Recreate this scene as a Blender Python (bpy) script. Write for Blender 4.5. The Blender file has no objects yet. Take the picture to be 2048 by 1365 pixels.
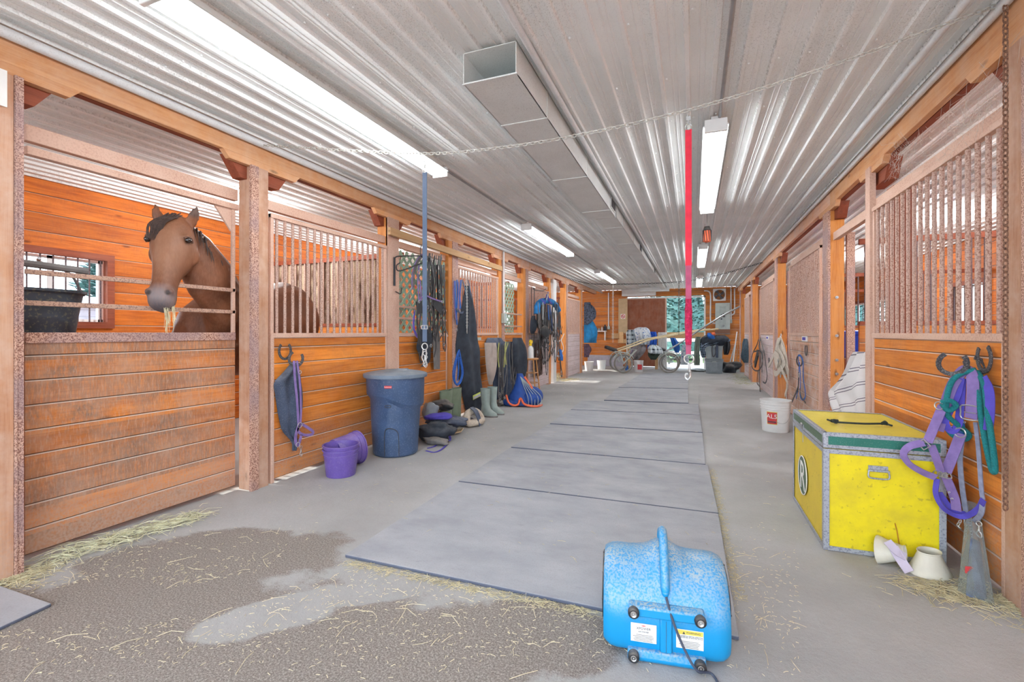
import bpy, math, random
from mathutils import Vector as V, Matrix, noise
random.seed(7)
C = bpy.context.scene.collection
SC = bpy.context.scene
PI = math.pi

# ---------------------------------------------------------------- camera
F = 930.0; YH = 665.5; VPX = 1388.0; CH = 1.25
TH = math.atan((VPX - 1024) / F); ct, st = math.cos(TH), math.sin(TH)
cd = bpy.data.cameras.new('camera'); cam = bpy.data.objects.new('camera', cd); C.objects.link(cam)
cam.location = (0, 0, CH); cam.rotation_euler = (PI / 2, 0, TH)
cd.sensor_width = 36; cd.lens = F / 2048 * 36; cd.shift_y = -(682.5 - YH) / 2048
cd.clip_start = 0.05; cd.clip_end = 200
SC.camera = cam
SC.view_settings.view_transform = 'Standard'; SC.view_settings.look = 'None'
SC.view_settings.gamma = 1; SC.view_settings.use_curve_mapping = False
SC.view_settings.exposure = 0.92
try:
    SC.cycles.max_bounces = 10; SC.cycles.diffuse_bounces = 6
    SC.cycles.use_denoising = True; SC.cycles.sample_clamp_indirect = 6
except Exception: pass

# ---------------------------------------------------------------- daylight
w = bpy.data.worlds.new('sky'); SC.world = w; w.use_nodes = True
wn = w.node_tree; bg = wn.nodes['Background']
bg.inputs['Color'].default_value = (0.76, 0.88, 1.0, 1); bg.inputs['Strength'].default_value = 4.0
sd = bpy.data.lights.new('sun', 'SUN'); sun = bpy.data.objects.new('sun', sd); C.objects.link(sun)
sd.energy = 5.0; sd.angle = 0.01; sd.color = (1, 0.96, 0.88)
sun.rotation_euler = V((0.80, 0.05, -0.40)).to_track_quat('-Z', 'Y').to_euler()

def area_lamp(name, loc, size, power, col=(1, 0.98, 0.95), rot=(0, 0, 0)):
    d = bpy.data.lights.new(name, 'AREA'); d.shape = 'RECTANGLE'; d.size, d.size_y = size
    d.energy = power; d.color = col
    o = bpy.data.objects.new(name, d); C.objects.link(o); o.location = loc; o.rotation_euler = rot
    return o

# ---------------------------------------------------------------- measuring: photo pixel -> place on a real plane
def ray(px, py):
    a = (px - 1024) / F; b = -(py - YH) / F
    return V((a * ct - st, a * st + ct, b))
def onX(px, py, X): r = ray(px, py); t = X / r.x; return V((X, r.y * t, CH + r.z * t))
def onY(px, py, Y): r = ray(px, py); t = Y / r.y; return V((r.x * t, Y, CH + r.z * t))
def onZ(px, py, Z=0.0): r = ray(px, py); t = (Z - CH) / r.z; return V((r.x * t, r.y * t, Z))
def atD(px, py, D): r = ray(px, py); return V((r.x * D, r.y * D, CH + r.z * D))
def YX(px, X): return onX(px, YH, X).y

XL = -3.25; XR = 1.36; YE = 17.5; ZC = 2.80; XLB = -6.2; XRB = 4.3; YB = -2.2

# ---------------------------------------------------------------- object helpers
def tag(o, label=None, cat=None, group=None, kind=None):
    if label: o['label'] = label
    if cat: o['category'] = cat
    if group: o['group'] = group
    if kind: o['kind'] = kind
    return o
def thing(name, label, cat, loc=(0, 0, 0), group=None, rot=None):
    o = bpy.data.objects.new(name, None); C.objects.link(o); o.location = loc
    o.empty_display_size = 0.1
    if rot: o.rotation_euler = rot
    return tag(o, label, cat, group)
def dup(root, loc=None, rot=None, label=None, group=None, scale=None):
    r = root.copy(); C.objects.link(r)
    if loc is not None: r.location = loc
    if rot is not None: r.rotation_euler = rot
    if scale is not None: r.scale = scale
    if label: r['label'] = label
    if group: r['group'] = group
    for ch in list(root.children):
        c = ch.copy(); C.objects.link(c); c.parent = r
        for g in list(ch.children):
            d = g.copy(); C.objects.link(d); d.parent = c
    return r

def cr(pts, n=6, closed=False):
    pts = [V(p) for p in pts]; m = len(pts); out = []
    if m < 3: return pts
    for i in range(m if closed else m - 1):
        p1, p2 = pts[i], pts[(i + 1) % m]
        p0 = pts[i - 1] if (closed or i > 0) else p1 * 2 - p2
        p3 = pts[(i + 2) % m] if (closed or i < m - 2) else p2 * 2 - p1
        for k in range(n):
            t = k / n
            out.append(0.5 * ((2 * p1) + (p2 - p0) * t + (2 * p0 - 5 * p1 + 4 * p2 - p3) * t * t + (3 * p1 - p0 - 3 * p2 + p3) * t ** 3))
    if not closed: out.append(pts[-1])
    return out

class MB:
    def __init__(s): s.v = []; s.f = []; s.mi = []; s.cur = 0
    def m(s, i): s.cur = i; return s
    def add(s, vs, fs):
        b = len(s.v); s.v += [tuple(v) for v in vs]
        for f in fs: s.f.append(tuple(b + i for i in f)); s.mi.append(s.cur)
        return s
    def box(s, a, b, bev=0):
        x0, x1 = sorted((a[0], b[0])); y0, y1 = sorted((a[1], b[1])); z0, z1 = sorted((a[2], b[2]))
        return s.add([(x0,y0,z0),(x1,y0,z0),(x1,y1,z0),(x0,y1,z0),(x0,y0,z1),(x1,y0,z1),(x1,y1,z1),(x0,y1,z1)],
                     [(0,3,2,1),(4,5,6,7),(0,1,5,4),(1,2,6,5),(2,3,7,6),(3,0,4,7)])
    def obox(s, c, ax, ay, az, sx, sy, sz):
        c = V(c); ax = V(ax).normalized() * sx / 2; ay = V(ay).normalized() * sy / 2; az = V(az).normalized() * sz / 2
        vs = [c + i * ax + j * ay + k * az for i, j, k in ((-1,-1,-1),(1,-1,-1),(1,1,-1),(-1,1,-1),(-1,-1,1),(1,-1,1),(1,1,1),(-1,1,1))]
        return s.add(vs, [(0,3,2,1),(4,5,6,7),(0,1,5,4),(1,2,6,5),(2,3,7,6),(3,0,4,7)])
    def prism(s, poly, d):
        d = V(d); poly = [V(p) for p in poly]; n = len(poly)
        s.add(poly + [p + d for p in poly], [tuple(range(n - 1, -1, -1)), tuple(range(n, 2 * n))] + [(i, (i + 1) % n, n + (i + 1) % n, n + i) for i in range(n)])
        return s
    def loft(s, rings, closed=False, caps=True):
        n = len(rings[0]); m = len(rings); vs = [p for r in rings for p in r]; fs = []
        for i in range(m if closed else m - 1):
            a, b = i * n, ((i + 1) % m) * n
            for j in range(n): fs.append((a + j, a + (j + 1) % n, b + (j + 1) % n, b + j))
        if caps and not closed:
            fs.append(tuple(range(n - 1, -1, -1))); fs.append(tuple(range((m - 1) * n, m * n)))
        return s.add(vs, fs)
    def sweep(s, path, prof, side=None, closed=False, scale=None):
        path = [V(p) for p in path]; m = len(path); rings = []; prev = None
        for i in range(m):
            if closed: t = path[(i + 1) % m] - path[i - 1]
            else: t = path[min(i + 1, m - 1)] - path[max(i - 1, 0)]
            if t.length < 1e-9: t = V((0, 0, 1))
            t.normalize()
            if side is not None:
                u = V(side) - t * t.dot(V(side))
                if u.length < 0.15: u = prev - t * t.dot(prev) if prev else t.orthogonal()
            else:
                u = (prev - t * t.dot(prev)) if prev else t.orthogonal()
            if u.length < 1e-6: u = t.orthogonal()
            u.normalize(); prev = u; w = t.cross(u); k = scale[i] if scale else 1
            rings.append([path[i] + u * (a * k) + w * (b * k) for a, b in prof])
        return s.loft(rings, closed)
    def tube(s, path, r, n=8, closed=False, scale=None):
        return s.sweep(path, [(r * math.cos(2*PI*i/n), r * math.sin(2*PI*i/n)) for i in range(n)], None, closed, scale)
    def strap(s, path, wd, th=0.003, normal=(1, 0, 0), closed=False):   # flat webbing, thickness along normal
        a, b = th / 2, wd / 2
        return s.sweep(path, [(-a, -b), (a, -b), (a, b), (-a, b)], normal, closed)
    def lathe(s, prof, n=24, c=(0, 0, 0), axis=(0, 0, 1), caps=False, sq=1.0):
        ax = V(axis).normalized(); u = ax.orthogonal().normalized() if abs(ax.z) < .99 else V((1, 0, 0)); w = ax.cross(u); c = V(c)
        rings = [[c + ax * z + u * (r * math.cos(2*PI*i/n)) + w * (r * sq * math.sin(2*PI*i/n)) for i in range(n)] for r, z in prof]
        return s.loft(rings, False, caps)
    def cyl(s, a, b, r, n=12, r2=None):
        a, b = V(a), V(b); d = b - a
        return s.lathe([(r, 0), (r2 if r2 is not None else r, d.length)], n, a, d, True)
    def ball(s, c, r, nu=12, nv=8, rot=None):
        if not hasattr(r, '__len__'): r = (r, r, r)
        c = V(c); vs = []; fs = []
        for j in range(nv + 1):
            ph = PI * j / nv
            for i in range(nu):
                p = V((r[0] * math.sin(ph) * math.cos(2*PI*i/nu), r[1] * math.sin(ph) * math.sin(2*PI*i/nu), r[2] * math.cos(ph)))
                if rot: p = rot @ p
                vs.append(c + p)
        for j in range(nv):
            for i in range(nu): fs.append((j*nu+i, (j+1)*nu+i, (j+1)*nu+(i+1) % nu, j*nu+(i+1) % nu))
        return s.add(vs, fs)
    def torus(s, c, R, r, normal=(0, 0, 1), n=20, m=6, sx=1.0, up=None):
        nn = V(normal).normalized(); u = (V(up) - nn * nn.dot(V(up))).normalized() if up else nn.orthogonal().normalized(); w = nn.cross(u); c = V(c)
        return s.tube([c + u * (R * math.cos(2*PI*i/n)) + w * (R * sx * math.sin(2*PI*i/n)) for i in range(n)], r, m, True)
    def build(s, name, mats, parent=None, smooth=True, angle=40, bevel=0, local=None):
        if parent is not None and local is None:
            off = V(parent.matrix_basis.translation)
            p = parent.parent
            while p is not None: off = off + V(p.matrix_basis.translation); p = p.parent
        else: off = V((0, 0, 0))
        if parent is None and local is None and s.v:
            xs = [v[0] for v in s.v]; ys = [v[1] for v in s.v]; zs = [v[2] for v in s.v]
            org = V(((min(xs)+max(xs))/2, (min(ys)+max(ys))/2, min(zs)))
        else: org = V((0, 0, 0))
        tot = off + org
        me = bpy.data.meshes.new(name); me.from_pydata([(v[0]-tot.x, v[1]-tot.y, v[2]-tot.z) for v in s.v], [], s.f)
        if not isinstance(mats, (list, tuple)): mats = [mats]
        for mt in mats: me.materials.append(mt)
        if len(mats) > 1: me.polygons.foreach_set('material_index', s.mi)
        me.update()
        if smooth:
            me.shade_smooth(); me.set_sharp_from_angle(angle=math.radians(angle))
        o = bpy.data.objects.new(name, me); C.objects.link(o)
        if parent is None: o.location = org
        else: o.parent = parent
        if bevel:
            b = o.modifiers.new('bevel', 'BEVEL'); b.width = bevel; b.segments = 2; b.limit_method = 'ANGLE'; b.angle_limit = math.radians(40)
        return o
def struct(o): o['kind'] = 'structure'; return o

# ---------------------------------------------------------------- materials
def new_mat(name):
    m = bpy.data.materials.new(name); m.use_nodes = True
    return m, m.node_tree.nodes, m.node_tree.links, m.node_tree.nodes['Principled BSDF']
def N(ns, t, **kw):
    n = ns.new(t)
    for k, v in kw.items():
        if hasattr(n, k): setattr(n, k, v)
    return n
def mixc(ns, ln, fac, a, b, mode='MIX'):
    n = ns.new('ShaderNodeMix'); n.data_type = 'RGBA'; n.blend_type = mode
    for s, val in ((0, fac), (6, a), (7, b)):
        if isinstance(val, (int, float)): n.inputs[s].default_value = val
        elif isinstance(val, tuple): n.inputs[s].default_value = (*val[:3], 1)
        else: ln.new(val, n.inputs[s])
    return n.outputs[2]
def mth(ns, ln, op, a, b=None, c=None, clamp=False):
    n = ns.new('ShaderNodeMath'); n.operation = op; n.use_clamp = clamp
    for i, val in enumerate((a, b, c)):
        if val is None: continue
        if isinstance(val, (int, float)): n.inputs[i].default_value = val
        else: ln.new(val, n.inputs[i])
    return n.outputs[0]
def ramp(ns, ln, fac, stops):
    n = ns.new('ShaderNodeValToRGB'); ln.new(fac, n.inputs[0]); e = n.color_ramp.elements
    while len(e) < len(stops): e.new(0.5)
    for i, (p, c) in enumerate(stops):
        e[i].position = p; e[i].color = (*c, 1) if hasattr(c, '__len__') else (c, c, c, 1)
    return n.outputs[0]
def noi(ns, ln, co, scale, detail=3, rough=0.5, vec=None):
    n = ns.new('ShaderNodeTexNoise'); n.inputs['Scale'].default_value = scale; n.inputs['Detail'].default_value = detail; n.inputs['Roughness'].default_value = rough
    if vec:
        mp = ns.new('ShaderNodeMapping'); mp.inputs['Scale'].default_value = vec; ln.new(co, mp.inputs[0]); co = mp.outputs[0]
    ln.new(co, n.inputs['Vector']); return n.outputs[0]
def s2l(c):
    return tuple(((x / 255 / 12.92) if x / 255 <= 0.04045 else ((x / 255 + 0.055) / 1.055) ** 2.4) for x in c)

def plain(name, rgb, rough=0.6, metal=0.0, var=0.12, scale=12, dust=0.0, dustc=(176, 168, 158), speck=0.0, speckc=(190, 185, 178), speck_scale=140, bump=0.0, spec=0.5, alpha=1.0, trans=0.0, sheen=0.0):
    m, ns, ln, bs = new_mat(name); col = s2l(rgb)
    tc = ns.new('ShaderNodeNewGeometry'); co = tc.outputs['Position']
    n1 = noi(ns, ln, co, scale, 4)
    f = ramp(ns, ln, n1, [(0.3, 0.0), (0.7, 1.0)])
    out = mixc(ns, ln, f, tuple(c * (1 - var) for c in col), tuple(min(1, c * (1 + var)) for c in col))
    if dust > 0:
        sp = ns.new('ShaderNodeSeparateXYZ'); ln.new(tc.outputs['Normal'], sp.inputs[0])
        up = ramp(ns, ln, sp.outputs[2], [(0.15, 0.0), (0.85, 1.0)])
        dn = ramp(ns, ln, noi(ns, ln, co, scale * 1.7, 5, 0.65), [(0.35, 0.25), (0.65, 1.0)])
        out = mixc(ns, ln, mth(ns, ln, 'MULTIPLY', mth(ns, ln, 'MULTIPLY', up, dn), dust), out, s2l(dustc))
    if speck > 0:
        sn = ramp(ns, ln, noi(ns, ln, co, speck_scale, 2), [(0.56, 0.0), (0.66, 1.0)])
        out = mixc(ns, ln, mth(ns, ln, 'MULTIPLY', sn, speck), out, s2l(speckc))
    ln.new(out, bs.inputs['Base Color']); bs.inputs['Roughness'].default_value = rough; bs.inputs['Metallic'].default_value = metal
    bs.inputs['Specular IOR Level'].default_value = spec
    if bump:
        b = ns.new('ShaderNodeBump'); b.inputs['Strength'].default_value = bump; b.inputs['Distance'].default_value = 0.004
        ln.new(noi(ns, ln, co, scale * 6, 4), b.inputs['Height']); ln.new(b.outputs[0], bs.inputs['Normal'])
    if trans: bs.inputs['Transmission Weight'].default_value = trans; bs.inputs['IOR'].default_value = 1.3
    if alpha < 1: bs.inputs['Alpha'].default_value = alpha
    return m

def wood(name, light, dark, axis='Y', pitch=0.137, z0=0.0, board=True, dust=(190, 170, 155), dustamt=0.35, knots=1.0, grime=0.0, grimec=(118, 92, 78), rough=0.65, hue=0.85, lowdust=0.0):
    """softwood; grain runs along axis; boards (pitch) vary across z when board"""
    m, ns, ln, bs = new_mat(name)
    g = ns.new('ShaderNodeNewGeometry'); co = g.outputs['Position']
    sp = ns.new('ShaderNodeSeparateXYZ'); ln.new(co, sp.inputs[0])
    rnd = ns.new('ShaderNodeObjectInfo').outputs['Random']
    if board:
        bi = mth(ns, ln, 'FLOOR', mth(ns, ln, 'DIVIDE', mth(ns, ln, 'SUBTRACT', sp.outputs[2], z0), pitch))
        seed = mth(ns, ln, 'ADD', mth(ns, ln, 'MULTIPLY', bi, 7.31), mth(ns, ln, 'MULTIPLY', rnd, 50.0))
    else:
        seed = mth(ns, ln, 'MULTIPLY', rnd, 50.0)
    wn_ = ns.new('ShaderNodeTexWhiteNoise'); wn_.noise_dimensions = '1D'; ln.new(seed, wn_.inputs['W'])
    br = wn_.outputs['Value']
    off = ns.new('ShaderNodeCombineXYZ'); ln.new(seed, off.inputs[0]); ln.new(seed, off.inputs[1])
    va = ns.new('ShaderNodeVectorMath'); va.operation = 'ADD'; ln.new(co, va.inputs[0]); ln.new(off.outputs[0], va.inputs[1]); cv = va.outputs[0]
    long_, cross = 0.9, 14.0
    sc = {'X': (long_, cross, cross), 'Y': (cross, long_, cross), 'Z': (cross, cross, long_)}[axis]
    grain = noi(ns, ln, cv, 2.2, 6, 0.6, sc)
    fine = noi(ns, ln, cv, 9.0, 4, 0.6, tuple(x * 1.3 if x > 1 else x * .6 for x in sc))
    f = mth(ns, ln, 'ADD', mth(ns, ln, 'MULTIPLY', grain, 0.65), mth(ns, ln, 'MULTIPLY', fine, 0.35))
    L, D = s2l(light), s2l(dark)
    base = ramp(ns, ln, f, [(0.34, D), (0.5, tuple(a*.6+b*.4 for a, b in zip(L, D))), (0.66, L)])
    # each board its own tone
    tone = mixc(ns, ln, br, (0.66, 0.58, 0.52), (1.16, 1.14, 1.12))
    base = mixc(ns, ln, hue, base, mixc(ns, ln, 1.0, base, tone, 'MULTIPLY'))
    if knots:
        vo = ns.new('ShaderNodeTexVoronoi'); vo.inputs['Scale'].default_value = 1.0
        mp = ns.new('ShaderNodeMapping'); mp.inputs['Scale'].default_value = {'X': (2.4, 7.3, 7.3), 'Y': (7.3, 2.4, 7.3), 'Z': (7.3, 7.3, 2.4)}[axis]
        ln.new(cv, mp.inputs[0]); ln.new(mp.outputs[0], vo.inputs['Vector'])
        k = ramp(ns, ln, vo.outputs['Distance'], [(0.05, 1.0), (0.13, 0.0)])
        base = mixc(ns, ln, mth(ns, ln, 'MULTIPLY', k, 0.75 * knots), base, tuple(x * 0.28 for x in D))
    # grime patches
    if grime:
        gn = ramp(ns, ln, noi(ns, ln, cv, 1.6, 6, 0.7, (1, 1, 1.6)), [(0.42, 0.0), (0.62, 1.0)])
        gs = ramp(ns, ln, noi(ns, ln, co, 60, 3, 0.7, (1, 1, .35)), [(0.35, 0.3), (0.6, 1.0)])
        base = mixc(ns, ln, mth(ns, ln, 'MULTIPLY', mth(ns, ln, 'MULTIPLY', gn, gs), grime), base, s2l(grimec))
    if board and grime > .9:      # whole boards gone brown, rubbed in upright streaks
        w2 = ns.new('ShaderNodeTexWhiteNoise'); w2.noise_dimensions = '1D'; ln.new(mth(ns, ln, 'ADD', bi, 3.7), w2.inputs['W'])
        sel = ramp(ns, ln, w2.outputs['Value'], [(0.58, 0.06), (0.72, 1.0)])
        stz = ramp(ns, ln, noi(ns, ln, co, 1.0, 5, .7, (70, 70, 9)), [(0.38, 0.15), (0.55, 1.0)])
        base = mixc(ns, ln, mth(ns, ln, 'MULTIPLY', mth(ns, ln, 'MULTIPLY', sel, stz), .75), base, s2l((128, 98, 82)))
        lt = ramp(ns, ln, noi(ns, ln, co, 1.0, 5, .7, (90, 90, 16)), [(0.5, 0.0), (0.66, 1.0)])
        base = mixc(ns, ln, mth(ns, ln, 'MULTIPLY', lt, .5), base, s2l((196, 164, 146)))
    if lowdust:   # splashed dirt near the ground
        lo = ramp(ns, ln, mth(ns, ln, 'ADD', sp.outputs[2], mth(ns, ln, 'MULTIPLY', noi(ns, ln, co, 3, 4), 0.5)), [(0.3, 1.0), (0.75, 0.0)])
        ls = ramp(ns, ln, noi(ns, ln, co, 70, 3), [(0.4, 0.35), (0.6, 1.0)])
        base = mixc(ns, ln, mth(ns, ln, 'MULTIPLY', mth(ns, ln, 'MULTIPLY', lo, ls), lowdust), base, s2l((178, 152, 136)))
    # overall dust film + dust on ledges
    dn = ramp(ns, ln, noi(ns, ln, co, 5.0, 6, 0.7), [(0.38, 0.0), (0.75, 1.0)])
    base = mixc(ns, ln, mth(ns, ln, 'MULTIPLY', dn, dustamt), base, s2l(dust))
    sn = ns.new('ShaderNodeSeparateXYZ'); ln.new(g.outputs['True Normal'], sn.inputs[0])
    up = ramp(ns, ln, sn.outputs[2], [(0.3, 0.0), (0.6, 1.0)])
    base = mixc(ns, ln, mth(ns, ln, 'MULTIPLY', up, 0.75), base, s2l((205, 190, 178)))
    if board: base = mixc(ns, ln, mth(ns, ln, 'MULTIPLY', ramp(ns, ln, mth(ns, ln, 'MULTIPLY', sn.outputs[2], -1.0), [(0.3, 0.0), (0.6, 1.0)]), 0.8), base, s2l((74, 46, 30)))  # down-facing chamfers darkened, so the groove shade sits in the board colour
    ln.new(base, bs.inputs['Base Color']); bs.inputs['Roughness'].default_value = rough; bs.inputs['Specular IOR Level'].default_value = 0.3
    b = ns.new('ShaderNodeBump'); b.inputs['Strength'].default_value = 0.25; b.inputs['Distance'].default_value = 0.003
    ln.new(f, b.inputs['Height']); ln.new(b.outputs[0], bs.inputs['Normal'])
    return m

def speckled(name, base, spot, scale=170, lo=0.5, hi=0.6, rough=0.7, metal=0.0, wash=None, washamt=0.5):
    m, ns, ln, bs = new_mat(name); g = ns.new('ShaderNodeNewGeometry'); co = g.outputs['Position']
    f = ramp(ns, ln, noi(ns, ln, co, scale, 3, 0.6), [(lo, 0.0), (hi, 1.0)])
    out = mixc(ns, ln, f, s2l(base), s2l(spot))
    if wash: out = mixc(ns, ln, mth(ns, ln, 'MULTIPLY', ramp(ns, ln, noi(ns, ln, co, 4, 4), [(0.4, 0.0), (0.62, 1.0)]), washamt), out, s2l(wash))
    ln.new(out, bs.inputs['Base Color']); bs.inputs['Roughness'].default_value = rough; bs.inputs['Metallic'].default_value = metal
    bs.inputs['Specular IOR Level'].default_value = 0.3
    return m

M = {}
M['boards'] = wood('orange_boards', (238, 152, 60), (196, 104, 30), 'Y', dustamt=0.18, dust=(206, 160, 124), grime=0.3, grimec=(120, 76, 46), lowdust=0.65)
M['boards_dirty'] = wood('weathered_boards', (224, 142, 66), (176, 96, 38), 'Y', grime=1.0, grimec=(132, 104, 88), dustamt=0.6, dust=(190, 156, 134), lowdust=0.9)
M['boards_x'] = wood('orange_cross_boards', (228, 146, 60), (180, 98, 34), 'X', dustamt=0.2, grime=0.15)
M['boards_in'] = wood('stall_back_boards', (226, 130, 44), (170, 80, 22), 'Y', dustamt=0.06, grime=0.3, grimec=(110, 62, 38), pitch=0.19)
M['boards_pale'] = wood('whitewashed_boards', (214, 198, 198), (178, 158, 158), 'Y', dustamt=0.5, dust=(214, 206, 212), grime=0.25, grimec=(190, 150, 130), knots=0.5, hue=0.4)
M['boards_patchy'] = wood('half_washed_boards', (214, 168, 136), (180, 130, 100), 'Y', dustamt=0.85, dust=(218, 208, 206), grime=0.2, knots=0.5)
M['beam'] = wood('beam_timber', (232, 178, 128), (206, 142, 90), 'Y', board=False, dustamt=0.6, dust=(214, 182, 156))
M['beam_pale'] = wood('beam_timber_dusty', (226, 178, 142), (198, 140, 104), 'Y', board=False, dustamt=0.8, dust=(214, 190, 178))
M['post'] = wood('post_timber', (226, 154, 78), (190, 112, 46), 'Z', board=False, dustamt=0.25, dust=(206, 160, 124), lowdust=0.4)
M['post_pale'] = wood('post_timber_dusty', (214, 170, 138), (182, 128, 96), 'Z', board=False, dustamt=0.75, dust=(206, 178, 160), lowdust=0.6)
M['lumber'] = wood('fresh_lumber', (226, 192, 144), (206, 164, 112), 'Y', board=False, dustamt=0.1)
M['redwood'] = wood('red_stained_wood', (160, 84, 56), (120, 56, 36), 'Y', board=False, dustamt=0.25, dust=(170, 120, 100))
M['door_ply'] = wood('red_brown_plywood', (176, 112, 82), (146, 84, 58), 'Z', board=False, dustamt=0.2, knots=0.3)
M['frame'] = speckled('dusty_primer_steel', (206, 170, 150), (176, 134, 116), 90, 0.45, 0.75, wash=(214, 184, 166))
M['channel'] = speckled('rust_speckled_channel', (206, 168, 148), (132, 88, 74), 150, 0.47, 0.56, wash=(150, 130, 136), washamt=0.55)
M['bar'] = speckled('dusty_rusty_bar', (198, 168, 152), (140, 98, 82), 120, 0.45, 0.62, wash=(176, 150, 140))
M['darkbar'] = speckled('old_dark_bar', (112, 92, 92), (70, 56, 58), 100)
M['railbar'] = speckled('door_rail_steel', (186, 152, 132), (136, 106, 96), 130)
M['steel'] = plain('dull_steel', (170, 170, 172), 0.35, 0.8, dust=0.2)
M['chrome'] = plain('bright_hardware', (186, 186, 184), 0.38, 0.75)
M['chain'] = plain('galvanised_chain', (205, 203, 196), 0.45, 0.5)
M['chain_dark'] = plain('dark_chain', (84, 84, 84), 0.5, 0.6)
M['rust'] = speckled('rusty_iron', (140, 104, 84), (96, 66, 54), 120)
M['shoe'] = speckled('worn_horseshoe_iron', (72, 70, 74), (120, 116, 114), 160, 0.52, 0.6, 0.5, 0.3)
M['white'] = plain('white_paint', (226, 226, 224), 0.5, var=0.04, dust=0.2)
M['whitepipe'] = plain('white_conduit', (216, 217, 218), 0.45, var=0.05, speck=0.25, speckc=(160, 155, 145))
M['black'] = plain('black_rubber', (38, 40, 44), 0.6, dust=0.4)
M['blackcloth'] = plain('black_cloth', (46, 52, 62), 0.9, var=0.3, scale=9, dust=0.35, dustc=(130, 132, 136), bump=0.3)
M['navycloth'] = plain('dusty_navy_cloth', (62, 72, 92), 0.9, var=0.35, scale=8, dust=0.4, dustc=(150, 152, 158), bump=0.3, speck=0.3, speckc=(130, 132, 138))
M['greycloth'] = plain('grey_brown_cloth', (164, 150, 142), 0.95, var=0.15, scale=8, bump=0.3)
M['tan'] = plain('tan_fleece', (198, 186, 170), 1.0, var=0.12, scale=40, bump=0.8)
M['leather'] = plain('black_leather', (52, 50, 52), 0.5, dust=0.3, var=0.2)
M['leather_grey'] = plain('dusty_grey_leather', (110, 106, 104), 0.7, dust=0.3, var=0.25)
M['brownleather'] = plain('brown_leather', (86, 60, 50), 0.55, var=0.25)
M['purple'] = plain('purple_plastic', (106, 84, 164), 0.45, dust=0.35, dustc=(160, 146, 170), speck=0.35, speckc=(150, 136, 172))
M['lilac'] = plain('lilac_webbing', (130, 108, 164), 0.85, var=0.16, scale=25, bump=0.2)
M['violet'] = plain('violet_webbing', (84, 74, 178), 0.8, var=0.12, scale=25, bump=0.2)
M['bluestrap'] = plain('blue_webbing', (34, 98, 178), 0.75, var=0.15, scale=20)
M['bluerope'] = plain('blue_rope', (36, 92, 176), 0.75, var=0.2, scale=60)
M['navystrap'] = plain('slate_blue_strap', (78, 92, 114), 0.7, var=0.08, scale=20)
M['teal'] = plain('teal_rope', (28, 138, 142), 0.7, var=0.3, scale=160, bump=1.0)
M['red'] = plain('red_webbing', (214, 38, 62), 0.75, var=0.1, scale=30)
M['redfuzz'] = plain('red_fleece', (196, 38, 84), 1.0, var=0.3, scale=60, bump=1.5, speck=0.35, speckc=(226, 110, 140), speck_scale=90)
M['maroon'] = plain('faded_red_webbing', (168, 74, 104), 0.8, var=0.15, scale=30)
M['green'] = plain('dark_green_paint', (30, 110, 96), 0.5, var=0.08, speck=0.12)
M['green_old'] = plain('dull_green_paint', (84, 108, 84), 0.6, var=0.1, speck=0.3)
M['orange'] = plain('orange_trim', (236, 112, 74), 0.7)
M['yellowneon'] = plain('neon_yellow', (206, 218, 110), 0.7, var=0.08)
M['reflect'] = plain('silver_reflective', (200, 202, 206), 0.4)
M['lime'] = plain('olive_webbing', (158, 158, 96), 0.85, var=0.2)
M['paper'] = plain('label_paper', (232, 230, 226), 0.6, var=0.03)
M['ink'] = plain('dark_ink', (70, 72, 78), 0.7, var=0.05)
M['inkred'] = plain('red_ink', (206, 62, 66), 0.6, var=0.05)
M['yellowlabel'] = plain('yellow_ink', (226, 206, 90), 0.6, var=0.05)
M['straw'] = plain('straw', (196, 186, 152), 0.9, var=0.25, scale=30)
M['hay'] = plain('green_hay', (176, 178, 146), 0.9, var=0.3, scale=20)
M['olive'] = plain('olive_rubber', (110, 124, 104), 0.6, var=0.12, dust=0.4)
M['wellie'] = plain('grey_green_rubber', (142, 156, 150), 0.55, var=0.12, scale=14, dust=0.25, speck=0.2)
M['stoolwood'] = wood('stool_wood', (206, 150, 92), (170, 112, 62), 'Z', board=False, dustamt=0.2, knots=0)
M['cream'] = plain('cream_wood_shaft', (216, 196, 156), 0.5, var=0.1)
M['tire'] = plain('dusty_tyre', (136, 132, 124), 0.85, var=0.15)
M['bluedrum'] = plain('bright_blue_plastic', (22, 74, 214), 0.4, var=0.06)
M['greybin'] = plain('grey_plastic_bin', (158, 168, 170), 0.5, var=0.1, speck=0.2)
M['greybin_d'] = plain('dark_grey_plastic_bin', (124, 132, 138), 0.5, var=0.1, speck=0.2)
M['panelgrey'] = plain('grey_painted_metal', (178, 188, 182), 0.45, 0.1, var=0.06)
M['cardboard'] = plain('cardboard', (196, 172, 136), 0.85, var=0.08)
M['galv'] = plain('galvanised_duct', (226, 228, 226), 0.45, 0.25, var=0.05, scale=5, speck=0.22, speckc=(130, 128, 122))
M['duct_in'] = plain('bare_duct_inside', (176, 188, 190), 0.35, 0.4, var=0.06, scale=5, speck=0.1)
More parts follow.
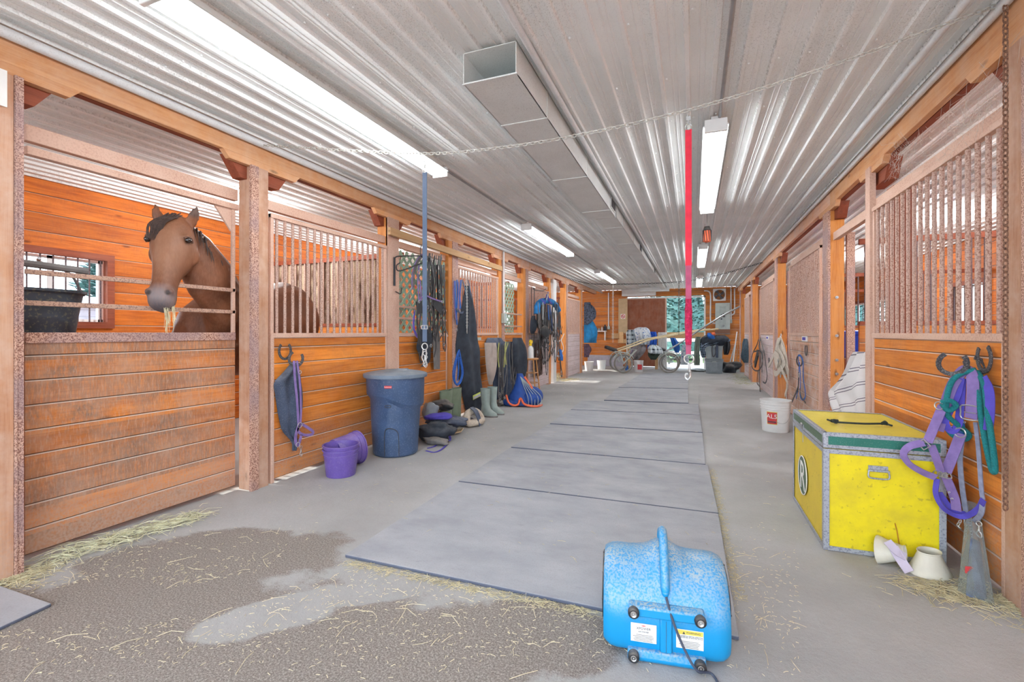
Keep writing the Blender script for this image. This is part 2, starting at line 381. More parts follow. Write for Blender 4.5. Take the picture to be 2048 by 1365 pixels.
# ================================================================ SHELL
def ceiling_material():
    m, ns, ln, bs = new_mat('white_ribbed_steel'); g = ns.new('ShaderNodeNewGeometry'); co = g.outputs['Position']
    sp = ns.new('ShaderNodeSeparateXYZ'); ln.new(co, sp.inputs[0])
    base = mixc(ns, ln, ramp(ns, ln, noi(ns, ln, co, 1.3, 5, .6), [(0.35, 0.0), (0.65, 1.0)]), s2l((240, 241, 240)), s2l((228, 229, 227)))
    # fly specks gather along the ribs and in drifts
    f = ramp(ns, ln, noi(ns, ln, co, 150, 2), [(0.56, 0.0), (0.66, 1.0)])
    d = ramp(ns, ln, noi(ns, ln, co, 1.3, 4, .6, (2.4, .6, 1)), [(0.42, 0.08), (0.62, 0.45)])
    base = mixc(ns, ln, mth(ns, ln, 'MULTIPLY', f, d), base, s2l((150, 147, 140)))
    # black fly dirt clings beside the ribs
    fr = mth(ns, ln, 'FRACT', mth(ns, ln, 'DIVIDE', mth(ns, ln, 'SUBTRACT', sp.outputs[0], XLB - .1), .1524))
    edge = ramp(ns, ln, fr, [(0.0, 1.0), (0.035, .6), (0.07, 0.0), (.15, 0.0), (.19, .5), (.24, 0.)])
    dn = ramp(ns, ln, noi(ns, ln, co, 45, 4, .7), [(0.48, 0.0), (0.6, 1.0)]); dl = ramp(ns, ln, noi(ns, ln, co, 1.1, 3, .6, (2.5, .7, 1)), [(0.45, 0.0), (0.62, 1.0)])
    base = mixc(ns, ln, mth(ns, ln, 'MULTIPLY', mth(ns, ln, 'MULTIPLY', mth(ns, ln, 'MULTIPLY', edge, dn), dl), .75), base, s2l((96, 92, 82)))
    ln.new(base, bs.inputs['Base Color']); bs.inputs['Roughness'].default_value = 0.62
    bs.inputs['Specular IOR Level'].default_value = 0.5
    return m
M['ceil'] = ceiling_material()

def concrete_material():
    m, ns, ln, bs = new_mat('dusty_concrete'); g = ns.new('ShaderNodeNewGeometry'); co = g.outputs['Position']
    n1 = noi(ns, ln, co, 0.9, 6, .6); n2 = noi(ns, ln, co, 260, 2); n3 = noi(ns, ln, co, 34, 5, .7)
    base = ramp(ns, ln, n1, [(0.32, s2l((156, 156, 156))), (0.5, s2l((170, 170, 169))), (0.68, s2l((182, 183, 184)))])
    base = mixc(ns, ln, mth(ns, ln, 'MULTIPLY', ramp(ns, ln, n2, [(0.5, 0.0), (0.62, 1.0)]), 0.3), base, s2l((150, 142, 134)))
    base = mixc(ns, ln, mth(ns, ln, 'MULTIPLY', ramp(ns, ln, n3, [(0.5, 0.0), (0.7, 1.0)]), 0.25), base, s2l((156, 150, 142)))
    # the soiled patch of packed dirt near the door: blobs with ragged edges
    dist = noi(ns, ln, co, 3.2, 6, .65)
    def blob(cx, cy, rx, ry, ang=0.0):
        mp = ns.new('ShaderNodeMapping'); mp.vector_type = 'TEXTURE'
        mp.inputs['Location'].default_value = (cx, cy, 0); mp.inputs['Rotation'].default_value = (0, 0, ang); mp.inputs['Scale'].default_value = (rx, ry, 1)
        ln.new(co, mp.inputs[0]); l = ns.new('ShaderNodeVectorMath'); l.operation = 'LENGTH'; ln.new(mp.outputs[0], l.inputs[0])
        return mth(ns, ln, 'SUBTRACT', 1.0, l.outputs['Value'])
    def field(bl):
        o = None
        for a in bl:
            b = blob(*a); o = b if o is None else mth(ns, ln, 'MAXIMUM', o, b)
        return mth(ns, ln, 'ADD', o, mth(ns, ln, 'MULTIPLY', mth(ns, ln, 'SUBTRACT', dist, 0.5), 1.1))
    def P(x, y): q = onZ(x, y); return q.x, q.y
    c1 = P(420, 1120); c2 = P(250, 1240); c3 = P(880, 1290); c4 = P(560, 1300); c5 = P(1080, 1270)
    dk = field([(c1[0], c1[1], .75, .42, .5), (c2[0], c2[1], .85, .55, 0.3), (c3[0], c3[1], .62, .30, .35), (c4[0], c4[1], .9, .5, 0.3), (c5[0], c5[1], .4, .26, .3)])
    l1 = P(560, 1225); l2 = P(720, 1190)
    lt = field([(l1[0], l1[1], .34, .16, .9), (l2[0], l2[1], .30, .10, .5)])
    dk = mth(ns, ln, 'MULTIPLY', ramp(ns, ln, dk, [(0.02, 0.0), (0.16, 1.0)]), mth(ns, ln, 'SUBTRACT', 1.0, ramp(ns, ln, lt, [(0.0, 0.0), (0.12, 1.0)])))
    soil = ramp(ns, ln, noi(ns, ln, co, 120, 5, .8), [(0.36, s2l((100, 92, 86))), (0.5, s2l((136, 128, 121))), (0.64, s2l((184, 176, 168)))])
    base = mixc(ns, ln, mth(ns, ln, 'MULTIPLY', dk, 0.92), base, soil)
    ln.new(base, bs.inputs['Base Color']); bs.inputs['Roughness'].default_value = 0.85; bs.inputs['Specular IOR Level'].default_value = 0.25
    b = ns.new('ShaderNodeBump'); b.inputs['Strength'].default_value = 0.5; b.inputs['Distance'].default_value = 0.006
    ln.new(mth(ns, ln, 'ADD', n3, mth(ns, ln, 'MULTIPLY', noi(ns, ln, co, 170, 4), mth(ns, ln, 'ADD', dk, 0.3))), b.inputs['Height']); ln.new(b.outputs[0], bs.inputs['Normal'])
    return m
M['concrete'] = concrete_material()

def mat_rubber():
    m, ns, ln, bs = new_mat('dusty_rubber_matting'); g = ns.new('ShaderNodeNewGeometry'); co = g.outputs['Position']
    rnd = ns.new('ShaderNodeObjectInfo').outputs['Random']
    n1 = noi(ns, ln, co, 2.2, 7, .65, (1.0, 1.6, 1)); n2 = noi(ns, ln, co, 120, 3)
    base = ramp(ns, ln, n1, [(0.3, s2l((142, 144, 150))), (0.5, s2l((160, 162, 167))), (0.7, s2l((176, 177, 180)))])
    base = mixc(ns, ln, mth(ns, ln, 'MULTIPLY', rnd, 0.25), base, s2l((176, 180, 188)))
    base = mixc(ns, ln, mth(ns, ln, 'MULTIPLY', ramp(ns, ln, n2, [(0.5, 0.0), (0.65, 1.0)]), 0.35), base, s2l((150, 148, 148)))
    sc = ramp(ns, ln, noi(ns, ln, co, 9, 8, .8, (1, 2.5, 1)), [(0.58, 0.0), (0.68, 1.0)])
    base = mixc(ns, ln, mth(ns, ln, 'MULTIPLY', sc, 0.45), base, s2l((138, 138, 144)))
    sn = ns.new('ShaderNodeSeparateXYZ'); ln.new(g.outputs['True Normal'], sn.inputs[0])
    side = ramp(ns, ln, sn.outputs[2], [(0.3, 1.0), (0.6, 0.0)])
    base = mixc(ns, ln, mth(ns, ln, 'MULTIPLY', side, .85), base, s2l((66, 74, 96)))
    ln.new(base, bs.inputs['Base Color']); bs.inputs['Roughness'].default_value = 0.8; bs.inputs['Specular IOR Level'].default_value = 0.25
    b = ns.new('ShaderNodeBump'); b.inputs['Strength'].default_value = 0.3; b.inputs['Distance'].default_value = 0.003
    ln.new(n1, b.inputs['Height']); ln.new(b.outputs[0], bs.inputs['Normal'])
    return m
M['matting'] = mat_rubber()

b = MB(); b.box((XLB - .1, YB, -.12), (XRB + .1, YE + 3.0, 0)); struct(b.build('floor', M['concrete'], smooth=False))

# ribbed steel ceiling: ribs run down the building and hang down
b = MB(); x = XLB - .1; pitch = .1524; prof = []
while x < XRB + .1:
    prof += [(x, ZC + .022), (x + .006, ZC), (x + .026, ZC), (x + .032, ZC + .022), (x + .075, ZC + .022), (x + .078, ZC + .018), (x + .082, ZC + .018), (x + .085, ZC + .022), (x + .105, ZC + .022), (x + .108, ZC + .018), (x + .112, ZC + .018), (x + .115, ZC + .022)]
    x += pitch
segs = [(YB, 1.98), (1.96, 7.8), (7.78, 13.6), (13.58, YE)]
for k, (y0, y1) in enumerate(segs):
    dz = .002 * (k % 2)
    vs = [(px_, y, z + dz) for y in (y0, y1) for px_, z in prof]; n = len(prof)
    b.add(vs, [(i, i + n, i + 1 + n, i + 1) for i in range(n - 1)])
b.box((XLB - .1, YB, ZC + .03), (XRB + .1, YE, ZC + .05))
x = XLB - .1
while x < XRB:          # roofing screws
    if XL - .1 < x < XR + .2:
        for k in range(26):
            y = 1.2 + k * .61
            if (k * 7 + int(x * 10)) % 3: b.cyl((x + .045, y, ZC + .024), (x + .045, y, ZC + .014), .006, 6)
    x += pitch
struct(b.build('ceiling', M['ceil'], angle=15))

# building side walls with windows, boarded
def board_wall(mb, X, y0, y1, z0, z1, holes, thick, pitch=.19, inward=1, along='Y', ch=.006):
    """horizontal tongue-and-groove boards with chamfered edges; holes = list of (a0,a1,z0,z1)"""
    z = z0
    while z < z1 - 1e-6:
        zt = min(z + pitch, z1)
        spans = [(y0, y1)]
        for (a0, a1, h0, h1) in holes:
            if h0 < zt - .02 and h1 > z + .02:
                ns_ = []
                for (s0, s1) in spans:
                    if a1 <= s0 or a0 >= s1: ns_.append((s0, s1)); continue
                    if a0 > s0: ns_.append((s0, a0))
                    if a1 < s1: ns_.append((a1, s1))
                spans = ns_
        for s0, s1 in spans:
            t = thick * inward; c = ch * inward
            sec = [(0, z), (t - c, z), (t, z + ch), (t, zt - ch), (t - c, zt), (0, zt)]
            if along == 'Y': mb.prism([(X + a, s0, zz) for a, zz in sec], (0, s1 - s0, 0))
            else: mb.prism([(s0, X + a, zz) for a, zz in sec], (s1 - s0, 0, 0))
        z = zt
# left windows (barred), one per stall
wl_first = (YX(-20, XLB), YX(212, XLB))
z_w0 = onX(212, 645, XLB).z; z_w1 = onX(212, 523, XLB).z
WL = [(wl_first[0], wl_first[1])] + [(c - .5, c + .5) for c in (6.3, 11.3, 15.2)]
WR = [(3.75, 4.75), (7.2, 8.2), (9.6, 10.6), (13.0, 19.0)]
for nm, X, wins, inw in (('wall_left', XLB, WL, 1), ('wall_right', XRB, WR, -1)):
    b = MB(); board_wall(b, X - inw * .04, YB, YE, 0, ZC + .02, [(a, c, z_w0, z_w1) for a, c in wins], .04, .19, inw)
    struct(b.build(nm, M['boards_in'], smooth=False))
wi = 0
for X, wins, inw in ((XLB, WL, 1), (XRB, WR, -1)):
    for a, c in wins:
        wi += 1
        r = bpy.data.objects.new('window_%d' % wi, None); C.objects.link(r); r.location = (X, (a + c) / 2, z_w0); r['kind'] = 'structure'
        fr = MB(); t = .07
        for q in (((a - t, c + t), (z_w1, z_w1 + t)), ((a - t, c + t), (z_w0 - t, z_w0)), ((a - t, a), (z_w0, z_w1)), ((c, c + t), (z_w0, z_w1))):
            fr.box((X - inw * .05, q[0][0], q[1][0]), (X + inw * .03, q[0][1], q[1][1]))
        fr.build('window_frame', M['redwood'], r, smooth=False)
        sl = MB()
        for yy in (a + .02, (a + c) / 2, c - .02): sl.box((X - inw * .10, yy - .025, z_w0), (X - inw * .06, yy + .025, z_w1))
        sl.box((X - inw * .10, a, z_w1 - .03), (X - inw * .06, c, z_w1)); sl.box((X - inw * .10, a, z_w0), (X - inw * .06, c, z_w0 + .03))
        sl.build('window_sash', M['white'], r, smooth=False)
        nb = 9
        for k in range(nb):
            yy = a + (c - a) * (k + .5) / nb
            MB().cyl((X, yy, z_w0), (X, yy, z_w1), .008, 8).build('window_bar', M['darkbar'], r)

# end wall with sliding door opening
DX0 = onY(1255, 600, YE).x; DXM = onY(1333, 600, YE).x; DX1 = onY(1408, 600, YE).x
DZT = onY(1330, 597, YE).z; DZM = onY(1400, 667, YE).z
b = MB(); board_wall(b, YE + .04, XLB, XRB, 0, ZC + .02, [(DX0, DX1, -.1, DZT)], .04, .17, -1, along='X')
struct(b.build('wall_end', M['boards_x'], smooth=False))
b = MB()
b.box((DX0 - .04, YE - .03, 0), (DX0, YE + .02, DZT + .04)); b.box((DX0 - .04, YE - .03, DZT), (DX1 + .05, YE + .02, DZT + .05)); b.box((DX1, YE - .03, 0), (DX1 + .05, YE + .02, DZT + .05))
struct(b.build('trim_1', M['white'], smooth=False))
# sliding plywood door leaf covering the left half, ajar
r = bpy.data.objects.new('door_1', None); C.objects.link(r); r.location = (DX0, YE + .08, 0); r['kind'] = 'structure'
b = MB(); b.box((DX0 - .1, YE + .06, .02), (DXM, YE + .10, DZT + .05)); b.build('door_leaf', M['door_ply'], r, smooth=False)
b = MB(); b.box((DXM - .05, YE + .05, .02), (DXM, YE + .11, DZT + .05)); b.build('door_edge', M['frame'], r, smooth=False)
# half door across the opening (top rail)
b = MB(); zr0 = onY(1400, 677, YE).z; zr1 = onY(1400, 665, YE).z
b.box((DXM, YE - .02, zr0), (DX1, YE + .03, zr1)); tag(b.build('door_crossbar', M['lumber'], smooth=False), 'wooden crossbar closing the open half of the far doorway', 'bar')

# exterior beyond the doorway: pale gravel, a white rail fence, spruce tree, grass
b = MB(); b.box((-14, YE + 3.0, -.12), (14, YE + 30, -.02)); g = b.build('ground', plain('outdoor_grass', (96, 122, 70), 0.95, var=.3, scale=4), smooth=False); struct(g)
b = MB(); b.box((-30, YB - 14, -.14), (XLB - .1, YE + 3, -.03)); struct(b.build('ground', plain('outdoor_gravel', (120, 118, 112), 0.95, var=.1), smooth=False))
b = MB(); b.box((XRB + .1, YB - 14, -.14), (30, YE + 3, -.03)); struct(b.build('ground', bpy.data.materials['outdoor_gravel'], smooth=False))
b = MB(); b.box((XLB - .1, YB - 14, -.14), (XRB + .1, YB, -.005)); struct(b.build('ground', bpy.data.materials['outdoor_gravel'], smooth=False))

def spruce(loc, h, r, label, seed, group=None):
    random.seed(seed); t = thing('spruce_tree', label, 'tree', loc, group)
    mt = bpy.data.materials.get('blue_spruce_needles') or plain('blue_spruce_needles', (70, 108, 104), 0.8, var=.45, scale=5, dust=.8, dustc=(142, 172, 172))
    b = MB(); L = V(loc)
    nb = int(h * 800)
    for i in range(nb):
        f = (i / nb) ** .9; z = .25 + f * (h - .3); rr = r * (1 - f) + .1; a = random.uniform(0, 2 * PI); R = rr * random.uniform(.6, 1.05)
        d = V((math.cos(a), math.sin(a), 0)); tip = L + d * R + V((0, 0, z - .15 * R + random.uniform(-.1, .1)))
        k = random.uniform(.16, .34); side = V((-d.y, d.x, 0))
        for s in range(3):
            ta = random.uniform(-.7, .7); dd = (d * math.cos(ta) + side * math.sin(ta)); sd_ = V((-dd.y, dd.x, random.uniform(-.4, .4)))
            p0 = tip - dd * k * .6; p1 = tip + dd * k * .5 + V((0, 0, .08))
            wv = sd_.normalized() * k * .2
            b.add([p0, (p0 + p1) / 2 + wv, p1, (p0 + p1) / 2 - wv, (p0 + p1) / 2 + V((0, 0, k * .12))], [(0, 1, 4), (1, 2, 4), (2, 3, 4), (3, 0, 4)])
    b.lathe([(r * .42, .2), (r * .38, h * .2), (r * .26, h * .45), (r * .14, h * .7), (.02, h * .95)], 16, L)
    b.build('foliage', mt, t, smooth=False)
    MB().lathe([(.16, 0), (.12, h * .5), (.03, h * .95)], 8, loc, caps=True).build('trunk', M['redwood'], t)
    return t
p = onY(1375, 640, YE + 5)
spruce((p.x - .3, YE + 6.0, -.02), 8.0, 3.1, 'blue spruce straight behind the open half of the far doorway', 5)
spruce((p.x + 6.6, YE + 8.5, -.02), 8.5, 3.0, 'taller blue spruce behind and right of the doorway tree', 6)
spruce((XLB - 9, 8.4, -.03), 5.5, 1.9, 'green tree outside seen through the barred window behind the horse', 9)
t = thing('paddock_fence', 'white rail fence outside beyond the far doorway', 'fence', (p.x, YE + 2.2, 0))
for zz in (.45, .95):
    MB().box((p.x - 2.5, YE + 2.19, zz - .06), (p.x + 2.5, YE + 2.22, zz + .06)).build('fence_rail', M['white'], t, smooth=False)
for xx in (-1.4, .5, 2.2):
    MB().box((p.x + xx, YE + 2.22, 0), (p.x + xx + .09, YE + 2.31, 1.1)).build('fence_post', M['white'], t, smooth=False)
# neighbouring white-sided shed seen through the left window
sh = thing('garden_shed', 'white-sided outbuilding seen through the barred window left of the horse', 'shed', (XLB - 4.2, 3.6, -.03))
b = MB(); board_wall(b, XLB - 4.0, 1.2, 6.4, -.03, 1.78, [], .1, .12, 1); b.build('siding', plain('pale_blue_siding', (134, 146, 160), .6), sh, smooth=False)
MB().box((XLB - 7.0, 1.3, -.03), (XLB - 4.05, 6.3, 1.78)).build('shed_body', M['white'], sh, smooth=False)
b = MB(); b.prism([(XLB - 3.8, 1.0, 1.75), (XLB - 5.6, 1.0, 2.0), (XLB - 7.2, 1.0, 1.75)], (0, 5.6, 0)); b.build('shed_roof', M['greybin_d'], sh, smooth=False)

# ================================================================ BEAMS, POSTS
BZ0 = 2.62
def beam(X, inw, label, mt):
    t = thing('ceiling_beam', label, 'beam', (X, 7, BZ0))
    ys = YX(990, XL) if inw > 0 else 5.9
    for q0, q1, m_ in ((YB, ys, mt), (ys + .002, YE - .9 if inw > 0 else YE - .3, M['beam_pale'])): b = MB(); b.box((X, q0, BZ0), (X - inw * .045, q1, ZC)); b.build('beam_face', m_, t, smooth=False, bevel=.004)
    b = MB(); b.box((X - inw * .05, YB, BZ0 - .0), (X - inw * .10, YE - .9 if inw > 0 else YE - .3, ZC)); b.build('beam_inner_board', M['redwood'], t, smooth=False)
    return t
bl = beam(XL, 1, 'orange timber beam along the ceiling above the left row of stalls', M['beam'])
brt = beam(XR, -1, 'orange timber beam along the ceiling above the right row of stalls', M['beam'])

def corbel(t, X, inw, yc, half=.36, mt=None):
    z0, z1 = BZ0 - .055, BZ0
    b = MB(); b.prism([(X, yc - half, z1), (X, yc - half + .05, z0), (X, yc + half - .05, z0), (X, yc + half, z1)], (-inw * .045, 0, 0))
    b.build('corbel', mt or M['beam'], t, smooth=False)
    b = MB(); b.prism([(X - inw * .05, yc - half * .8, z1), (X - inw * .05, yc - half * .5, z0 - .1), (X - inw * .05, yc + half * .5, z0 - .1), (X - inw * .05, yc + half * .8, z1)], (-inw * .09, 0, 0))
    b.build('corbel', M['redwood'], t, smooth=False)

POSTS_L = [('L0', YX(28, XL) - .30, YX(28, XL) - .02), ('L1', YX(503, XL), YX(535, XL)), ('L2', YX(775, XL), YX(797, XL)), ('L3', YX(897, XL), YX(915, XL)), ('L4', YX(997, XL), YX(1008, XL)),
           ('L5', YX(1047, XL), YX(1057, XL)), ('L6', YX(1098, XL), YX(1106, XL)), ('L7', YX(1130, XL), YX(1137, XL)), ('L8', YX(1160, XL), YX(1166, XL))]
desc = ['nearest post at the far left edge of the photo', 'post between the horse and the first barred stall front, strip of speckled steel on it',
        'post behind the dark blue bin, between bars and green lattice', 'post beside the hanging blue halters and black trousers', 'post where the loose lumber ends, left of the narrow lattice',
        'bright orange post right of the narrow lattice panel', 'post behind the big harness with the blue collar', 'bright orange post beside the straw-strewn open stall', 'last post on the left, beside the pale boarded panel']
def post(nm, y0, y1, X, inw, label, chan=True, mt=None):
    t = thing('timber_post', label, 'post', (X - inw * .07, (y0 + y1) / 2, 0))
    y1 = max(y1, y0 + .12)
    mm = mt or M['post']
    MB().box((X, y0, 0), (X - inw * .14, min(y1, y0 + .19), BZ0 - .055)).build('post_timber', mm, t, smooth=False, bevel=.004)
    return t
PL = {}
for (nm, y0, y1), d in zip(POSTS_L, desc):
    if nm == 'L0': y0, y1 = YX(-60, XL), YX(26, XL); 
    yw = y0 + .15 if nm not in ('L0',) else y1
    t = post(nm, y0, yw, XL, 1, d, mt=M['post_pale'] if nm in ('L0', 'L1') else M['post']); PL[nm] = (y0, yw, t)
    if nm == 'L0':
        MB().box((XL + .006, y0 - .01, 0), (XL - .02, y1, BZ0 - .056)).build('post_face_board', M['post_pale'], t, smooth=False)
    corbel(bl, XL, 1, (y0 + yw) / 2 + (.05 if nm != 'L0' else 0.0), mt=M['beam'] if nm < 'L4' else M['beam_pale'])
# speckled steel channels standing at the stall openings
def channel(t, X, inw, y0, y1, depth=.05, z1=None, x_in=0.0):
    z1 = z1 or BZ0 - .06
    b = MB(); b.box((X + inw * .006, y0, 0), (X - inw * .006, y1, z1)); b.box((X, y0, 0), (X - inw * depth, y0 + .006, z1)); b.box((X, y1 - .006, 0), (X - inw * depth, y1, z1))
    return b.build('steel_channel', M['channel'], t, smooth=False)
y = YX(28, XL); channel(PL['L0'][2], XL + .012, 1, y, y + .006 + .0, depth=.05, z1=2.57)
b = MB(); b.box((XL + .012, YX(27, XL), 0), (XL - .14, YX(27, XL) + .035, 2.57)); b.build('steel_channel', M['channel'], PL['L0'][2], smooth=False)
b = MB(); b.box((XL + .02, YX(499, XL) + .002, 0), (XL - .005, YX(514, XL), 2.57)); b.build('steel_channel', M['channel'], PL['L1'][2], smooth=False)
b = MB(); b.box((XL + .008, YX(514, XL), 0), (XL - .14, YX(535, XL), 2.57)); b.build('post_face_board', M['post_pale'], PL['L1'][2], smooth=False)
for nm, a, c in (('L2', 775, 797), ('L3', 904, 915), ('L4', 1003, 1009), ('L5', 1051, 1058), ('L7', 1132, 1139), ('L8', 1163, 1168)):
    e_ = min(max(YX(c, XL), PL[nm][1] + .02), PL[nm][0] + .28)
    b = MB(); b.box((XL + .008, max(YX(a, XL), PL[nm][0]) if YX(a, XL) < e_ - .03 else PL[nm][1] - .04, 0), (XL - .02, e_, 2.57)); b.build('steel_channel', M['frame'] if nm in ('L2', 'L8') else M['channel'], PL[nm][2], smooth=False)
    PL[nm] = (PL[nm][0], e_, PL[nm][2])
o = MB().box((XL + .022, YX(-30, XL), onX(4, 215, XL).z), (XL + .026, YX(9, XL), onX(4, 142, XL).z)).build('paper_notice', M['paper'], smooth=False); tag(o, 'white notice high on the left-most post, cut by the photo edge', 'notice')
# thin white edge channel of the far stall
for px_ in (1110,):
    b = MB(); b.box((XL + .01, YX(1106, XL), 0), (XL - .05, YX(1112, XL), 2.57)); b.build('steel_channel', M['white'], PL['L6'][2], smooth=False)

# right posts: wood seen at the side of the doorways, steel channel on the aisle side
PR = {}
for nm, pw, pc0, pc1, d in (('R1', 1658, 1641, 1658, 'orange post with bolts at the far side of the open doorway with the blue tub'),
                       ('R2', 1554, 1548, 1554, 'post with pale straps hanging on it, further along the right wall'),
                       ('R3', 1504, 1499, 1504, 'post behind the coiled black bridles on the right wall'),
                       ('R4', 1481, 1478, 1481, 'furthest post on the right, beside the leaning broom handles')):
    yp = YX(pw, XR)
    t = thing('timber_post', d, 'post', (XR + .07, yp + .07, 0)); PR[nm] = (yp, t)
    MB().box((XR, yp, 0), (XR + .14, yp + .14, BZ0 - .055)).build('post_timber', M['post'], t, smooth=False, bevel=.004)
    MB().box((XR - .01, yp - .005, 0), (XR + .012, yp + .22, 2.57)).build('steel_channel', M['channel'], t, smooth=False)
    MB().box((XR + .16, yp - .02, 0), (XR + .23, yp + .04, 2.32)).build('door_jamb', M['channel'], t, smooth=False)
    if nm == 'R1':
        for zz in (onX(1672, 557, XR + .05).z - .2, onX(1668, 672, XR).z, onX(1671, 723, XR).z, onX(1671, 752, XR).z):
            MB().cyl((XR + .07, yp - .012, zz), (XR + .07, yp, zz), .016, 8).m(0).cyl((XR + .07, yp - .03, zz), (XR + .07, yp, zz), .007, 8).build('bolt', M['steel'], t)
    corbel(brt, XR, -1, yp + .1)
# near post R0 at the right edge
yr0 = YX(2012, XR)
t = thing('timber_post', 'nearest post at the far right edge, behind the hanging rusty chain', 'post', (XR + .05, yr0 - .2, 0)); PR['R0'] = (yr0, t)
MB().box((XR - .02, yr0 - .36, 0), (XR + .14, yr0 - .15, 2.46)).build('post_timber', M['channel'], t, smooth=False)
MB().box((XR - .004, yr0 - .15, 0), (XR + .04, yr0, BZ0 - .055)).build('post_face_board', M['post_pale'], t, smooth=False)
corbel(brt, XR, -1, yr0 - .1, .45)
b = MB(); board_wall(b, XR + .045, YB, yr0 - .37, .02, 1.25, [], .04, .137, -1); struct(b.build('wall_near_right', M['boards'], smooth=False))
b = MB(); board_wall(b, XL - .045, YB, PL['L0'][0] - .03, .02, 1.25, [], .04, .137, 1); struct(b.build('wall_near_left', M['boards'], smooth=False))
# post behind the near grille's far end
yq = YX(1790, XR + .14)
t = thing('timber_post', 'post behind the far end of the nearest right grille, cobwebbed at its top', 'post', (XR + .1, YX(1745, XR) - .1, 0))
MB().box((XR + .088, YX(1745, XR) - .16, 0), (XR + .21, YX(1745, XR) - .02, 2.40)).build('post_timber', M['redwood'], t, smooth=False)
MB().box((XR - .012, YX(1743, XR), 0), (XR + .03, YX(1734, XR), 2.62)).build('steel_channel', M['frame'], t, smooth=False)
corbel(brt, XR, -1, YX(1745, XR) + .05, .3)

# ================================================================ STALL FRONTS
SILL = CH
def grille(t, X, y0, y1, z0, z1, n, mt, r=.0125, parent_frame=None):
    for k in range(n):
        y = y0 + (y1 - y0) * (k + .6) / (n + .2)
        MB().cyl((X, y, z0), (X, y, z1), r, 10).build('bar', mt, parent_frame)
def front(name, label, X, inw, y0, y1, boards, zt=2.235, nbars=18, bars=True, rail=True, bmat=None, barm=None, frm=None, zb=0.03, pitch=.137):
    t = thing(name, label, 'stall front', (X - inw * .04, (y0 + y1) / 2, 0))
    b = MB()
    board_wall(b, X - inw * .045, y0 + .03, y1 - .03, zb, SILL - .045, [], .04, pitch, inw)
    # top board flush below sill
    b.build('board_panel', boards, t, smooth=False)
    frm = frm or M['frame']; b = MB()
    b.box((X + inw * .006, y0, SILL - .045), (X - inw * .05, y1, SILL - .005))       # sill rail
    b.box((X + inw * .004, y0, 0.0), (X - inw * .05, y0 + .03, SILL - .04)); b.box((X + inw * .004, y1 - .03, 0.0), (X - inw * .05, y1, SILL - .04))
    fr = b.build('panel_frame', frm, t, smooth=False, bevel=.003)
    if bars:
        b = MB(); b.box((X + inw * .006, y0, zt - .035), (X - inw * .03, y1, zt)); 
        b.box((X, y0, SILL - .01), (X - inw * .03, y0 + .03, zt)); b.box((X, y1 - .03, SILL - .01), (X - inw * .03, y1, zt))
        g = b.build('grille_frame', frm, t, smooth=False, bevel=.003)
        grille(t, X - inw * .014, y0 + .02, y1 - .02, SILL - .01, zt - .02, nbars, barm or M['bar'], parent_frame=g)
    if rail:
        MB().box((X - inw * .03, y0 - .05, 2.27), (X - inw * .08, y1 + .05, 2.35)).build('track_board', M['frame'], t, smooth=False, bevel=.003)
    return t
XD = -3.40
# L1 horse stall door: open-topped
y0, y1 = YX(50, XD), YX(470, XD)
t = thing('stall_door', 'wide sliding stall door the horse looks over, weathered boards and two steel rails', 'stall door', (XD, (y0 + y1) / 2, 0))
b = MB(); board_wall(b, XD - .04, y0, y1, .03, SILL - .045, [], .04, .1365, 1); b.build('board_panel', M['boards_dirty'], t, smooth=False)
b = MB(); b.box((XD + .01, y0, SILL - .06), (XD - .05, y1, SILL)); b.build('sill_rail', M['channel'], t, smooth=False, bevel=.004)
for za, zb_ in ((onX(64, 546, XD).z, onX(468, 580, XD).z), (onX(60, 607, XD).z, onX(468, 624, XD).z)):
    zz = (za + zb_) / 2
    MB().box((XD + .012, y0, zz - .014), (XD - .012, y1, zz + .014)).build('steel_rail', M['railbar'], t, smooth=False, bevel=.003)
b = MB(); b.box((XD + .01, y0, 2.30), (XD - .04, y1 + .02, 2.39)); b.build('header_board', M['frame'], t, smooth=False, bevel=.004)
b = MB(); b.box((XD + .02, y0, 2.225), (XD - .03, y1 + .02, 2.27)); b.box((XD + .012, y1 - .03, SILL), (XD - .012, y1 - .005, 2.24))
b.prism([(XD, y1 - .03, 2.05), (XD, y1 - .03, 2.23), (XD, y1 - .17, 2.23)], (-.02, 0, 0)); b.build('opening_frame', M['frame'], t, smooth=False, bevel=.003)

front('stall_front', 'barred stall front holding the horseshoe hooks, right of the horse', XL + .0, 1, PL['L1'][1] + .03, PL['L2'][0] - .005, M['boards'], nbars=18)
def lattice(t, X, y0, y1, z0, z1, step=.13, wd=.036, mt=None):
    b = MB(); L = (y1 - y0); H = z1 - z0
    for sgn, dx in ((1, 0), (-1, -.008)):
        k = -H
        while k < L + H:
            # line y = k + sgn*(z) clipped
            if sgn > 0: a0, a1 = max(0, -k), min(H, L - k)
            else: a0, a1 = max(0, k - L), min(H, k)
            if a1 - a0 > .03:
                if sgn > 0: p0 = V((X + dx, y0 + k + a0, z0 + a0)); p1 = V((X + dx, y0 + k + a1, z0 + a1))
                else: p0 = V((X + dx, y0 + k - a0, z0 + a0)); p1 = V((X + dx, y0 + k - a1, z0 + a1))
                b.strap([p0, p1], wd, .006)
            k += step
    return b.build('lattice', mt or M['lattice'], t, smooth=False)
M['lattice'] = plain('sage_lattice', (148, 170, 146), 0.7, var=.1, dust=.3)
y0, y1 = PL['L2'][1] + .005, PL['L3'][0] - .005
t = front('tack_stall_front', 'green lattice stall front behind the hanging purple and black bridles', XL - .02, 1, y0, y1, M['boards'], bars=False)
lattice(t, XL - .05, y0, y1, SILL, 2.24)
for zz in (1.41, 1.55): MB().box((XL - .03, y0, zz), (XL - .05, y1, zz + .025)).build('lattice_rail', M['frame'], t, smooth=False)
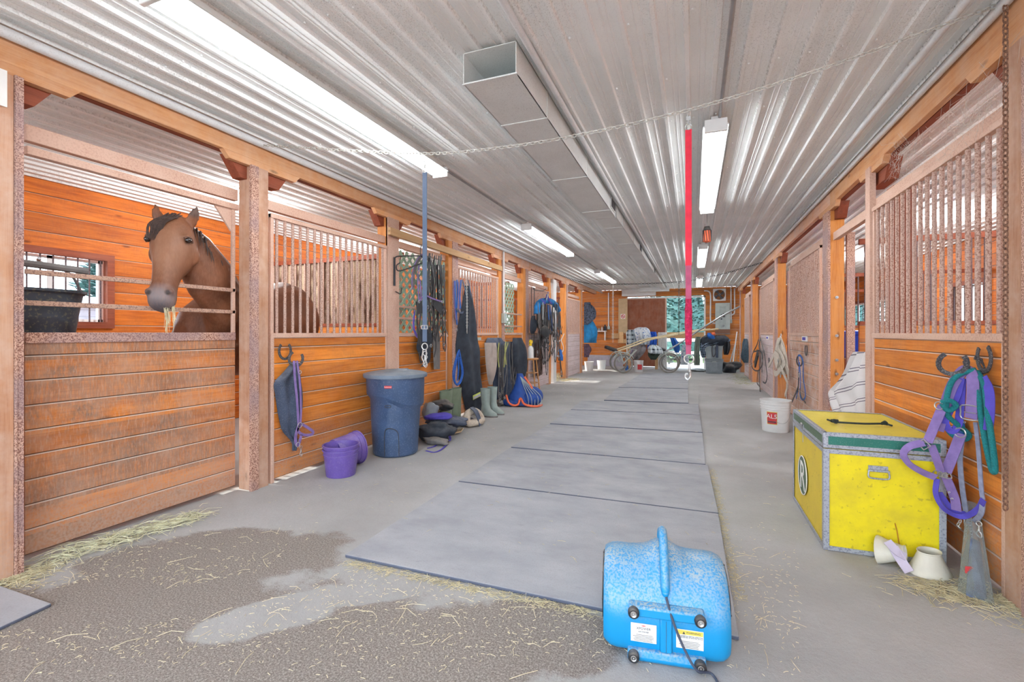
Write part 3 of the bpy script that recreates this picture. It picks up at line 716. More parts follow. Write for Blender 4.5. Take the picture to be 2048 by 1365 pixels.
front('stall_front', 'barred stall front behind the hanging blue halters and black trousers', XL, 1, PL['L3'][1] + .005, PL['L4'][0] - .005, M['boards'], nbars=16)
y0, y1 = PL['L4'][1] + .005, PL['L5'][0] - .005
t = front('tack_stall_front', 'narrow lattice stall front above the heap of harness straps', XL - .02, 1, y0, y1, M['boards'], bars=False)
lattice(t, XL - .05, y0, y0 + (y1 - y0) * .6, SILL, 2.2)
for zz in (1.36, 1.6): MB().box((XL - .03, y0, zz), (XL - .05, y1, zz + .025)).build('lattice_rail', M['frame'], t, smooth=False)
front('stall_front', 'pale lilac boarded stall front behind the big harness with the blue collar', XL, 1, PL['L5'][1] + .005, PL['L6'][0] - .005, M['boards_pale'], nbars=18)
front('stall_front', 'pale boarded stall front nearest the far left wash corner', XL, 1, PL['L7'][1] + .005, PL['L8'][0] - .005, M['boards_pale'], nbars=20, zt=2.22, barm=M['bar'])

front('stall_front', 'nearest barred stall front on the right, behind the yellow chest', XR, -1, YX(2012, XR), YX(1745, XR), M['boards'], nbars=18, zt=2.27)
front('stall_front', 'barred stall front with part-whitewashed boards, behind the white bucket', XR, -1, YX(1639, XR), YX(1578, XR), M['boards_patchy'], nbars=19, rail=True, zt=2.27)
front('stall_front', 'whitewashed barred stall front behind the coiled black bridles', XR, -1, YX(1547, XR), YX(1521, XR), M['boards_pale'], nbars=19, zt=2.24)
front('stall_front', 'furthest whitewashed barred stall front on the right wall', XR, -1, YX(1498, XR), YX(1489, XR), M['boards_pale'], nbars=18, zt=2.24)
# the open doorway track board on the right
MB().box((XR + .03, YX(1733, XR), 2.24), (XR + .08, YX(1660, XR), 2.32)).build('door_header', M['frame'], smooth=False)
bpy.data.objects['door_header']['label'] = 'pinkish header board over the open doorway with the blue tub'; bpy.data.objects['door_header']['category'] = 'board'

# ================================================================ PARTITIONS BETWEEN STALLS
def partition(label, Y, x0, x1, pegboard=False, boardm=None, n=30, zt=2.2):
    x0, x1 = sorted((x0, x1))
    t = thing('stall_partition', label, 'partition', ((x0 + x1) / 2, Y, 0))
    b = MB(); board_wall(b, Y + .02, x0, x1, .0, 1.33, [], .04, .19, -1, along='X'); b.build('board_panel', boardm or M['boards_x'], t, smooth=False)
    b = MB(); b.box((x0, Y - .03, 1.33), (x1, Y + .03, 1.37)); b.box((x0, Y - .02, zt), (x1, Y + .02, zt + .06)); fr = b.build('partition_frame', M['redwood'], t, smooth=False)
    for k in range(n):
        x = x0 + (x1 - x0) * (k + .5) / n
        MB().cyl((x, Y - .01, 1.36), (x, Y - .01, zt + .01), .011, 8).build('bar', M['darkbar'] if not pegboard else M['bar'], fr)
    if pegboard:
        MB().box((x0, Y + .02, 1.36), (x1 - .05, Y + .03, zt + .02)).build('pegboard', M['peg'], t, smooth=False)
    return t
def peg():
    m, ns, ln, bs = new_mat('grimy_pegboard'); g = ns.new('ShaderNodeNewGeometry'); co = g.outputs['Position']
    sp = ns.new('ShaderNodeSeparateXYZ'); ln.new(co, sp.inputs[0])
    fx = mth(ns, ln, 'SUBTRACT', mth(ns, ln, 'FRACT', mth(ns, ln, 'DIVIDE', sp.outputs[0], .0254)), .5); fz = mth(ns, ln, 'SUBTRACT', mth(ns, ln, 'FRACT', mth(ns, ln, 'DIVIDE', sp.outputs[2], .0254)), .5)
    d = mth(ns, ln, 'SQRT', mth(ns, ln, 'ADD', mth(ns, ln, 'MULTIPLY', fx, fx), mth(ns, ln, 'MULTIPLY', fz, fz)))
    hole = mth(ns, ln, 'LESS_THAN', d, .16)
    base = mixc(ns, ln, ramp(ns, ln, noi(ns, ln, co, 2.4, 5, .7, (3, 1, .9)), [(0.45, 0.0), (0.6, 1.0)]), s2l((200, 176, 148)), s2l((104, 74, 56)))
    base = mixc(ns, ln, mth(ns, ln, 'MULTIPLY', hole, .75), base, (0.03, .02, .015)); ln.new(base, bs.inputs['Base Color']); bs.inputs['Roughness'].default_value = .8
    return m
M['peg'] = peg()
partition('barred partition with grimy pegboard behind the horse', 4.95, XLB, XL - .16, True, n=34)
partition('barred partition at the far side of the second left stall', 8.55, XLB, XL - .16, n=26)
partition('barred partition beside the straw-strewn left stall', 12.78, XLB, XL - .16, n=26)
partition('barred partition behind the nearest right grille', 6.05, XR + .3, XRB, n=24)
partition('barred partition in the middle of the right stalls', 9.5, XR + .3, XRB, n=24)
partition('furthest barred partition in the right stalls', 13.1, XR + .3, XRB, n=20)
partition('near partition closing the right stall at the photo edge', 2.5, XR + .18, XRB, n=10)
partition('near partition closing the horse stall at the photo edge', 1.0, XLB, XL - .16, n=10)

# ================================================================ MATS
def floor_poly(pts, z0, z1, name, mt, label, group=None, cat='mat'):
    b = MB(); b.prism([V((p.x, p.y, z0)) for p in pts], (0, 0, z1 - z0))
    return tag(b.build(name, mt, smooth=False, bevel=.004), label, cat, group)
def Q(*pp): return [onZ(x, y) for x, y in pp]
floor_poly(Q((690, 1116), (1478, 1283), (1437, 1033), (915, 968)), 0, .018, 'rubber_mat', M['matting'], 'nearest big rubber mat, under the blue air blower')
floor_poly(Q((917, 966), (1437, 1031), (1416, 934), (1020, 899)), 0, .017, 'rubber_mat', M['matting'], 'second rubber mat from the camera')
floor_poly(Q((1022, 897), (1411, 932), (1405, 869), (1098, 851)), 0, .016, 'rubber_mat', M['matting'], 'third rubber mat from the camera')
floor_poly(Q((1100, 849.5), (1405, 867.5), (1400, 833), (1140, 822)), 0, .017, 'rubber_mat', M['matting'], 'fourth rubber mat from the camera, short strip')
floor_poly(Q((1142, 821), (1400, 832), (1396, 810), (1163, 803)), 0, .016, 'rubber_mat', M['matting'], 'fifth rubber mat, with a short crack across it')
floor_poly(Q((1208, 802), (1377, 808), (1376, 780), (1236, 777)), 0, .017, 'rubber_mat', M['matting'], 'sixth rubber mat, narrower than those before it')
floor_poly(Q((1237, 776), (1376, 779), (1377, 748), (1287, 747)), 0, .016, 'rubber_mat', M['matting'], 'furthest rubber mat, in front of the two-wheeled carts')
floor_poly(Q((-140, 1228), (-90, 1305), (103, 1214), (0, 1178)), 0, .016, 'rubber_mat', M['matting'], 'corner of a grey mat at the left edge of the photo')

# ================================================================ DUCT, FIXTURES, CONDUITS
t = thing('air_duct', 'long square sheet-metal duct under the ceiling with an open near end', 'duct', (-1.03, 9, 2.63))
XD0, XD1 = -1.19, -.876; segs = [(2.30, 5.62, XD0, .17), (5.7, 8.6, XD0 + .07, .15), (8.66, 12.0, XD0 + .13, .13), (12.1, 16.3, XD0 + .17, .11)]
for k, (a, c, x0, h) in enumerate(segs):
    z1 = ZC - .004; z0 = z1 - h; th = .004; b = MB()
    b.box((x0, a, z0), (XD1, c, z0 + th)); b.box((x0, a, z0), (x0 + th, c, z1)); b.box((XD1 - th, a, z0), (XD1, c, z1)); b.box((x0, a, z1 - th), (XD1, c, z1))
    if k: b.box((x0, a, z0), (XD1, a + th, z1))
    for yy in ([a + .55 + 1.2 * i for i in range(int((c - a) / 1.2) + 1)]):
        if yy < c - .1: b.box((x0 - .004, yy, z0 - .004), (XD1 + .004, yy + .02, z1))
    b.box((x0 - .006, a - .004, z0 - .006), (XD1 + .006, a + .012, z0)); 
    b.build('duct_section', M['galv'], t, smooth=False)
MB().box((XD0 + .004, 2.75, 2.634), (XD1 - .004, 2.755, ZC - .01)).build('duct_baffle', M['duct_in'], t, smooth=False)
for yy in (5.25, 8.2, 11.3):
    b = MB(); b.box((XD1 + .001, yy, ZC - .14), (XD1 + .012, yy + .30, ZC - .03)); v = b.build('vent_grille', M['white'], t, smooth=False)
    b = MB()
    for q in range(5): b.box((XD1 + .012, yy + .02 + q * .055, ZC - .13), (XD1 + .016, yy + .055 + q * .055, ZC - .04))
    b.build('vent_opening', M['leather'], v, smooth=False)
MB().box((XD0 - .55, 16.4, ZC - .15), (XD1 + .1, 16.6, ZC - .02)).build('end_boot', M['galv'], t, smooth=False)

def emis(name, col, s):
    m, ns, ln, bs = new_mat(name); bs.inputs['Emission Color'].default_value = (*col, 1); bs.inputs['Emission Strength'].default_value = s; bs.inputs['Base Color'].default_value = (.8, .8, .8, 1)
    return m
M['tubeon'] = emis('lit_fluorescent_tube', (.90, .96, 1), 16.0)
FIX = [(-2.17, 1.3, 'long double tube light nearest the camera on the left'), (-2.17, 6.1, 'double tube light midway along the left of the ceiling'), (-2.17, 11.2, 'furthest double tube light on the left'),
       (.145, -1.4, 'unseen double tube light added on the ceiling behind the camera'), (.145, 3.6, 'double tube light beside the red strap'), (.145, 8.6, 'double tube light beyond the orange lantern'), (.145, 13.3, 'furthest double tube light on the right')]  # fixture behind the camera is added, at the row's spacing, to brighten the ceiling
root = None
for x, y, lab in FIX:
    if root is None:
        root = thing('tube_light', lab, 'light', (x, y, 2.68)); L = 2.44
        b = MB(); b.prism([(x - .05, y, 2.755), (x - .085, y, 2.722), (x - .07, y, 2.72), (x + .07, y, 2.72), (x + .085, y, 2.722), (x + .05, y, 2.755)], (0, L, 0)); b.box((x - .03, y + .02, 2.76), (x + .03, y + L - .02, ZC - .004)); b.build('housing', M['white'], root, smooth=False)
        for dy in (0, L): MB().box((x - .075, y + dy - .012, 2.675), (x + .075, y + dy + .012, 2.765)).build('end_cap', M['steel'] if 0 else M['white'], root, smooth=False, bevel=.004)
        for dx in (-.045, .045): MB().cyl((x + dx, y + .012, 2.70), (x + dx, y + L - .012, 2.70), .016, 10).build('tube', M['tubeon'], root)
    else: dup(root, (x, y, 2.68), label=lab)
# fill lamps added to brighten the dark stalls, kept mostly out of view
M['jar'] = emis('fill_lamp_glow', (.95, .98, 1), 12.0)
root = None
for x, y, lab in ((-4.7, 3.84, 'added fill lamp on the ceiling of the horse stall'), (-4.8, 6.9, 'added fill lamp on the ceiling of the lattice-fronted stall'), (-4.8, 10.6, 'added fill lamp on the ceiling of the lilac-fronted stall'), (-4.8, 14.2, 'added fill lamp over the far left wash corner'),
                  (2.95, 4.6, 'added fill lamp on the ceiling of the nearest right stall'), (2.95, 7.9, 'added fill lamp on the ceiling of the second right stall'), (2.95, 11.4, 'added fill lamp on the ceiling of the third right stall')):
    if root is None:
        root = thing('fill_lamp', lab, 'light', (x, y, 2.66))
        MB().lathe([(0, .14), (.05, .14), (.05, .10), (.04, .10)], 16, (x, y, 2.66)).build('fill_lamp_base', M['white'], root)
        MB().lathe([(.035, .10), (.045, .06), (.04, .02), (.015, 0), (0, 0)], 16, (x, y, 2.66)).build('fill_lamp_jar', M['jar'], root); r_ = root
    else: r_ = dup(root, (x, y, 2.66), label=lab)
    d_ = bpy.data.lights.new('fill_bulb', 'POINT'); d_.energy = 44; d_.color = (.95, .98, 1); d_.shadow_soft_size = .05
    o_ = bpy.data.objects.new('fill_bulb', d_); C.objects.link(o_); o_.location = (x, y, 2.60)
# lantern
p = atD(1414, 469, 5.9)
t = thing('hanging_lantern', 'small orange and black caged lantern hanging beyond the tube light', 'lantern', (p.x, p.y, p.z))
MB().lathe([(.0, .10), (.03, .10), (.045, .06), (.05, .055), (.05, .045)], 16, p).build('cap', M['black'], t)
MB().lathe([(.042, .045), (.046, -.09), (.03, -.10), (0, -.10)], 16, p).build('body', [M['orange']], t)
b = MB()
for k in range(10):
    a = k * PI / 5; b.tube([p + V((.05 * math.cos(a + s * .3), .05 * math.sin(a + s * .3), .05 - .14 * s)) for s in (0, .5, 1)], .004, 5)
b.build('cage', M['black'], t); MB().tube([p + V((0, 0, .1)), V((p.x, p.y, ZC))], .004, 5).build('hook', M['steel'], t)

def pipe(name, label, pts, r, mt, clips=0, cat='pipe'):
    b = MB(); b.tube(pts, r, 12)
    o = b.build(name, mt); tag(o, label, cat); return o
pipe('white_conduit', 'thick white pipe along the top of the left beam', [(XL + .035, YB, ZC - .045), (XL + .035, 4.0, ZC - .045), (XL + .035, YE, ZC - .045)], .028, M['whitepipe'])
t = pipe('white_conduit', 'white pipe along the top of the right beam', [(XR - .03, YB, ZC - .035), (XR - .03, YE, ZC - .035)], .022, M['whitepipe'])
pipe('white_conduit', 'white pipe on the ceiling a hand away from the right beam', [(XR - .2, YB, ZC - .03), (XR - .2, YE, ZC - .03)], .02, M['whitepipe'])
pipe('white_conduit', 'white pipe beside the ceiling duct', [(XD1 + .06, 1.9, ZC - .03), (XD1 + .06, 16.3, ZC - .03)], .018, M['whitepipe'])
for q0, q1, lab in ((3.76, 6.08, 'grey conduit on the ceiling between the first two tube lights on the left'), (8.56, 11.18, 'grey conduit on the ceiling between the last two tube lights on the left')):
    pipe('grey_conduit', lab, [(-2.17, q0, ZC - .02), (-2.17, q1, ZC - .02)], .012, M['steel'])
pipe('grey_conduit', 'thin grey conduit running along the ceiling into the tube light beside the red strap', [(.17, YB, ZC - .02), (.17, 3.6, ZC - .02)], .012, M['steel'])
# conduit drop with box beside the narrow lattice
yy = YX(1004, XL); t = thing('conduit_drop', 'white vertical conduit with a switch box left of the narrow lattice', 'conduit', (XL + .02, yy, 1.4))
MB().tube([(XL + .03, yy, 2.72), (XL + .03, yy, 1.58)], .018, 10).build('conduit', M['whitepipe'], t)
MB().box((XL + .005, yy - .05, 1.42), (XL + .07, yy + .07, 1.6)).build('switch_box', M['panelgrey'], t, smooth=False, bevel=.006)
# loose lumber laid across the posts
p0 = onX(778, 462, XL + .06); p1 = onX(1003, 538, XL + .06)
b = MB(); d = (p1 - p0).normalized(); b.obox((p0 + p1) / 2 + V((0.0, 0, 0)), (1, 0, 0), d, V((1, 0, 0)).cross(d), .04, (p1 - p0).length, .085)
tag(b.build('lumber_board', M['lumber'], smooth=False, bevel=.003), 'fresh yellow two-by-four nailed across three posts under the left beam', 'board')
# ================================================================ HORSE
def horse_mat():
    m, ns, ln, bs = new_mat('bay_coat'); tc = ns.new('ShaderNodeTexCoord'); g = ns.new('ShaderNodeNewGeometry'); co = g.outputs['Position']
    n1 = noi(ns, ln, co, 5, 4); fine = noi(ns, ln, co, 90, 4, .6, (1, 1, .3))
    base = mixc(ns, ln, ramp(ns, ln, n1, [(.35, 0.), (.65, 1.)]), s2l((98, 58, 38)), s2l((128, 80, 54)))
    def near(c, r, soft):
        d = ns.new('ShaderNodeVectorMath'); d.operation = 'DISTANCE'; ln.new(co, d.inputs[0]); d.inputs[1].default_value = tuple(c)
        return ramp(ns, ln, mth(ns, ln, 'DIVIDE', d.outputs['Value'], r * 2), [(.5 - soft, 1.), (.5, 0.)])
    base = mixc(ns, ln, mth(ns, ln, 'MULTIPLY', near(H_face, .27, .3), .6), base, s2l((154, 110, 84)))       # paler face
    sp = ns.new('ShaderNodeSeparateXYZ'); ln.new(co, sp.inputs[0])
    base = mixc(ns, ln, mth(ns, ln, 'MULTIPLY', near(H_muz, .115, .2), .88), base, s2l((128, 116, 116)))
    base = mixc(ns, ln, mth(ns, ln, 'MULTIPLY', near(H_chin, .085, .3), .9), base, s2l((82, 78, 84)))
    for nst in H_nost: base = mixc(ns, ln, mth(ns, ln, 'MULTIPLY', near(nst, .023, .25), .95), base, s2l((34, 26, 26)))
    for e in H_eyes: base = mixc(ns, ln, mth(ns, ln, 'MULTIPLY', near(e, .036, .22), .7), base, s2l((84, 56, 42)))
    base = mixc(ns, ln, mth(ns, ln, 'MULTIPLY', near(H_earR, .06, .2), .9), base, s2l((64, 48, 44)))
    legs = ramp(ns, ln, sp.outputs[2], [(.45, 1.), (.7, 0.)]); base = mixc(ns, ln, legs, base, s2l((42, 32, 30)))
    base = mixc(ns, ln, mth(ns, ln, 'MULTIPLY', ramp(ns, ln, fine, [(.4, 0.), (.7, 1.)]), .15), base, s2l((176, 134, 106)))
    ln.new(base, bs.inputs['Base Color']); bs.inputs['Roughness'].default_value = .48; bs.inputs['Specular IOR Level'].default_value = .35
    b = ns.new('ShaderNodeBump'); b.inputs['Strength'].default_value = .15; b.inputs['Distance'].default_value = .003; ln.new(fine, b.inputs['Height']); ln.new(b.outputs[0], bs.inputs['Normal'])
    return m
HO = atD(345, 438, 3.34) ; HM = atD(317, 612, 3.10)
# atD uses distance along the viewing ray's ground length factor: keep head length true
hd = (HM - HO).normalized(); HL = (HM - HO).length
tocam = V((0 - HO.x, 0 - HO.y, 0)).normalized()
fw = Matrix.Rotation(math.radians(-20), 3, 'Z') @ tocam     # face turned a little to the viewer's left
fw = (fw - hd * fw.dot(hd)).normalized(); hl = hd.cross(fw).normalized()
if hl.dot(V((ct, st, 0))) < 0: hl = -hl                      # hl points to the viewer's right
def HP(s, x, y): return HO + hd * (s * HL / .645) + hl * x + fw * y
W = 1.24
secs = [(-.045, .040, .00, -.10), (-.01, .068, .035, -.15), (.05, .092, .055, -.19), (.11, .108, .068, -.235), (.165, .116, .072, -.265), (.22, .108, .072, -.275), (.28, .092, .066, -.26), (.34, .077, .060, -.215),
        (.40, .066, .055, -.165), (.46, .060, .052, -.14), (.52, .061, .050, -.128), (.57, .066, .044, -.122), (.61, .064, .030, -.112), (.64, .052, .006, -.10), (.658, .026, -.03, -.08)]
hb = MB(); rings = []
for s, hw, yf, yb in secs:
    r = []; cy = (yf + yb) / 2; hy = (yf - yb) / 2; nn = 20
    for i in range(nn):
        a = 2 * PI * i / nn; c_, s_ = math.cos(a), math.sin(a)
        ex = abs(c_) ** .8 * (1 if c_ > 0 else -1); ey = abs(s_) ** .85 * (1 if s_ > 0 else -1)
        narrow = 1.0 - (.28 if .1 < s < .5 else .1) * max(0, s_) ** 2 - .25 * max(0, -s_) ** 1.5
        r.append(HP(s, ex * hw * W * narrow, cy + ey * hy))
    rings.append(r)
hb.loft(rings)
# eye sockets / brow, cheek, nostril rims, lips
H_eyes = [HP(.175, x * W, .012) for x in (-.103, .103)]
H_nost = [HP(.565, x * W, .030) for x in (-.043, .043)]
for sgn in (-1, 1):
    hb.ball(HP(.150, sgn * .092 * W, .018), (.030, .030, .022)); hb.ball(HP(.215, sgn * .080 * W, -.12), (.040, .07, .08))
    hb.ball(HP(.555, sgn * .050 * W, .018), .026); hb.ball(HP(.33, sgn * .05, .02), (.02, .02, .09))
hb.ball(HP(.625, 0, -.085), (.045, .04, .035))
H_muz = HP(.585, 0, -.02); H_chin = HP(.645, 0, -.03); H_face = HP(.24, 0, .07)
def ear(base, tip, out, wd):
    base, tip, out = V(base), V(tip), V(out).normalized(); ax = (tip - base); L = ax.length; ax.normalize(); sd_ = ax.cross(out).normalized(); rr = []
    for f, k in ((0, .7), (.2, .95), (.42, 1.0), (.65, .78), (.85, .42), (1, .06)):
        c = base + ax * (L * f) + out * (.008 * math.sin(f * PI)); rr.append([c + sd_ * (wd * k * math.cos(a)) + out * (wd * k * (.55 * math.sin(a) if math.sin(a) < 0 else .12 * math.sin(a))) for a in [2 * PI * i / 12 for i in range(12)]])
    hb.loft(rr)
eL = HP(.025, -.088, -.03); eR = HP(.03, .098, -.05)
up = V((0, 0, 1))
ear(eL, eL + up * .155 + hl * -.03, fw - hl * .25, .042); tR = eR + up * .175 + hl * .05
ear(eR, tR, hl * .5 + fw * .75, .042); H_earR = (eR + tR) / 2 + up * .03
# neck: poll back to the shoulders
n0 = HP(.07, .0, -.16)
wth = V((-3.92, 2.95, 1.50)); chest = V((-3.80, 2.42, 1.12))
npath = [(HP(.03, .0, -.11), .105, .09), (HP(.09, .05, -.24), .165, .105), (atD(412, 560, 3.62) + V((-.02, .05, .02)), .225, .125), (atD(455, 600, 3.85) + V((-.05, .02, -.02)), .28, .16), (V((-3.86, 2.82, 1.32)), .36, .22), (V((-3.88, 3.0, 1.30)), .36, .27)]
rr = []
ps = [p for p, _, _ in npath]
for i, (p, rv, rh) in enumerate(npath):
    t_ = (ps[min(i + 1, len(ps) - 1)] - ps[max(i - 1, 0)]).normalized(); sd_ = t_.cross(up).normalized(); vv = sd_.cross(t_).normalized()
    rr.append([p + sd_ * (rh * math.cos(a)) + vv * (rv * math.sin(a)) for a in [2 * PI * k / 18 for k in range(18)]])
hb.loft(rr)
# trunk
rr = []
for y, cx, cz, rx, rz in ((2.52, -3.86, 1.20, .10, .14), (2.58, -3.86, 1.20, .20, .27), (2.72, -3.87, 1.22, .26, .36), (2.88, -3.88, 1.26, .28, .40), (3.05, -3.88, 1.25, .31, .39), (3.2, -3.88, 1.26, .33, .40), (3.36, -3.87, 1.32, .32, .40), (3.5, -3.86, 1.38, .31, .38), (3.64, -3.85, 1.39, .29, .34), (3.77, -3.84, 1.35, .22, .27), (3.85, -3.84, 1.31, .10, .13)):
    rr.append([V((cx + rx * math.cos(a), y, cz + rz * math.sin(a))) for a in [2 * PI * k / 22 for k in range(22)]])
hb.loft(rr)
hb.ball((-3.74, 2.66, 1.12), (.14, .14, .2)); hb.ball((-4.0, 2.66, 1.12), (.14, .14, .2))
for sx in (-.16, .16):
    cx = -3.87 + sx
    hb.tube(cr([(cx, 2.76, 1.15), (cx, 2.72, .92), (cx, 2.74, .55), (cx, 2.74, .48), (cx, 2.74, .25), (cx, 2.72, .14), (cx, 2.68, .06)], 3), .06, 10, scale=[2.2, 2.0, 1.8, 1.6, 1.4, 1.2, 1.05, .95, .95, .9, .75, .65, .65, .6, .6, .7, .7, .75, .8][:19])
    hb.cyl((cx, 2.66, .0), (cx, 2.68, .08), .065, 12, .052)
    hb.tube(cr([(cx, 3.58, 1.2), (cx, 3.48, .92), (cx, 3.64, .62), (cx, 3.65, .52), (cx, 3.58, .28), (cx, 3.56, .15), (cx, 3.51, .06)], 3), .065, 10, scale=[3.0, 2.8, 2.5, 2.2, 2.0, 1.7, 1.4, 1.1, 1.0, .9, .8, .65, .62, .6, .6, .7, .7, .75, .8][:19])
    hb.cyl((cx, 3.49, .0), (cx, 3.51, .08), .065, 12, .052)
ht = thing('horse', 'bay horse with dark forelock looking out over the stall door', 'horse', (-3.87, 3.2, 0))
ho = hb.build('horse_body', horse_mat(), ht, smooth=True, angle=180)
rm = ho.modifiers.new('skin', 'REMESH'); rm.mode = 'VOXEL'; rm.voxel_size = .011; rm.use_smooth_shade = True
sm = ho.modifiers.new('soft', 'SMOOTH'); sm.factor = .5; sm.iterations = 7
for e, sgn in zip(H_eyes, (-1, 1)):
    ec = HP(.172, sgn * .099 * W, .016)
    eye = MB().ball(ec, .0215, 14, 10).build('eye', M['eyeball'] if 'eyeball' in M else plain('dark_eye', (34, 22, 18), .08, var=.05, spec=.9), ht)
    MB().tube(cr([HP(.176, sgn * .112 * W, -.018), HP(.158, sgn * .112 * W, .006), HP(.158, sgn * .098 * W, .032), HP(.172, sgn * .086 * W, .042)], 5), .0075, 8).build('eyelid', plain('dark_eyelid', (92, 60, 44), .6), ht)
hairm = plain('dark_horse_hair', (74, 58, 52), .6, var=.35, scale=60)
b = MB(); random.seed(4)
for i in range(150):            # forelock swept to the viewer's left
    x0 = random.uniform(-.035, .055); s0 = random.uniform(-.035, .01); lf = random.uniform(.3, 1)
    p0 = HP(s0, x0, random.uniform(-.02, .03)); p1 = HP(.035, x0 - .02, .062 + .008 * random.random()); p2 = HP(.07 + .03 * lf, x0 - .05 - .03 * lf, .07 + .008 * random.random()); p3 = HP(.10 + .10 * lf, -.04 - .055 * lf + x0 * .6, .068 - .02 * lf)
    pts = cr([p0, p1, p2, p3], 4); b.tube(pts, .0036, 4, scale=[1 - .75 * k / (len(pts) - 1) for k in range(len(pts))])
b.build('forelock', hairm, ht)
b = MB()                         # mane along the crest, falling on the far side
crest = cr([HP(-.02, .03, -.15), atD(398, 470, 3.50), atD(424, 512, 3.62), atD(452, 548, 3.78), V((-3.88, 2.86, 1.67))], 14)
for i in range(170):
    q = crest[min(int(i / 170 * len(crest)), len(crest) - 1)] + V((random.uniform(-.015, .015), random.uniform(-.01, .01), random.uniform(-.01, .012)))
    L = random.uniform(.05, .17); pts = [q, q + V((-.02, .03, .012)), q + V((-.05, .03, -L * .5)), q + V((-.06, .02, -L))]
    if i % 4 == 0: pts = [q, q + V((.02, -.01, .014)), q + V((.04, -.015, -L * .25)), q + V((.045, -.015, -L * .5))]
    pts = cr(pts, 3); b.tube(pts, .006, 4, scale=[1 - .7 * k / (len(pts) - 1) for k in range(len(pts))])
b.build('mane', hairm, ht)
b = MB()
for i in range(60):
    x0 = random.uniform(-.04, .04); pts = cr([(-3.84 + x0 * .5, 3.82, 1.46 + random.uniform(-.03, .03)), (-3.84 + x0, 3.92, 1.25), (-3.84 + x0 * 1.4, 3.94, .9), (-3.84 + x0, 3.92, .5 + random.uniform(-.1, .1))], 4)
    b.tube(pts, .007, 4)
b.build('tail', hairm, ht)
# hay trailing from the mouth
b = MB()
for i in range(26):
    x0 = random.uniform(-.01, .06); pts = cr([HP(.62, x0 + .015, -.05), HP(.66, x0 + .03, -.03 + random.uniform(-.02, .02)), HP(.70 + random.uniform(0, .05), x0 + .045, -.02), HP(.72 + random.uniform(0, .12), x0 + .05, -.02)], 3)
    b.tube(pts, .0014, 3)
tag(b.build('hay_wisp', M['straw'], smooth=False), 'wisp of hay hanging from the horse’s mouth'.replace('’', "'"), 'hay', kind='stuff')

# black feed tub hooked on the horse's stall door, with chain and snap
ft = thing('feed_tub', 'round black feed tub hanging inside the horse stall by the left post', 'tub', (-3.72, 1.62, 1.2))
c = V((-3.74, 1.52, 1.12)); R = .27
b = MB(); b.lathe([(.0, .0), (.20, .0), (.235, .12), (.25, .24), (R, .36), (R + .02, .37), (R + .02, .385), (R - .005, .385), (.24, .26), (.19, .03), (0, .02)], 28, c); b.build('tub', M['rubtub'] if 'rubtub' in M else plain('scuffed_black_rubber', (58, 64, 74), .6, var=.3, scale=6, dust=.6, speck=.5, speckc=(120, 116, 90), speck_scale=60), ft)
MB().tube(cr([c + V((.05, .27, .38)), c + V((.10, .18, .50)), c + V((.20, .0, .54)), c + V((.30, -.05, .55))], 6), .008, 8).build('bail_handle', M['steel'], ft)
MB().tube([c + V((.25, -.4, .53)), c + V((.33, .16, .50))], .020, 8).build('wrapped_bar', M['leather_grey'], ft)

# ================================================================ BLUE AIR BLOWER
bc = onZ(1332, 1332); yaw = TH - math.radians(13.5)
U = V((math.cos(yaw), math.sin(yaw), 0)); Vv = V((math.sin(yaw), -math.cos(yaw), 0))   # Vv faces the camera
bc = bc - Vv * .17
def BP(u, v, z): return bc + U * u + Vv * v + V((0, 0, z))
def blower_mat():
    m, ns, ln, bs = new_mat('dusty_cyan_plastic'); g = ns.new('ShaderNodeNewGeometry'); co = g.outputs['Position']
    sp = ns.new('ShaderNodeSeparateXYZ'); ln.new(g.outputs['Normal'], sp.inputs[0])
    up_ = ramp(ns, ln, sp.outputs[2], [(.05, 0.), (.75, 1.)]); d = ramp(ns, ln, noi(ns, ln, co, 9, 6, .7), [(.3, .3), (.65, 1.)]); f = ramp(ns, ln, noi(ns, ln, co, 130, 3), [(.40, 0.15), (.56, 1.)])
    base = mixc(ns, ln, mth(ns, ln, 'MULTIPLY', mth(ns, ln, 'MULTIPLY', mth(ns, ln, 'MULTIPLY', up_, d), f), .97), s2l((10, 142, 200)), s2l((172, 180, 178)))
    ln.new(base, bs.inputs['Base Color']); bs.inputs['Roughness'].default_value = .4; return m
M['cyan'] = blower_mat()
bt = thing('air_blower', 'bright blue carpet blower standing on end in the aisle foreground', 'blower', (bc.x, bc.y, 0))
prof = cr([(-.17, .012), (.06, .012), (.135, .02), (.165, .06), (.168, .15), (.152, .215), (.108, .285), (.045, .332), (-.04, .345), (-.12, .32), (-.185, .25), (-.205, .16), (-.195, .06)] and
          [V((a, c_, 0)) for a, c_ in [(-.17, .012), (.06, .012), (.135, .02), (.165, .06), (.168, .15), (.152, .215), (.108, .285), (.045, .332), (-.04, .345), (-.12, .32), (-.185, .25), (-.205, .16), (-.195, .06)]], 4, True)
rings = []
us = [-.232, -.229, -.222, -.205, -.18, -.14, -.10, -.075, -.055, -.04, -.025, 0, .025, .04, .055, .075, .10, .14, .18, .205, .222, .229, .232]
for u in us:
    e = abs(u); k = 1.0 if e < .18 else (1 - .12 * ((e - .18) / .052) ** 2.4); hump = math.exp(-(u / .055) ** 2)
    rg = []
    for p in prof:
        v_, z_ = p.x, p.y; v2 = -.02 + (v_ + .02) * k; z2 = .19 + (z_ - .19) * k
        f_ = max(0, (z_ - .20) / .17); z2 += .06 * hump * min(f_, 1) ** 2 ; v2 += .0
        rg.append(BP(u, v2, max(z2, .004)))
    rings.append(rg)
b = MB(); b.loft(rings)
b.build('housing', M['cyan'], bt, angle=50)
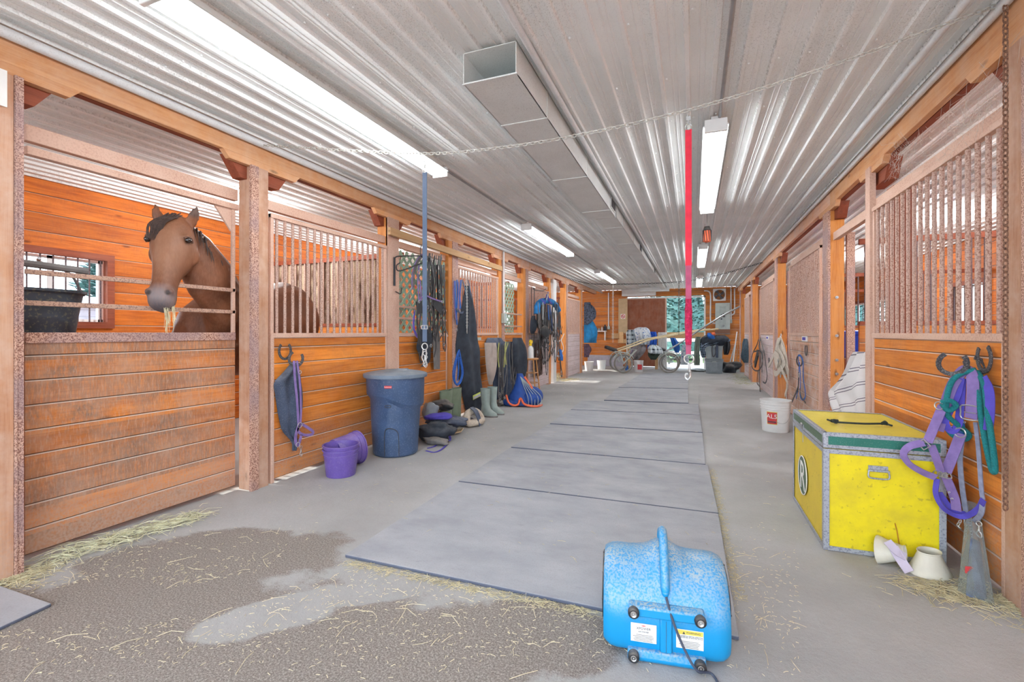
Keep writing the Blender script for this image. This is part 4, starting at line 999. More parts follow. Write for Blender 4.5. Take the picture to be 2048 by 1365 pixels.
# recessed side intakes
for sg in (-1, 1):
    b = MB()
    for R in (.05, .075, .10, .125): b.torus(BP(sg * .234, -.01, .19), R, .004, U)
    for k in range(8): a = k * PI / 4; b.tube([BP(sg * .235, -.01 + .02 * math.cos(a), .19 + .02 * math.sin(a)), BP(sg * .235, -.01 + .13 * math.cos(a), .19 + .13 * math.sin(a))], .004, 5)
    b.build('intake_grille', M['black'], bt)
# outlet lip along the floor at the front, foot bars
b = MB(); b.prism([BP(-.14, .10, .004), BP(-.14, .175, .004), BP(-.14, .186, .02), BP(-.14, .178, .048), BP(-.14, .14, .05)], U * .28); b.build('lower_foot_bar', M['cyan'], bt, bevel=.006)
b = MB(); b.prism([BP(-.135, .13, .172), BP(-.135, .186, .176), BP(-.135, .184, .212), BP(-.135, .15, .222)], U * .27); b.build('upper_foot_bar', M['cyan'], bt, bevel=.006)
b = MB(); b.prism([BP(-.028, .15, .05), BP(-.020, .178, .05), BP(.020, .178, .05), BP(.028, .15, .05)], (0, 0, .13)); b.build('centre_rib', M['cyan'], bt, bevel=.004)
b = MB(); b.tube([BP(0, .1795, .055), BP(0, .1795, .17)], .0009, 4); b.build('mould_seam', M['ink'], bt)
for u, z in ((-.118, .194), (.118, .194), (-.118, .030), (.118, .030)):
    b = MB(); b.lathe([(.0, .0), (.0195, .0), (.021, .008), (.0205, .022), (.015, .027), (.0, .027)], 18, BP(u, .176 if z > .1 else .178, z), Vv); ff = b.build('rubber_foot', M['black'], bt)
    b = MB(); b.lathe([(.004, .026), (.010, .0285), (.012, .026)], 16, BP(u, .178, z), Vv); b.ball(BP(u, .204, z), .004, 8, 6); b.build('foot_screw', M['chrome'], ff)
hp = cr([BP(0, .140, .255), BP(0, .118, .305), BP(0, .085, .36), BP(0, .05, .405), BP(0, .015, .43), BP(0, -.03, .425), BP(0, -.06, .38)], 5)
b = MB(); b.tube(hp, .0175, 12, scale=[.75] + [1.0] * (len(hp) - 2) + [.9]); b.ball(hp[0], .014); b.build('handle', M['cyan'], bt)
def text_mesh(s, size, mt, name, parent, origin, right, upv, ext=.0004, align='CENTER'):
    cu = bpy.data.curves.new('lettering', 'FONT'); cu.body = s; cu.size = size; cu.extrude = ext; cu.align_x = align; cu.align_y = 'CENTER'; cu.resolution_u = 2
    tmp = bpy.data.objects.new('lettering', cu); C.objects.link(tmp); dg = bpy.context.evaluated_depsgraph_get(); dg.update()
    me = bpy.data.meshes.new_from_object(tmp.evaluated_get(dg)); bpy.data.objects.remove(tmp); bpy.data.curves.remove(cu)
    r_ = V(right).normalized(); u_ = V(upv).normalized(); n_ = r_.cross(u_).normalized()
    b = MB(); b.add([V(origin) + r_ * v.co.x + u_ * v.co.y + n_ * v.co.z for v in me.vertices], [tuple(p.vertices) for p in me.polygons])
    bpy.data.meshes.remove(me)
    return b.build(name, mt, parent, smooth=False)
for (u0, u1, lab) in ((-.128, -.034, 0), (.036, .132, 1)):
    zc = .110 ; v_ = .1705; cxx = (u0 + u1) / 2
    b = MB(); b.obox(BP(cxx, v_, zc), U, Vv, (0, 0, 1), u1 - u0, .0016, .070); l_ = b.build('white_label', M['paper'], bt, bevel=.0006)
    if lab:
        MB().obox(BP(cxx, v_ + .0009, zc + .025), U, Vv, (0, 0, 1), u1 - u0 - .004, .001, .016).build('label_band', M['yellowlabel'], l_, smooth=False)
        b = MB(); q = BP(u0 + .022, v_ + .0016, zc + .019); b.prism([q, q + U * .010, q + U * .005 + V((0, 0, .010))], Vv * .0004); b.build('warning_triangle', M['ink'], l_, smooth=False)
        text_mesh('WARNING', .0105, M['ink'], 'lettering', l_, BP(cxx + .012, v_ + .0016, zc + .025), U, (0, 0, 1))
        text_mesh('READ CAREFULLY BEFORE OPERATING\nTO REDUCE RISK OF ELECTRIC SHOCK', .0052, M['ink'], 'lettering', l_, BP(cxx, v_ + .0012, zc + .009), U, (0, 0, 1))
    else:
        text_mesh('XPOWER', .0125, M['ink'], 'lettering', l_, BP(cxx, v_ + .0012, zc + .016), U, (0, 0, 1))
        b = MB()
        for k in range(5): q = BP(cxx - .006 + .003 * k, v_ + .0012, zc + .027); b.obox(q, U, Vv, (0, 0, 1), .002, .0006, .006 - abs(k - 2) * .0015)
        b.build('red_mark', M['inkred'], l_, smooth=False); text_mesh('AIR MOVER', .0075, M['ink'], 'lettering', l_, BP(cxx, v_ + .0012, zc + .004), U, (0, 0, 1))
    b = MB()
    for k in range(5): b.obox(BP(cxx + random.uniform(-.004, .004), v_ + .0011, zc - .008 - k * .0055), U, Vv, (0, 0, 1), (u1 - u0) * random.uniform(.62, .82), .0006, .0013)
    b.build('fine_print', M['ink'], l_, smooth=False)
cdp = cr([BP(0.002, .148, .245), BP(.022, .192, .185), BP(.06, .215, .10), BP(.10, .235, .045), onZ(1425, 1350, .012), onZ(1450, 1400, .006), onZ(1500, 1520, .006)], 7)
tag(MB().tube(cdp, .0045, 8).build('power_cord', M['cord'] if 'cord' in M else plain('slate_cord', (66, 74, 92), .5), None), 'dark power cord running from the blue blower towards the camera', 'cord')

# ================================================================ YELLOW CHEST
nl = onZ(1648, 1100); CX0, CX1, CY0, CY1, CZ = nl.x, 1.245, nl.y, 4.02, .675
def yellow_mat():
    m, ns, ln, bs = new_mat('scuffed_yellow_paint'); g = ns.new('ShaderNodeNewGeometry'); co = g.outputs['Position']
    base = mixc(ns, ln, ramp(ns, ln, noi(ns, ln, co, 7, 5, .7), [(.4, 0.), (.7, 1.)]), s2l((232, 212, 8)), s2l((212, 192, 34)))
    sn = ns.new('ShaderNodeSeparateXYZ'); ln.new(g.outputs['Normal'], sn.inputs[0])
    base = mixc(ns, ln, mth(ns, ln, 'MULTIPLY', mth(ns, ln, 'ABSOLUTE', sn.outputs[0]), .6), base, s2l((214, 184, 66)))   # worn side panel
    base = mixc(ns, ln, mth(ns, ln, 'MULTIPLY', ramp(ns, ln, sn.outputs[2], [(.5, 0.), (.9, 1.)]), .45), base, s2l((218, 204, 110)))
    spk = ramp(ns, ln, noi(ns, ln, co, 45, 3, .5), [(.64, 0.), (.7, 1.)]); base = mixc(ns, ln, mth(ns, ln, 'MULTIPLY', spk, .45), base, s2l((140, 120, 40)))
    ln.new(base, bs.inputs['Base Color']); bs.inputs['Roughness'].default_value = .5; return m
M['yellow'] = yellow_mat()
M['edge'] = speckled('scuffed_aluminium_edge', (172, 176, 184), (132, 136, 148), 110, .5, .62, .45, .3)
ch = thing('tack_chest', 'yellow wooden tack chest with green lid band and letter R', 'chest', ((CX0 + CX1) / 2, (CY0 + CY1) / 2, 0))
MB().box((CX0 + .004, CY0 + .004, .004), (CX1 - .004, CY1 - .004, .583)).build('body', M['yellow'], ch, smooth=False)
lid = MB().box((CX0 + .004, CY0 + .004, .588), (CX1 - .004, CY1 - .004, CZ - .004)).build('lid', M['yellow'], ch, smooth=False)
e = .032; b = MB()
def edges(b, x0, x1, y0, y1, z0, z1, e, t=.004):
    for (z, s_) in ((z0, 1), (z1, -1)):
        b.box((x0 - t, y0 - t, z), (x1 + t, y0 + .002, z + s_ * e)); b.box((x0 - t, y0 - t, z), (x0 + .002, y1 + t, z + s_ * e)); b.box((x0 - t, y1 - .002, z), (x1 + t, y1 + t, z + s_ * e)); b.box((x1 - .002, y0, z), (x1 + t, y1, z + s_ * e))
    for x, sx in ((x0, 1), (x1, -1)):
        for y, sy in ((y0, 1), (y1, -1)):
            T = t + .0008; b.box((x - sx * T, y - sy * T, z0 + .001), (x + sx * e, y - sy * .0005, z1 - .001)); b.box((x - sx * T, y - sy * (T + .0003), z0 + .0015), (x - sx * .0005, y + sy * e, z1 - .0015))
edges(b, CX0, CX1, CY0, CY1, 0.002, .583, .026); b.build('edge_trim', M['edge'], ch, smooth=False, bevel=.0015)
b = MB(); edges(b, CX0, CX1, CY0, CY1, .588, CZ, .020)
b.box((CX0, CY0, CZ - .002), (CX1, CY0 + .018, CZ + .002)); b.box((CX0, CY0, CZ - .002), (CX0 + .018, CY1, CZ + .002)); b.box((CX0, CY1 - .018, CZ - .002), (CX1, CY1, CZ + .002)); b.box((CX1 - .018, CY0, CZ - .002), (CX1, CY1, CZ + .002))
b.build('lid_trim', M['edge'], lid, smooth=False, bevel=.0015)
b = MB(); b.box((CX0 + .02, CY0 - .003, .605), (CX1 - .02, CY0 + .004, CZ - .018)); b.build('green_band', M['green'], lid, smooth=False)
b = MB(); b.box((CX0 - .003, CY0 + .02, .605), (CX0 + .004, CY1 - .02, CZ - .018)); b.build('green_band', M['green_old'], lid, smooth=False)
# front lifting handle
hx = onY(1756, 945, CY0).x; hz = onY(1756, 945, CY0).z
b = MB(); b.box((hx - .045, CY0 - .004, hz + .005), (hx + .045, CY0 + .001, hz + .035)); b.tube([(hx - .05, CY0 - .010, hz + .008), (hx + .05, CY0 - .010, hz + .008)], .006, 8)
b.tube(cr([(hx - .045, CY0 - .012, hz + .008), (hx - .048, CY0 - .014, hz - .02), (hx - .035, CY0 - .015, hz - .032), (hx + .035, CY0 - .015, hz - .032), (hx + .048, CY0 - .014, hz - .02), (hx + .045, CY0 - .012, hz + .008)], 4), .0045, 8)
for dx in (-.03, .03): b.ball((hx + dx, CY0 - .006, hz + .022), .005, 8, 6)
b.build('lifting_handle', M['edge'], ch)
# crack and scratches
pts = [onY(x, y, CY0 - .0045) for x, y in ((1790, 1047), (1794, 1062), (1797, 1080), (1799, 1092), (1798, 1106))]
MB().strap(pts, .005, .0006, (0, 1, 0)).build('crack', plain('bare_wood_crack', (176, 120, 30), .8), ch, smooth=False)
# round R badge on the side facing the aisle
rc = onX(1607, 951, CX0); ry, rz_, = rc.y, rc.z
b = MB(); b.lathe([(0, 0), (.128, 0), (.128, .003), (0, .003)], 40, (CX0 - .0035, ry, rz_), (-1, 0, 0)); bd = b.build('round_badge', M['green_old'] , ch)
MB().torus((CX0 - .006, ry, rz_), .128, .0035, (1, 0, 0), 40).build('badge_rim', M['paper'], bd)
text_mesh('R', .27, M['paper'], 'letter_R', bd, (CX0 - .0072, ry, rz_ - .012), (0, -1, 0), (0, 0, 1), ext=.0006)
b = MB(); b.box((CX0 - .008, ry - .03, .59), (CX0 - .003, ry + .03, .625)); b.ball((CX0 - .012, ry, .622), (.006, .03, .012)); b.box((CX0 - .006, ry - .004, .50), (CX0 - .002, ry + .002, .585)); b.build('latch', M['steel'], ch)
rp = [onZ(1655, 840, CZ + .012), onZ(1668, 844, CZ + .012), onZ(1690, 846, CZ + .014), onZ(1730, 848, CZ + .014), onZ(1768, 848, CZ + .014), onZ(1784, 852, CZ + .01)]
b = MB(); b.tube(cr(rp, 5), .006, 8)
for q in (1, 4):
    for k in range(5): b.torus(rp[q] + V((random.uniform(-.012, .012), random.uniform(-.012, .012), .004)), .012, .005, (random.uniform(-1, 1), random.uniform(-1, 1), 1), 12, 6)
b.build('rope_handle', plain('black_green_rope', (46, 56, 54), .8, var=.3, scale=120, bump=.8), lid)

# ================================================================ TRASH BIN
M['bin'] = plain('slate_blue_plastic', (64, 86, 120), .38, var=.16, scale=7, speck=.22, speckc=(150, 162, 180), speck_scale=90, dust=.1)
M['binlid'] = plain('dusty_grey_lid', (106, 120, 136), .55, var=.12, scale=6, speck=.3, speckc=(150, 152, 152), dust=.55, dustc=(150, 152, 152))
bb = onZ(807, 914); bb = bb + V((-.19, .12, 0)) * .9; bx, by = bb.x, bb.y
tb = thing('trash_bin', 'big dark blue lidded rubbish bin against the left stall front', 'bin', (bx, by, 0))
face = math.atan2(-by, -bx); NB = 48; rings = []
def step(a):   # the shoulder line dips to the viewer's right
    d = math.sin(a - face - 0.0); return .585 - .055 * (1 / (1 + math.exp(-(d) * 5)) * 2 - 1) - .02
for kind in ('in', 'bot', 'b2', 'mid', 'sh0', 'sh1', 'sh2', 'rim', 'top'):
    r_ = []
    for i in range(NB):
        a = 2 * PI * i / NB; zs = step(a)
        R, z = {'in': (.0, .004), 'bot': (.215, .004), 'b2': (.228, .02), 'mid': (.243, .3), 'sh0': (.255, zs - .04), 'sh1': (.285, zs), 'sh2': (.289, zs + .008), 'rim': (.296, .80), 'top': (.296, .81)}[kind]
        r_.append(V((bx + R * math.cos(a), by + R * math.sin(a), z)))
    rings.append(r_)
b = MB(); b.loft(rings); b.build('body', M['bin'], tb, angle=35)
b = MB(); b.lathe([(.298, .79), (.322, .792), (.326, .81), (.322, .828), (.30, .836), (.26, .845), (.15, .862), (0, .87)], 48, (bx, by, 0)); ld = b.build('lid', M['binlid'], tb, angle=40)
dv = V((math.cos(face), math.sin(face), 0)); dr = V((-dv.y, dv.x, 0)) * -1
if dr.dot(V((ct, st, 0))) < 0: dr = -dr
b = MB(); b.obox(V((bx, by, .868)) + dr * .07 - dv * .02, dr, dv, (0, 0, 1), .12, .012, .012); b.build('lid_ridge', M['binlid'], ld, bevel=.003)
def onbin(ang, z, off=.003):
    a = face + ang; R = .228 + (.262 - .228) * min(1, max(0, (z - .02) / .5)) + off
    if z > .58: R = .287 + (z - .57) * .04 + off
    return V((bx + R * math.cos(a), by + R * math.sin(a), z))
sg = 1 if onbin(.3, .5).dot(V((ct, st, 0))) > onbin(0, .5).dot(V((ct, st, 0))) else -1
b = MB(); b.tube(cr([onbin(sg * -.48, .02), onbin(sg * -.46, .2), onbin(sg * -.40, .285), onbin(sg * -.2, .30), onbin(sg * .05, .27), onbin(sg * .12, .2), onbin(sg * .14, .02)], 6), .004, 6); b.build('moulded_arch', M['ink'], tb)
b = MB(); b.tube(cr([onbin(sg * -.40, .52), onbin(sg * -.38, .53), onbin(sg * -.2, .53), onbin(sg * -.18, .52), onbin(sg * -.2, .51), onbin(sg * -.38, .51)], 4, True), .003, 6, True); b.build('moulded_mark', M['ink'], tb)
q0 = onbin(sg * -.25, .715, .002); rt = (onbin(sg * -.20, .715) - onbin(sg * -.30, .715)).normalized(); nv = V((q0.x - bx, q0.y - by, 0)).normalized()
b = MB(); b.obox(q0, rt, nv, (0, 0, 1), .075, .005, .026); lb = b.build('red_label', M['inkred'], tb, smooth=False, bevel=.002)
text_mesh('Rubbermaid', .0145, M['paper'], 'lettering', lb, q0 + nv * .0032, rt, (0, 0, 1))

# ================================================================ BUCKETS
def pail(t, c, r0, r1, h, mt, ribs=(0.9,), axis=(0, 0, 1), rimw=.008, n=32):
    pr = [(0, .002), (r0, 0), (r0 + .003, .006)]
    last = 0
    for f in ribs: rr_ = r0 + (r1 - r0) * f; pr += [(rr_, h * f - .006), (rr_ + .006, h * f - .003), (rr_ + .006, h * f + .003), (rr_, h * f + .006)]
    pr += [(r1, h - .012), (r1 + rimw, h - .01), (r1 + rimw, h), (r1 - .003, h), (r0 - .004, .01), (0, .01)]
    b = MB(); b.lathe(pr, n, c, axis); return b.build('pail', mt, t, angle=35)
pb = onZ(682, 950)
for k, lab in ((0, 'purple feed bucket standing upright, lower one of the nested pair'), (1, 'purple feed bucket nested inside the lower upright one, rim just above it')):
    t = thing('feed_bucket', lab, 'bucket', (pb.x, pb.y, k * .035 + .001), 'purple feed buckets'); pail(t, (pb.x, pb.y, k * .035 + .001), .120, .148, .235, M['purple'], ribs=(.8,))
ax = V((.28, .94, .03)).normalized(); c0 = onZ(716, 927) + V((0, 0, .156)) - ax * .25
t = thing('feed_bucket', 'purple feed bucket lying on its side behind the upright pair', 'bucket', (c0.x, c0.y, 0), 'purple feed buckets'); pail(t, c0, .120, .150, .25, M['purple'], ribs=(.8,), axis=ax)
wb = onZ(1551, 862)
t = thing('plastic_pail', 'white plastic pail with a red label beside the yellow chest', 'bucket', (wb.x, wb.y, 0)); pail(t, (wb.x, wb.y, .001), .148, .172, .395, M['white'], ribs=(.72, .8, .88, .95))
# red and white label wrapped on the pail
fa = math.atan2(-wb.y, -wb.x)
def onp(a, z, off): R = .148 + .024 * z / .395 + off; return V((wb.x + R * math.cos(fa + a), wb.y + R * math.sin(fa + a), z))
def wrap(a0, a1, z0, z1, off, n=8):
    b = MB(); vs = [onp(a0 + (a1 - a0) * i / n, z, off) for z in (z0, z1) for i in range(n + 1)]; b.add(vs, [(i, i + 1, i + n + 2, i + n + 1) for i in range(n)]); return b
s2 = 1 if onp(.3, .2, 0).dot(V((ct, st, 0))) > onp(-.3, .2, 0).dot(V((ct, st, 0))) else -1
l_ = wrap(s2 * -.62, s2 * .12, .10, .26, .002).build('label', M['yellowlabel'], t); wrap(s2 * -.59, s2 * .09, .108, .252, .003).build('label_red', M['inkred'], l_)
q0 = onp(s2 * -.25, .20, .006); nv = V((q0.x - wb.x, q0.y - wb.y, 0)).normalized(); rt = V((0, 0, 1)).cross(nv) 
text_mesh('AL5', .075, M['paper'], 'lettering', l_, q0, rt, (.0, 0, 1)); MB().obox(q0 + V((0, 0, -.065)), rt, nv, (0, 0, 1), .09, .004, .012).build('label_stripe', M['ink'], l_, smooth=False)
MB().tube(cr([onp(s2 * 1.2, .30, .01), onp(s2 * .9, .17, .02), onp(s2 * .45, .12, .02), onp(s2 * -.1, .15, .012)], 6), .002, 6).build('bail_handle', M['steel'], t)
# ================================================================ SMALL THINGS: shared shapes
def PX(pts, X): return [onX(a, c, X) for a, c in pts]
def soft(rows, X, inw, folds=3, amp=.012, n=16, seed=0, plane='X'):
    """hanging cloth-like body against a wall: rows of (py, px_left, px_right, bulge)"""
    random.seed(seed); R_ = cr([V((r[0], r[1], r[2])) for r in rows], 4); Bz = cr([V((r[3], 0, 0)) for r in rows], 4); rings = []
    ph = random.uniform(0, 6)
    for k, (r, bq) in enumerate(zip(R_, Bz)):
        f = onX if plane == 'X' else onY
        A, B_ = f(r.y, r.x, X), f(r.z, r.x, X); rg = []; d = bq.x; kk = k / max(1, len(R_) - 1)
        for i in range(n):
            a = i / (n - 1); s_ = math.sin(PI * a) ** .55 if 0 < a < 1 else 0
            out = d * s_ + amp * s_ * math.sin(folds * 2 * PI * a + ph + 1.8 * kk) + amp * .5 * s_ * math.sin(9 * kk + 5 * a)
            out = max(out, .004 * (s_ > 0)); p = A + (B_ - A) * a
            if plane == 'X': p.x += inw * out
            else: p.y -= out
            rg.append(p)
        rg += [rg[-1] + V((0, 0, 0)), rg[0] + V((0, 0, 0))]
        for q in (-1, -2):
            if plane == 'X': rg[q].x = X - inw * .004
            else: rg[q].y = X + .004
        rings.append(rg)
    return MB().loft(rings)
def softthing(name, label, cat, rows, X, inw, mt, group=None, **kw):
    o = soft(rows, X, inw, **kw).build(name, mt, angle=60); return tag(o, label, cat, group)
def ring(b, c, R=.02, r=.003, normal=(1, 0, 0)): b.torus(c, R, r, normal, 16, 6)
def chain(b, pts, L=.032, r=.003, wd=.6):
    """oval links along a smoothed path"""
    P_ = cr(pts, 24); d = [0]
    for i in range(1, len(P_)): d.append(d[-1] + (P_[i] - P_[i - 1]).length)
    def at(s):
        for i in range(1, len(P_)):
            if d[i] >= s: f = (s - d[i - 1]) / max(1e-9, d[i] - d[i - 1]); return P_[i - 1].lerp(P_[i], f), (P_[i] - P_[i - 1]).normalized()
        return P_[-1], (P_[-1] - P_[-2]).normalized()
    s = 0; k = 0; pitch = L * .78
    while s < d[-1]:
        c, t_ = at(s); o = t_.cross(V((0.31, .17, 1)) if abs(t_.z) < .9 else V((1, .3, 0))).normalized(); n_ = o if k % 2 else t_.cross(o).normalized(); w_ = t_.cross(n_)
        lk = []
        for i in range(12):
            a = 2 * PI * i / 12; lk.append(c + t_ * (L * .5 * math.cos(a) * (1.0)) + w_ * (L * .5 * wd * math.sin(a)))
        b.tube(lk, r, 5, True); s += pitch; k += 1
    return b
def snap(b, p, down=(0, 0, -1), s=1.0, nrm=(1, 0, 0)):
    p = V(p); d = V(down).normalized(); sd_ = d.cross(V(nrm)).normalized()
    b.torus(p, .013 * s, .0025 * s, nrm, 12, 6); b.cyl(p + d * .013 * s, p + d * .035 * s, .005 * s, 8); b.ball(p + d * .037 * s, .007 * s, 8, 6)
    b.tube(cr([p + d * .04 * s + sd_ * .004 * s, p + d * .06 * s + sd_ * .012 * s, p + d * .078 * s, p + d * .07 * s - sd_ * .012 * s, p + d * .05 * s - sd_ * .009 * s, p + d * .042 * s], 4), .003 * s, 6)
def horseshoe(c, up, out, s=.065, w=.011):
    c, up, out = V(c), V(up).normalized(), V(out).normalized(); sd_ = up.cross(out).normalized(); pts = []
    for k in range(17):
        a = -PI * .5 + (k / 16 - .5) * PI * 1.55; pts.append(c + sd_ * (s * .86 * math.cos(a)) + up * (s * math.sin(a)))
    return MB().sweep(pts, [(-.004, -w), (.004, -w), (.004, w), (-.004, w)], out)
def shoe_thing(label, c, up, out, s=.065, grp='horseshoe hooks on the stall fronts'):
    o = horseshoe(c, up, out, s).build('horseshoe', M['shoe'], smooth=False, bevel=.002); return tag(o, label, 'horseshoe', grp)

# ================================================================ CHAINS ACROSS THE AISLE
cp = [(XL + .02, 2.73, CH + 1.50), (-2.43, 2.77, CH + 1.36), (-1.75, 2.79, CH + 1.245), (-1.2, 2.79, CH + 1.205), (-.68, 2.79, CH + 1.205), (-.02, 2.79, CH + 1.25), (.62, 2.81, CH + 1.36), (XR - .03, 2.845, CH + 1.53)]
b = MB(); chain(b, cp, .034, .0030)
tag(b.build('aisle_chain', M['chain']), 'long pale chain swagged across the aisle between the two beams in front', 'chain')
cp = [(XL + .05, 10.9, CH + 1.48), (-2.5, 10.9, CH + 1.2), (-1.75, 10.9, CH + 1.12), (-.31, 10.9, CH + 1.12), (.5, 10.9, CH + 1.24), (XR - .02, 10.9, CH + 1.46)]
b = MB(); chain(b, cp, .05, .004); tag(b.build('aisle_chain', M['chain_dark']), 'thin dark chain across the aisle further back', 'chain')
for px_, y1, mt, lab, X in ((1226, 678, M['chain'], 'pale chain hanging down in front of the far left shelf', -1.75), (1358, 662, M['chain_dark'], 'dark chain hanging down before the far doorway, left of the red strap', -.31)):
    b = MB(); top = V((X, 10.9, CH + 1.10)); bot = V((X, 10.9, onY(px_, y1, 10.9).z)); chain(b, [top, (top + bot) / 2, bot], .05, .005 if mt is M['chain'] else .004); snap(b, bot, s=1.1, nrm=(0, 1, 0))
    tag(b.build('hanging_chain', mt), lab, 'chain')
# cross-tie straps
def crosstie(name, label, px_, X, Y, ztop, segs, wd, ringz, mtop):
    t = thing(name, label, 'strap', (X, Y, ringz))
    b = MB(); b.box((X - .012, Y - .004, ztop + .05), (X + .012, Y + .004, ztop + .075)); b.cyl((X, Y, ztop + .03), (X, Y, ztop + .05), .006, 10); ring(b, V((X, Y, ztop + .085)), .012, .003, (1, 0, 0)); b.torus((X, Y, ztop + .015), .017, .003, (0, 1, 0)); b.build('top_snap', M['chrome'], t)
    for z1, z0, mt, w_, th in segs:
        b = MB(); b.box((X - w_ / 2, Y - th / 2, z0), (X + w_ / 2, Y + th / 2, z1)); b.build('webbing', mt, t, smooth=False, bevel=.001)
    return t
z_ = lambda py, Z: CH - (py - YH) * Z / F
D1 = 3.235; X1 = onY(849.5, 500, 2.79).x
t = crosstie('cross_tie_strap', 'slate blue cross-tie strap hanging from the chain before the bridles', 849, X1, 2.79, z_(345, D1) - .0, [(z_(345, D1), z_(684, D1), M['navystrap'], .036, .003)], .036, 1.0, None)
b = MB(); zz = z_(655, D1)
for dz in (.012, -.012): b.cyl((X1 - .024, 2.787, zz + dz), (X1 + .024, 2.787, zz + dz), .003, 6)
for dx in (-.024, 0, .024): b.cyl((X1 + dx, 2.787, zz - .012), (X1 + dx, 2.787, zz + .012), .003, 6)
b.build('buckle', M['chrome'], t)
zz = z_(690, D1); b = MB(); b.torus((X1, 2.79, zz - .012), .022, .004, (0, 1, 0)); b.tube([(X1 - .012, 2.79, zz - .03), (X1 - .02, 2.785, zz - .09), (X1 + .0, 2.785, zz - .13)], .0045, 6); b.tube([(X1 + .012, 2.79, zz - .03), (X1 + .014, 2.785, zz - .11)], .0045, 6)
snap(b, (X1 + .006, 2.785, zz - .06), s=1.15, nrm=(0, 1, 0)); snap(b, (X1 + .016, 2.78, zz - .085), s=.9, nrm=(0, 1, 0)); b.build('panic_snap', M['chrome'], t)
D2 = 2.60; X2 = onY(1377, 500, 2.79).x
t = crosstie('cross_tie_strap', 'bright red cross-tie strap hanging from the chain in mid aisle', 1377, X2, 2.79, z_(258, D2), [(z_(258, D2), z_(531, D2), M['red'], .034, .004), (z_(531, D2), z_(600, D2), M['maroon'], .031, .004), (z_(678, D2), z_(711, D2), M['maroon'], .028, .004)], .034, .95, None)
b = MB(); rr = []
for k in range(13):
    f = k / 12; z = z_(598, D2) + (z_(690, D2) - z_(598, D2)) * f; rad = .016 + .004 * math.sin(f * PI) + random.uniform(-.001, .001); rr.append([V((X2 + rad * math.cos(a), 2.79 + .7 * rad * math.sin(a), z)) for a in [2 * PI * i / 14 for i in range(14)]])
b.loft(rr); b.build('fleece_sleeve', M['redfuzz'], t)
b = MB(); zz = z_(711, D2); b.torus((X2 + .002, 2.79, zz - .022), .025, .0045, (0, 1, 0), 24, 8)
b.cyl((X2, 2.79, zz - .045), (X2 + .002, 2.79, zz - .052), .010, 10); b.cyl((X2 + .003, 2.79, zz - .05), (X2 + .007, 2.79, zz - .095), .0055, 10); b.ball((X2 + .006, 2.79, zz - .09), .009, 10, 6)
b.tube(cr([(X2 + .008, 2.79, zz - .09), (X2 + .010, 2.79, zz - .12), (X2 - .004, 2.79, zz - .137), (X2 - .018, 2.79, zz - .124), (X2 - .014, 2.79, zz - .105), (X2 - .003, 2.79, zz - .106)], 5), .0055, 8); b.build('swivel_snap', M['chrome'], t)
# rusty chain hanging by the near right post
px_ = 2011; Xc_ = XR - .035; Yc_ = onX(px_, 600, Xc_).y
b = MB(); chain(b, [(Xc_, Yc_, 2.76), (Xc_, Yc_, 1.9), (Xc_, Yc_, 1.2), (Xc_, Yc_, z_(1008, 2.2))], .034, .0036); tag(b.build('hanging_chain', M['rust']), 'long rusty chain hanging down the nearest right post', 'chain')

# ================================================================ NEAR RIGHT: HALTERS
def wp(px_, py, off=0.0):
    p = onX(px_, py, XR - .03 - off)
    if p.y > 3.085: p = onY(px_, py, 3.085 - off)
    return p
nR = V((-.8, -.6, 0)).normalized()
shoe_thing('black horseshoe hook on the right wall sticking out under the purple halter', wp(1905, 727, .045), (.0, -.45, 1), (-.3, -1, 0), .062)
shoe_thing('black horseshoe nailed flat to the boards, open end up, right of the purple halter', onX(1968, 716, XR - .012), (0, .12, 1), (-1, 0, 0), .068)
shoe_thing('black horseshoe bent out below the upright one beside the teal rope', onX(1951, 730, XR - .03), (-.6, .45, .9), (.3, -1, .2), .045)
def halter(t, segs, mt, wd, hw=None):
    for nm, pts, w_, mm in segs: MB().strap(cr(pts, 6), w_ or wd, .0035, nR).build(nm, mm or mt, t, angle=50)
t = thing('halter', 'large lilac nylon halter hanging over the edge of the yellow chest', 'halter', wp(1900, 900))
o_ = .03
halter(t, [('crown_strap', [wp(1942, 838, o_), wp(1946, 790, o_), wp(1944, 752, o_), wp(1934, 741, o_), wp(1922, 746, o_ - .02), wp(1903, 775, 0), wp(1888, 820, 0), wp(1876, 862, 0)], .052, None),
           ('left_cheek_strap', [wp(1886, 812, o_), wp(1870, 850, o_), wp(1855, 885, o_)], .045, None),
           ('nose_band', [wp(1848, 886, o_), wp(1820, 893, o_), wp(1807, 908, o_), wp(1818, 928, o_), wp(1845, 945, o_), wp(1872, 956, o_)], .036, None),
           ('lower_cheek_strap', [wp(1862, 890, o_), wp(1872, 915, o_), wp(1882, 945, o_)], .040, None),
           ('right_cheek_strap', [wp(1922, 868, o_), wp(1908, 905, o_), wp(1892, 945, o_)], .048, None),
           ('hanging_end', [wp(1892, 955, o_), wp(1902, 978, o_), wp(1910, 1000, o_), wp(1913, 1022, o_)], .044, None)], M['lilac'], .025)
b = MB(); c = wp(1940, 826, o_ + .006); u_ = V((.6, -.8, 0)); 
b.tube(cr([c + u_ * x * 1.4 + V((0, 0, z * 1.5)) for x, z in ((-.024, -.022), (.024, -.022), (.028, 0), (.024, .022), (-.024, .022), (-.028, 0))], 3, True), .0035, 8, True); b.cyl(c + u_ * -.025, c + u_ * .025, .0025, 6); b.build('crown_buckle', M['chrome'], t)
b = MB(); ring(b, wp(1920, 866, o_ + .004), .024, .003, nR); ring(b, wp(1878, 812, o_ + .004), .02, .003, nR); b.build('cheek_ring', M['chrome'], t)
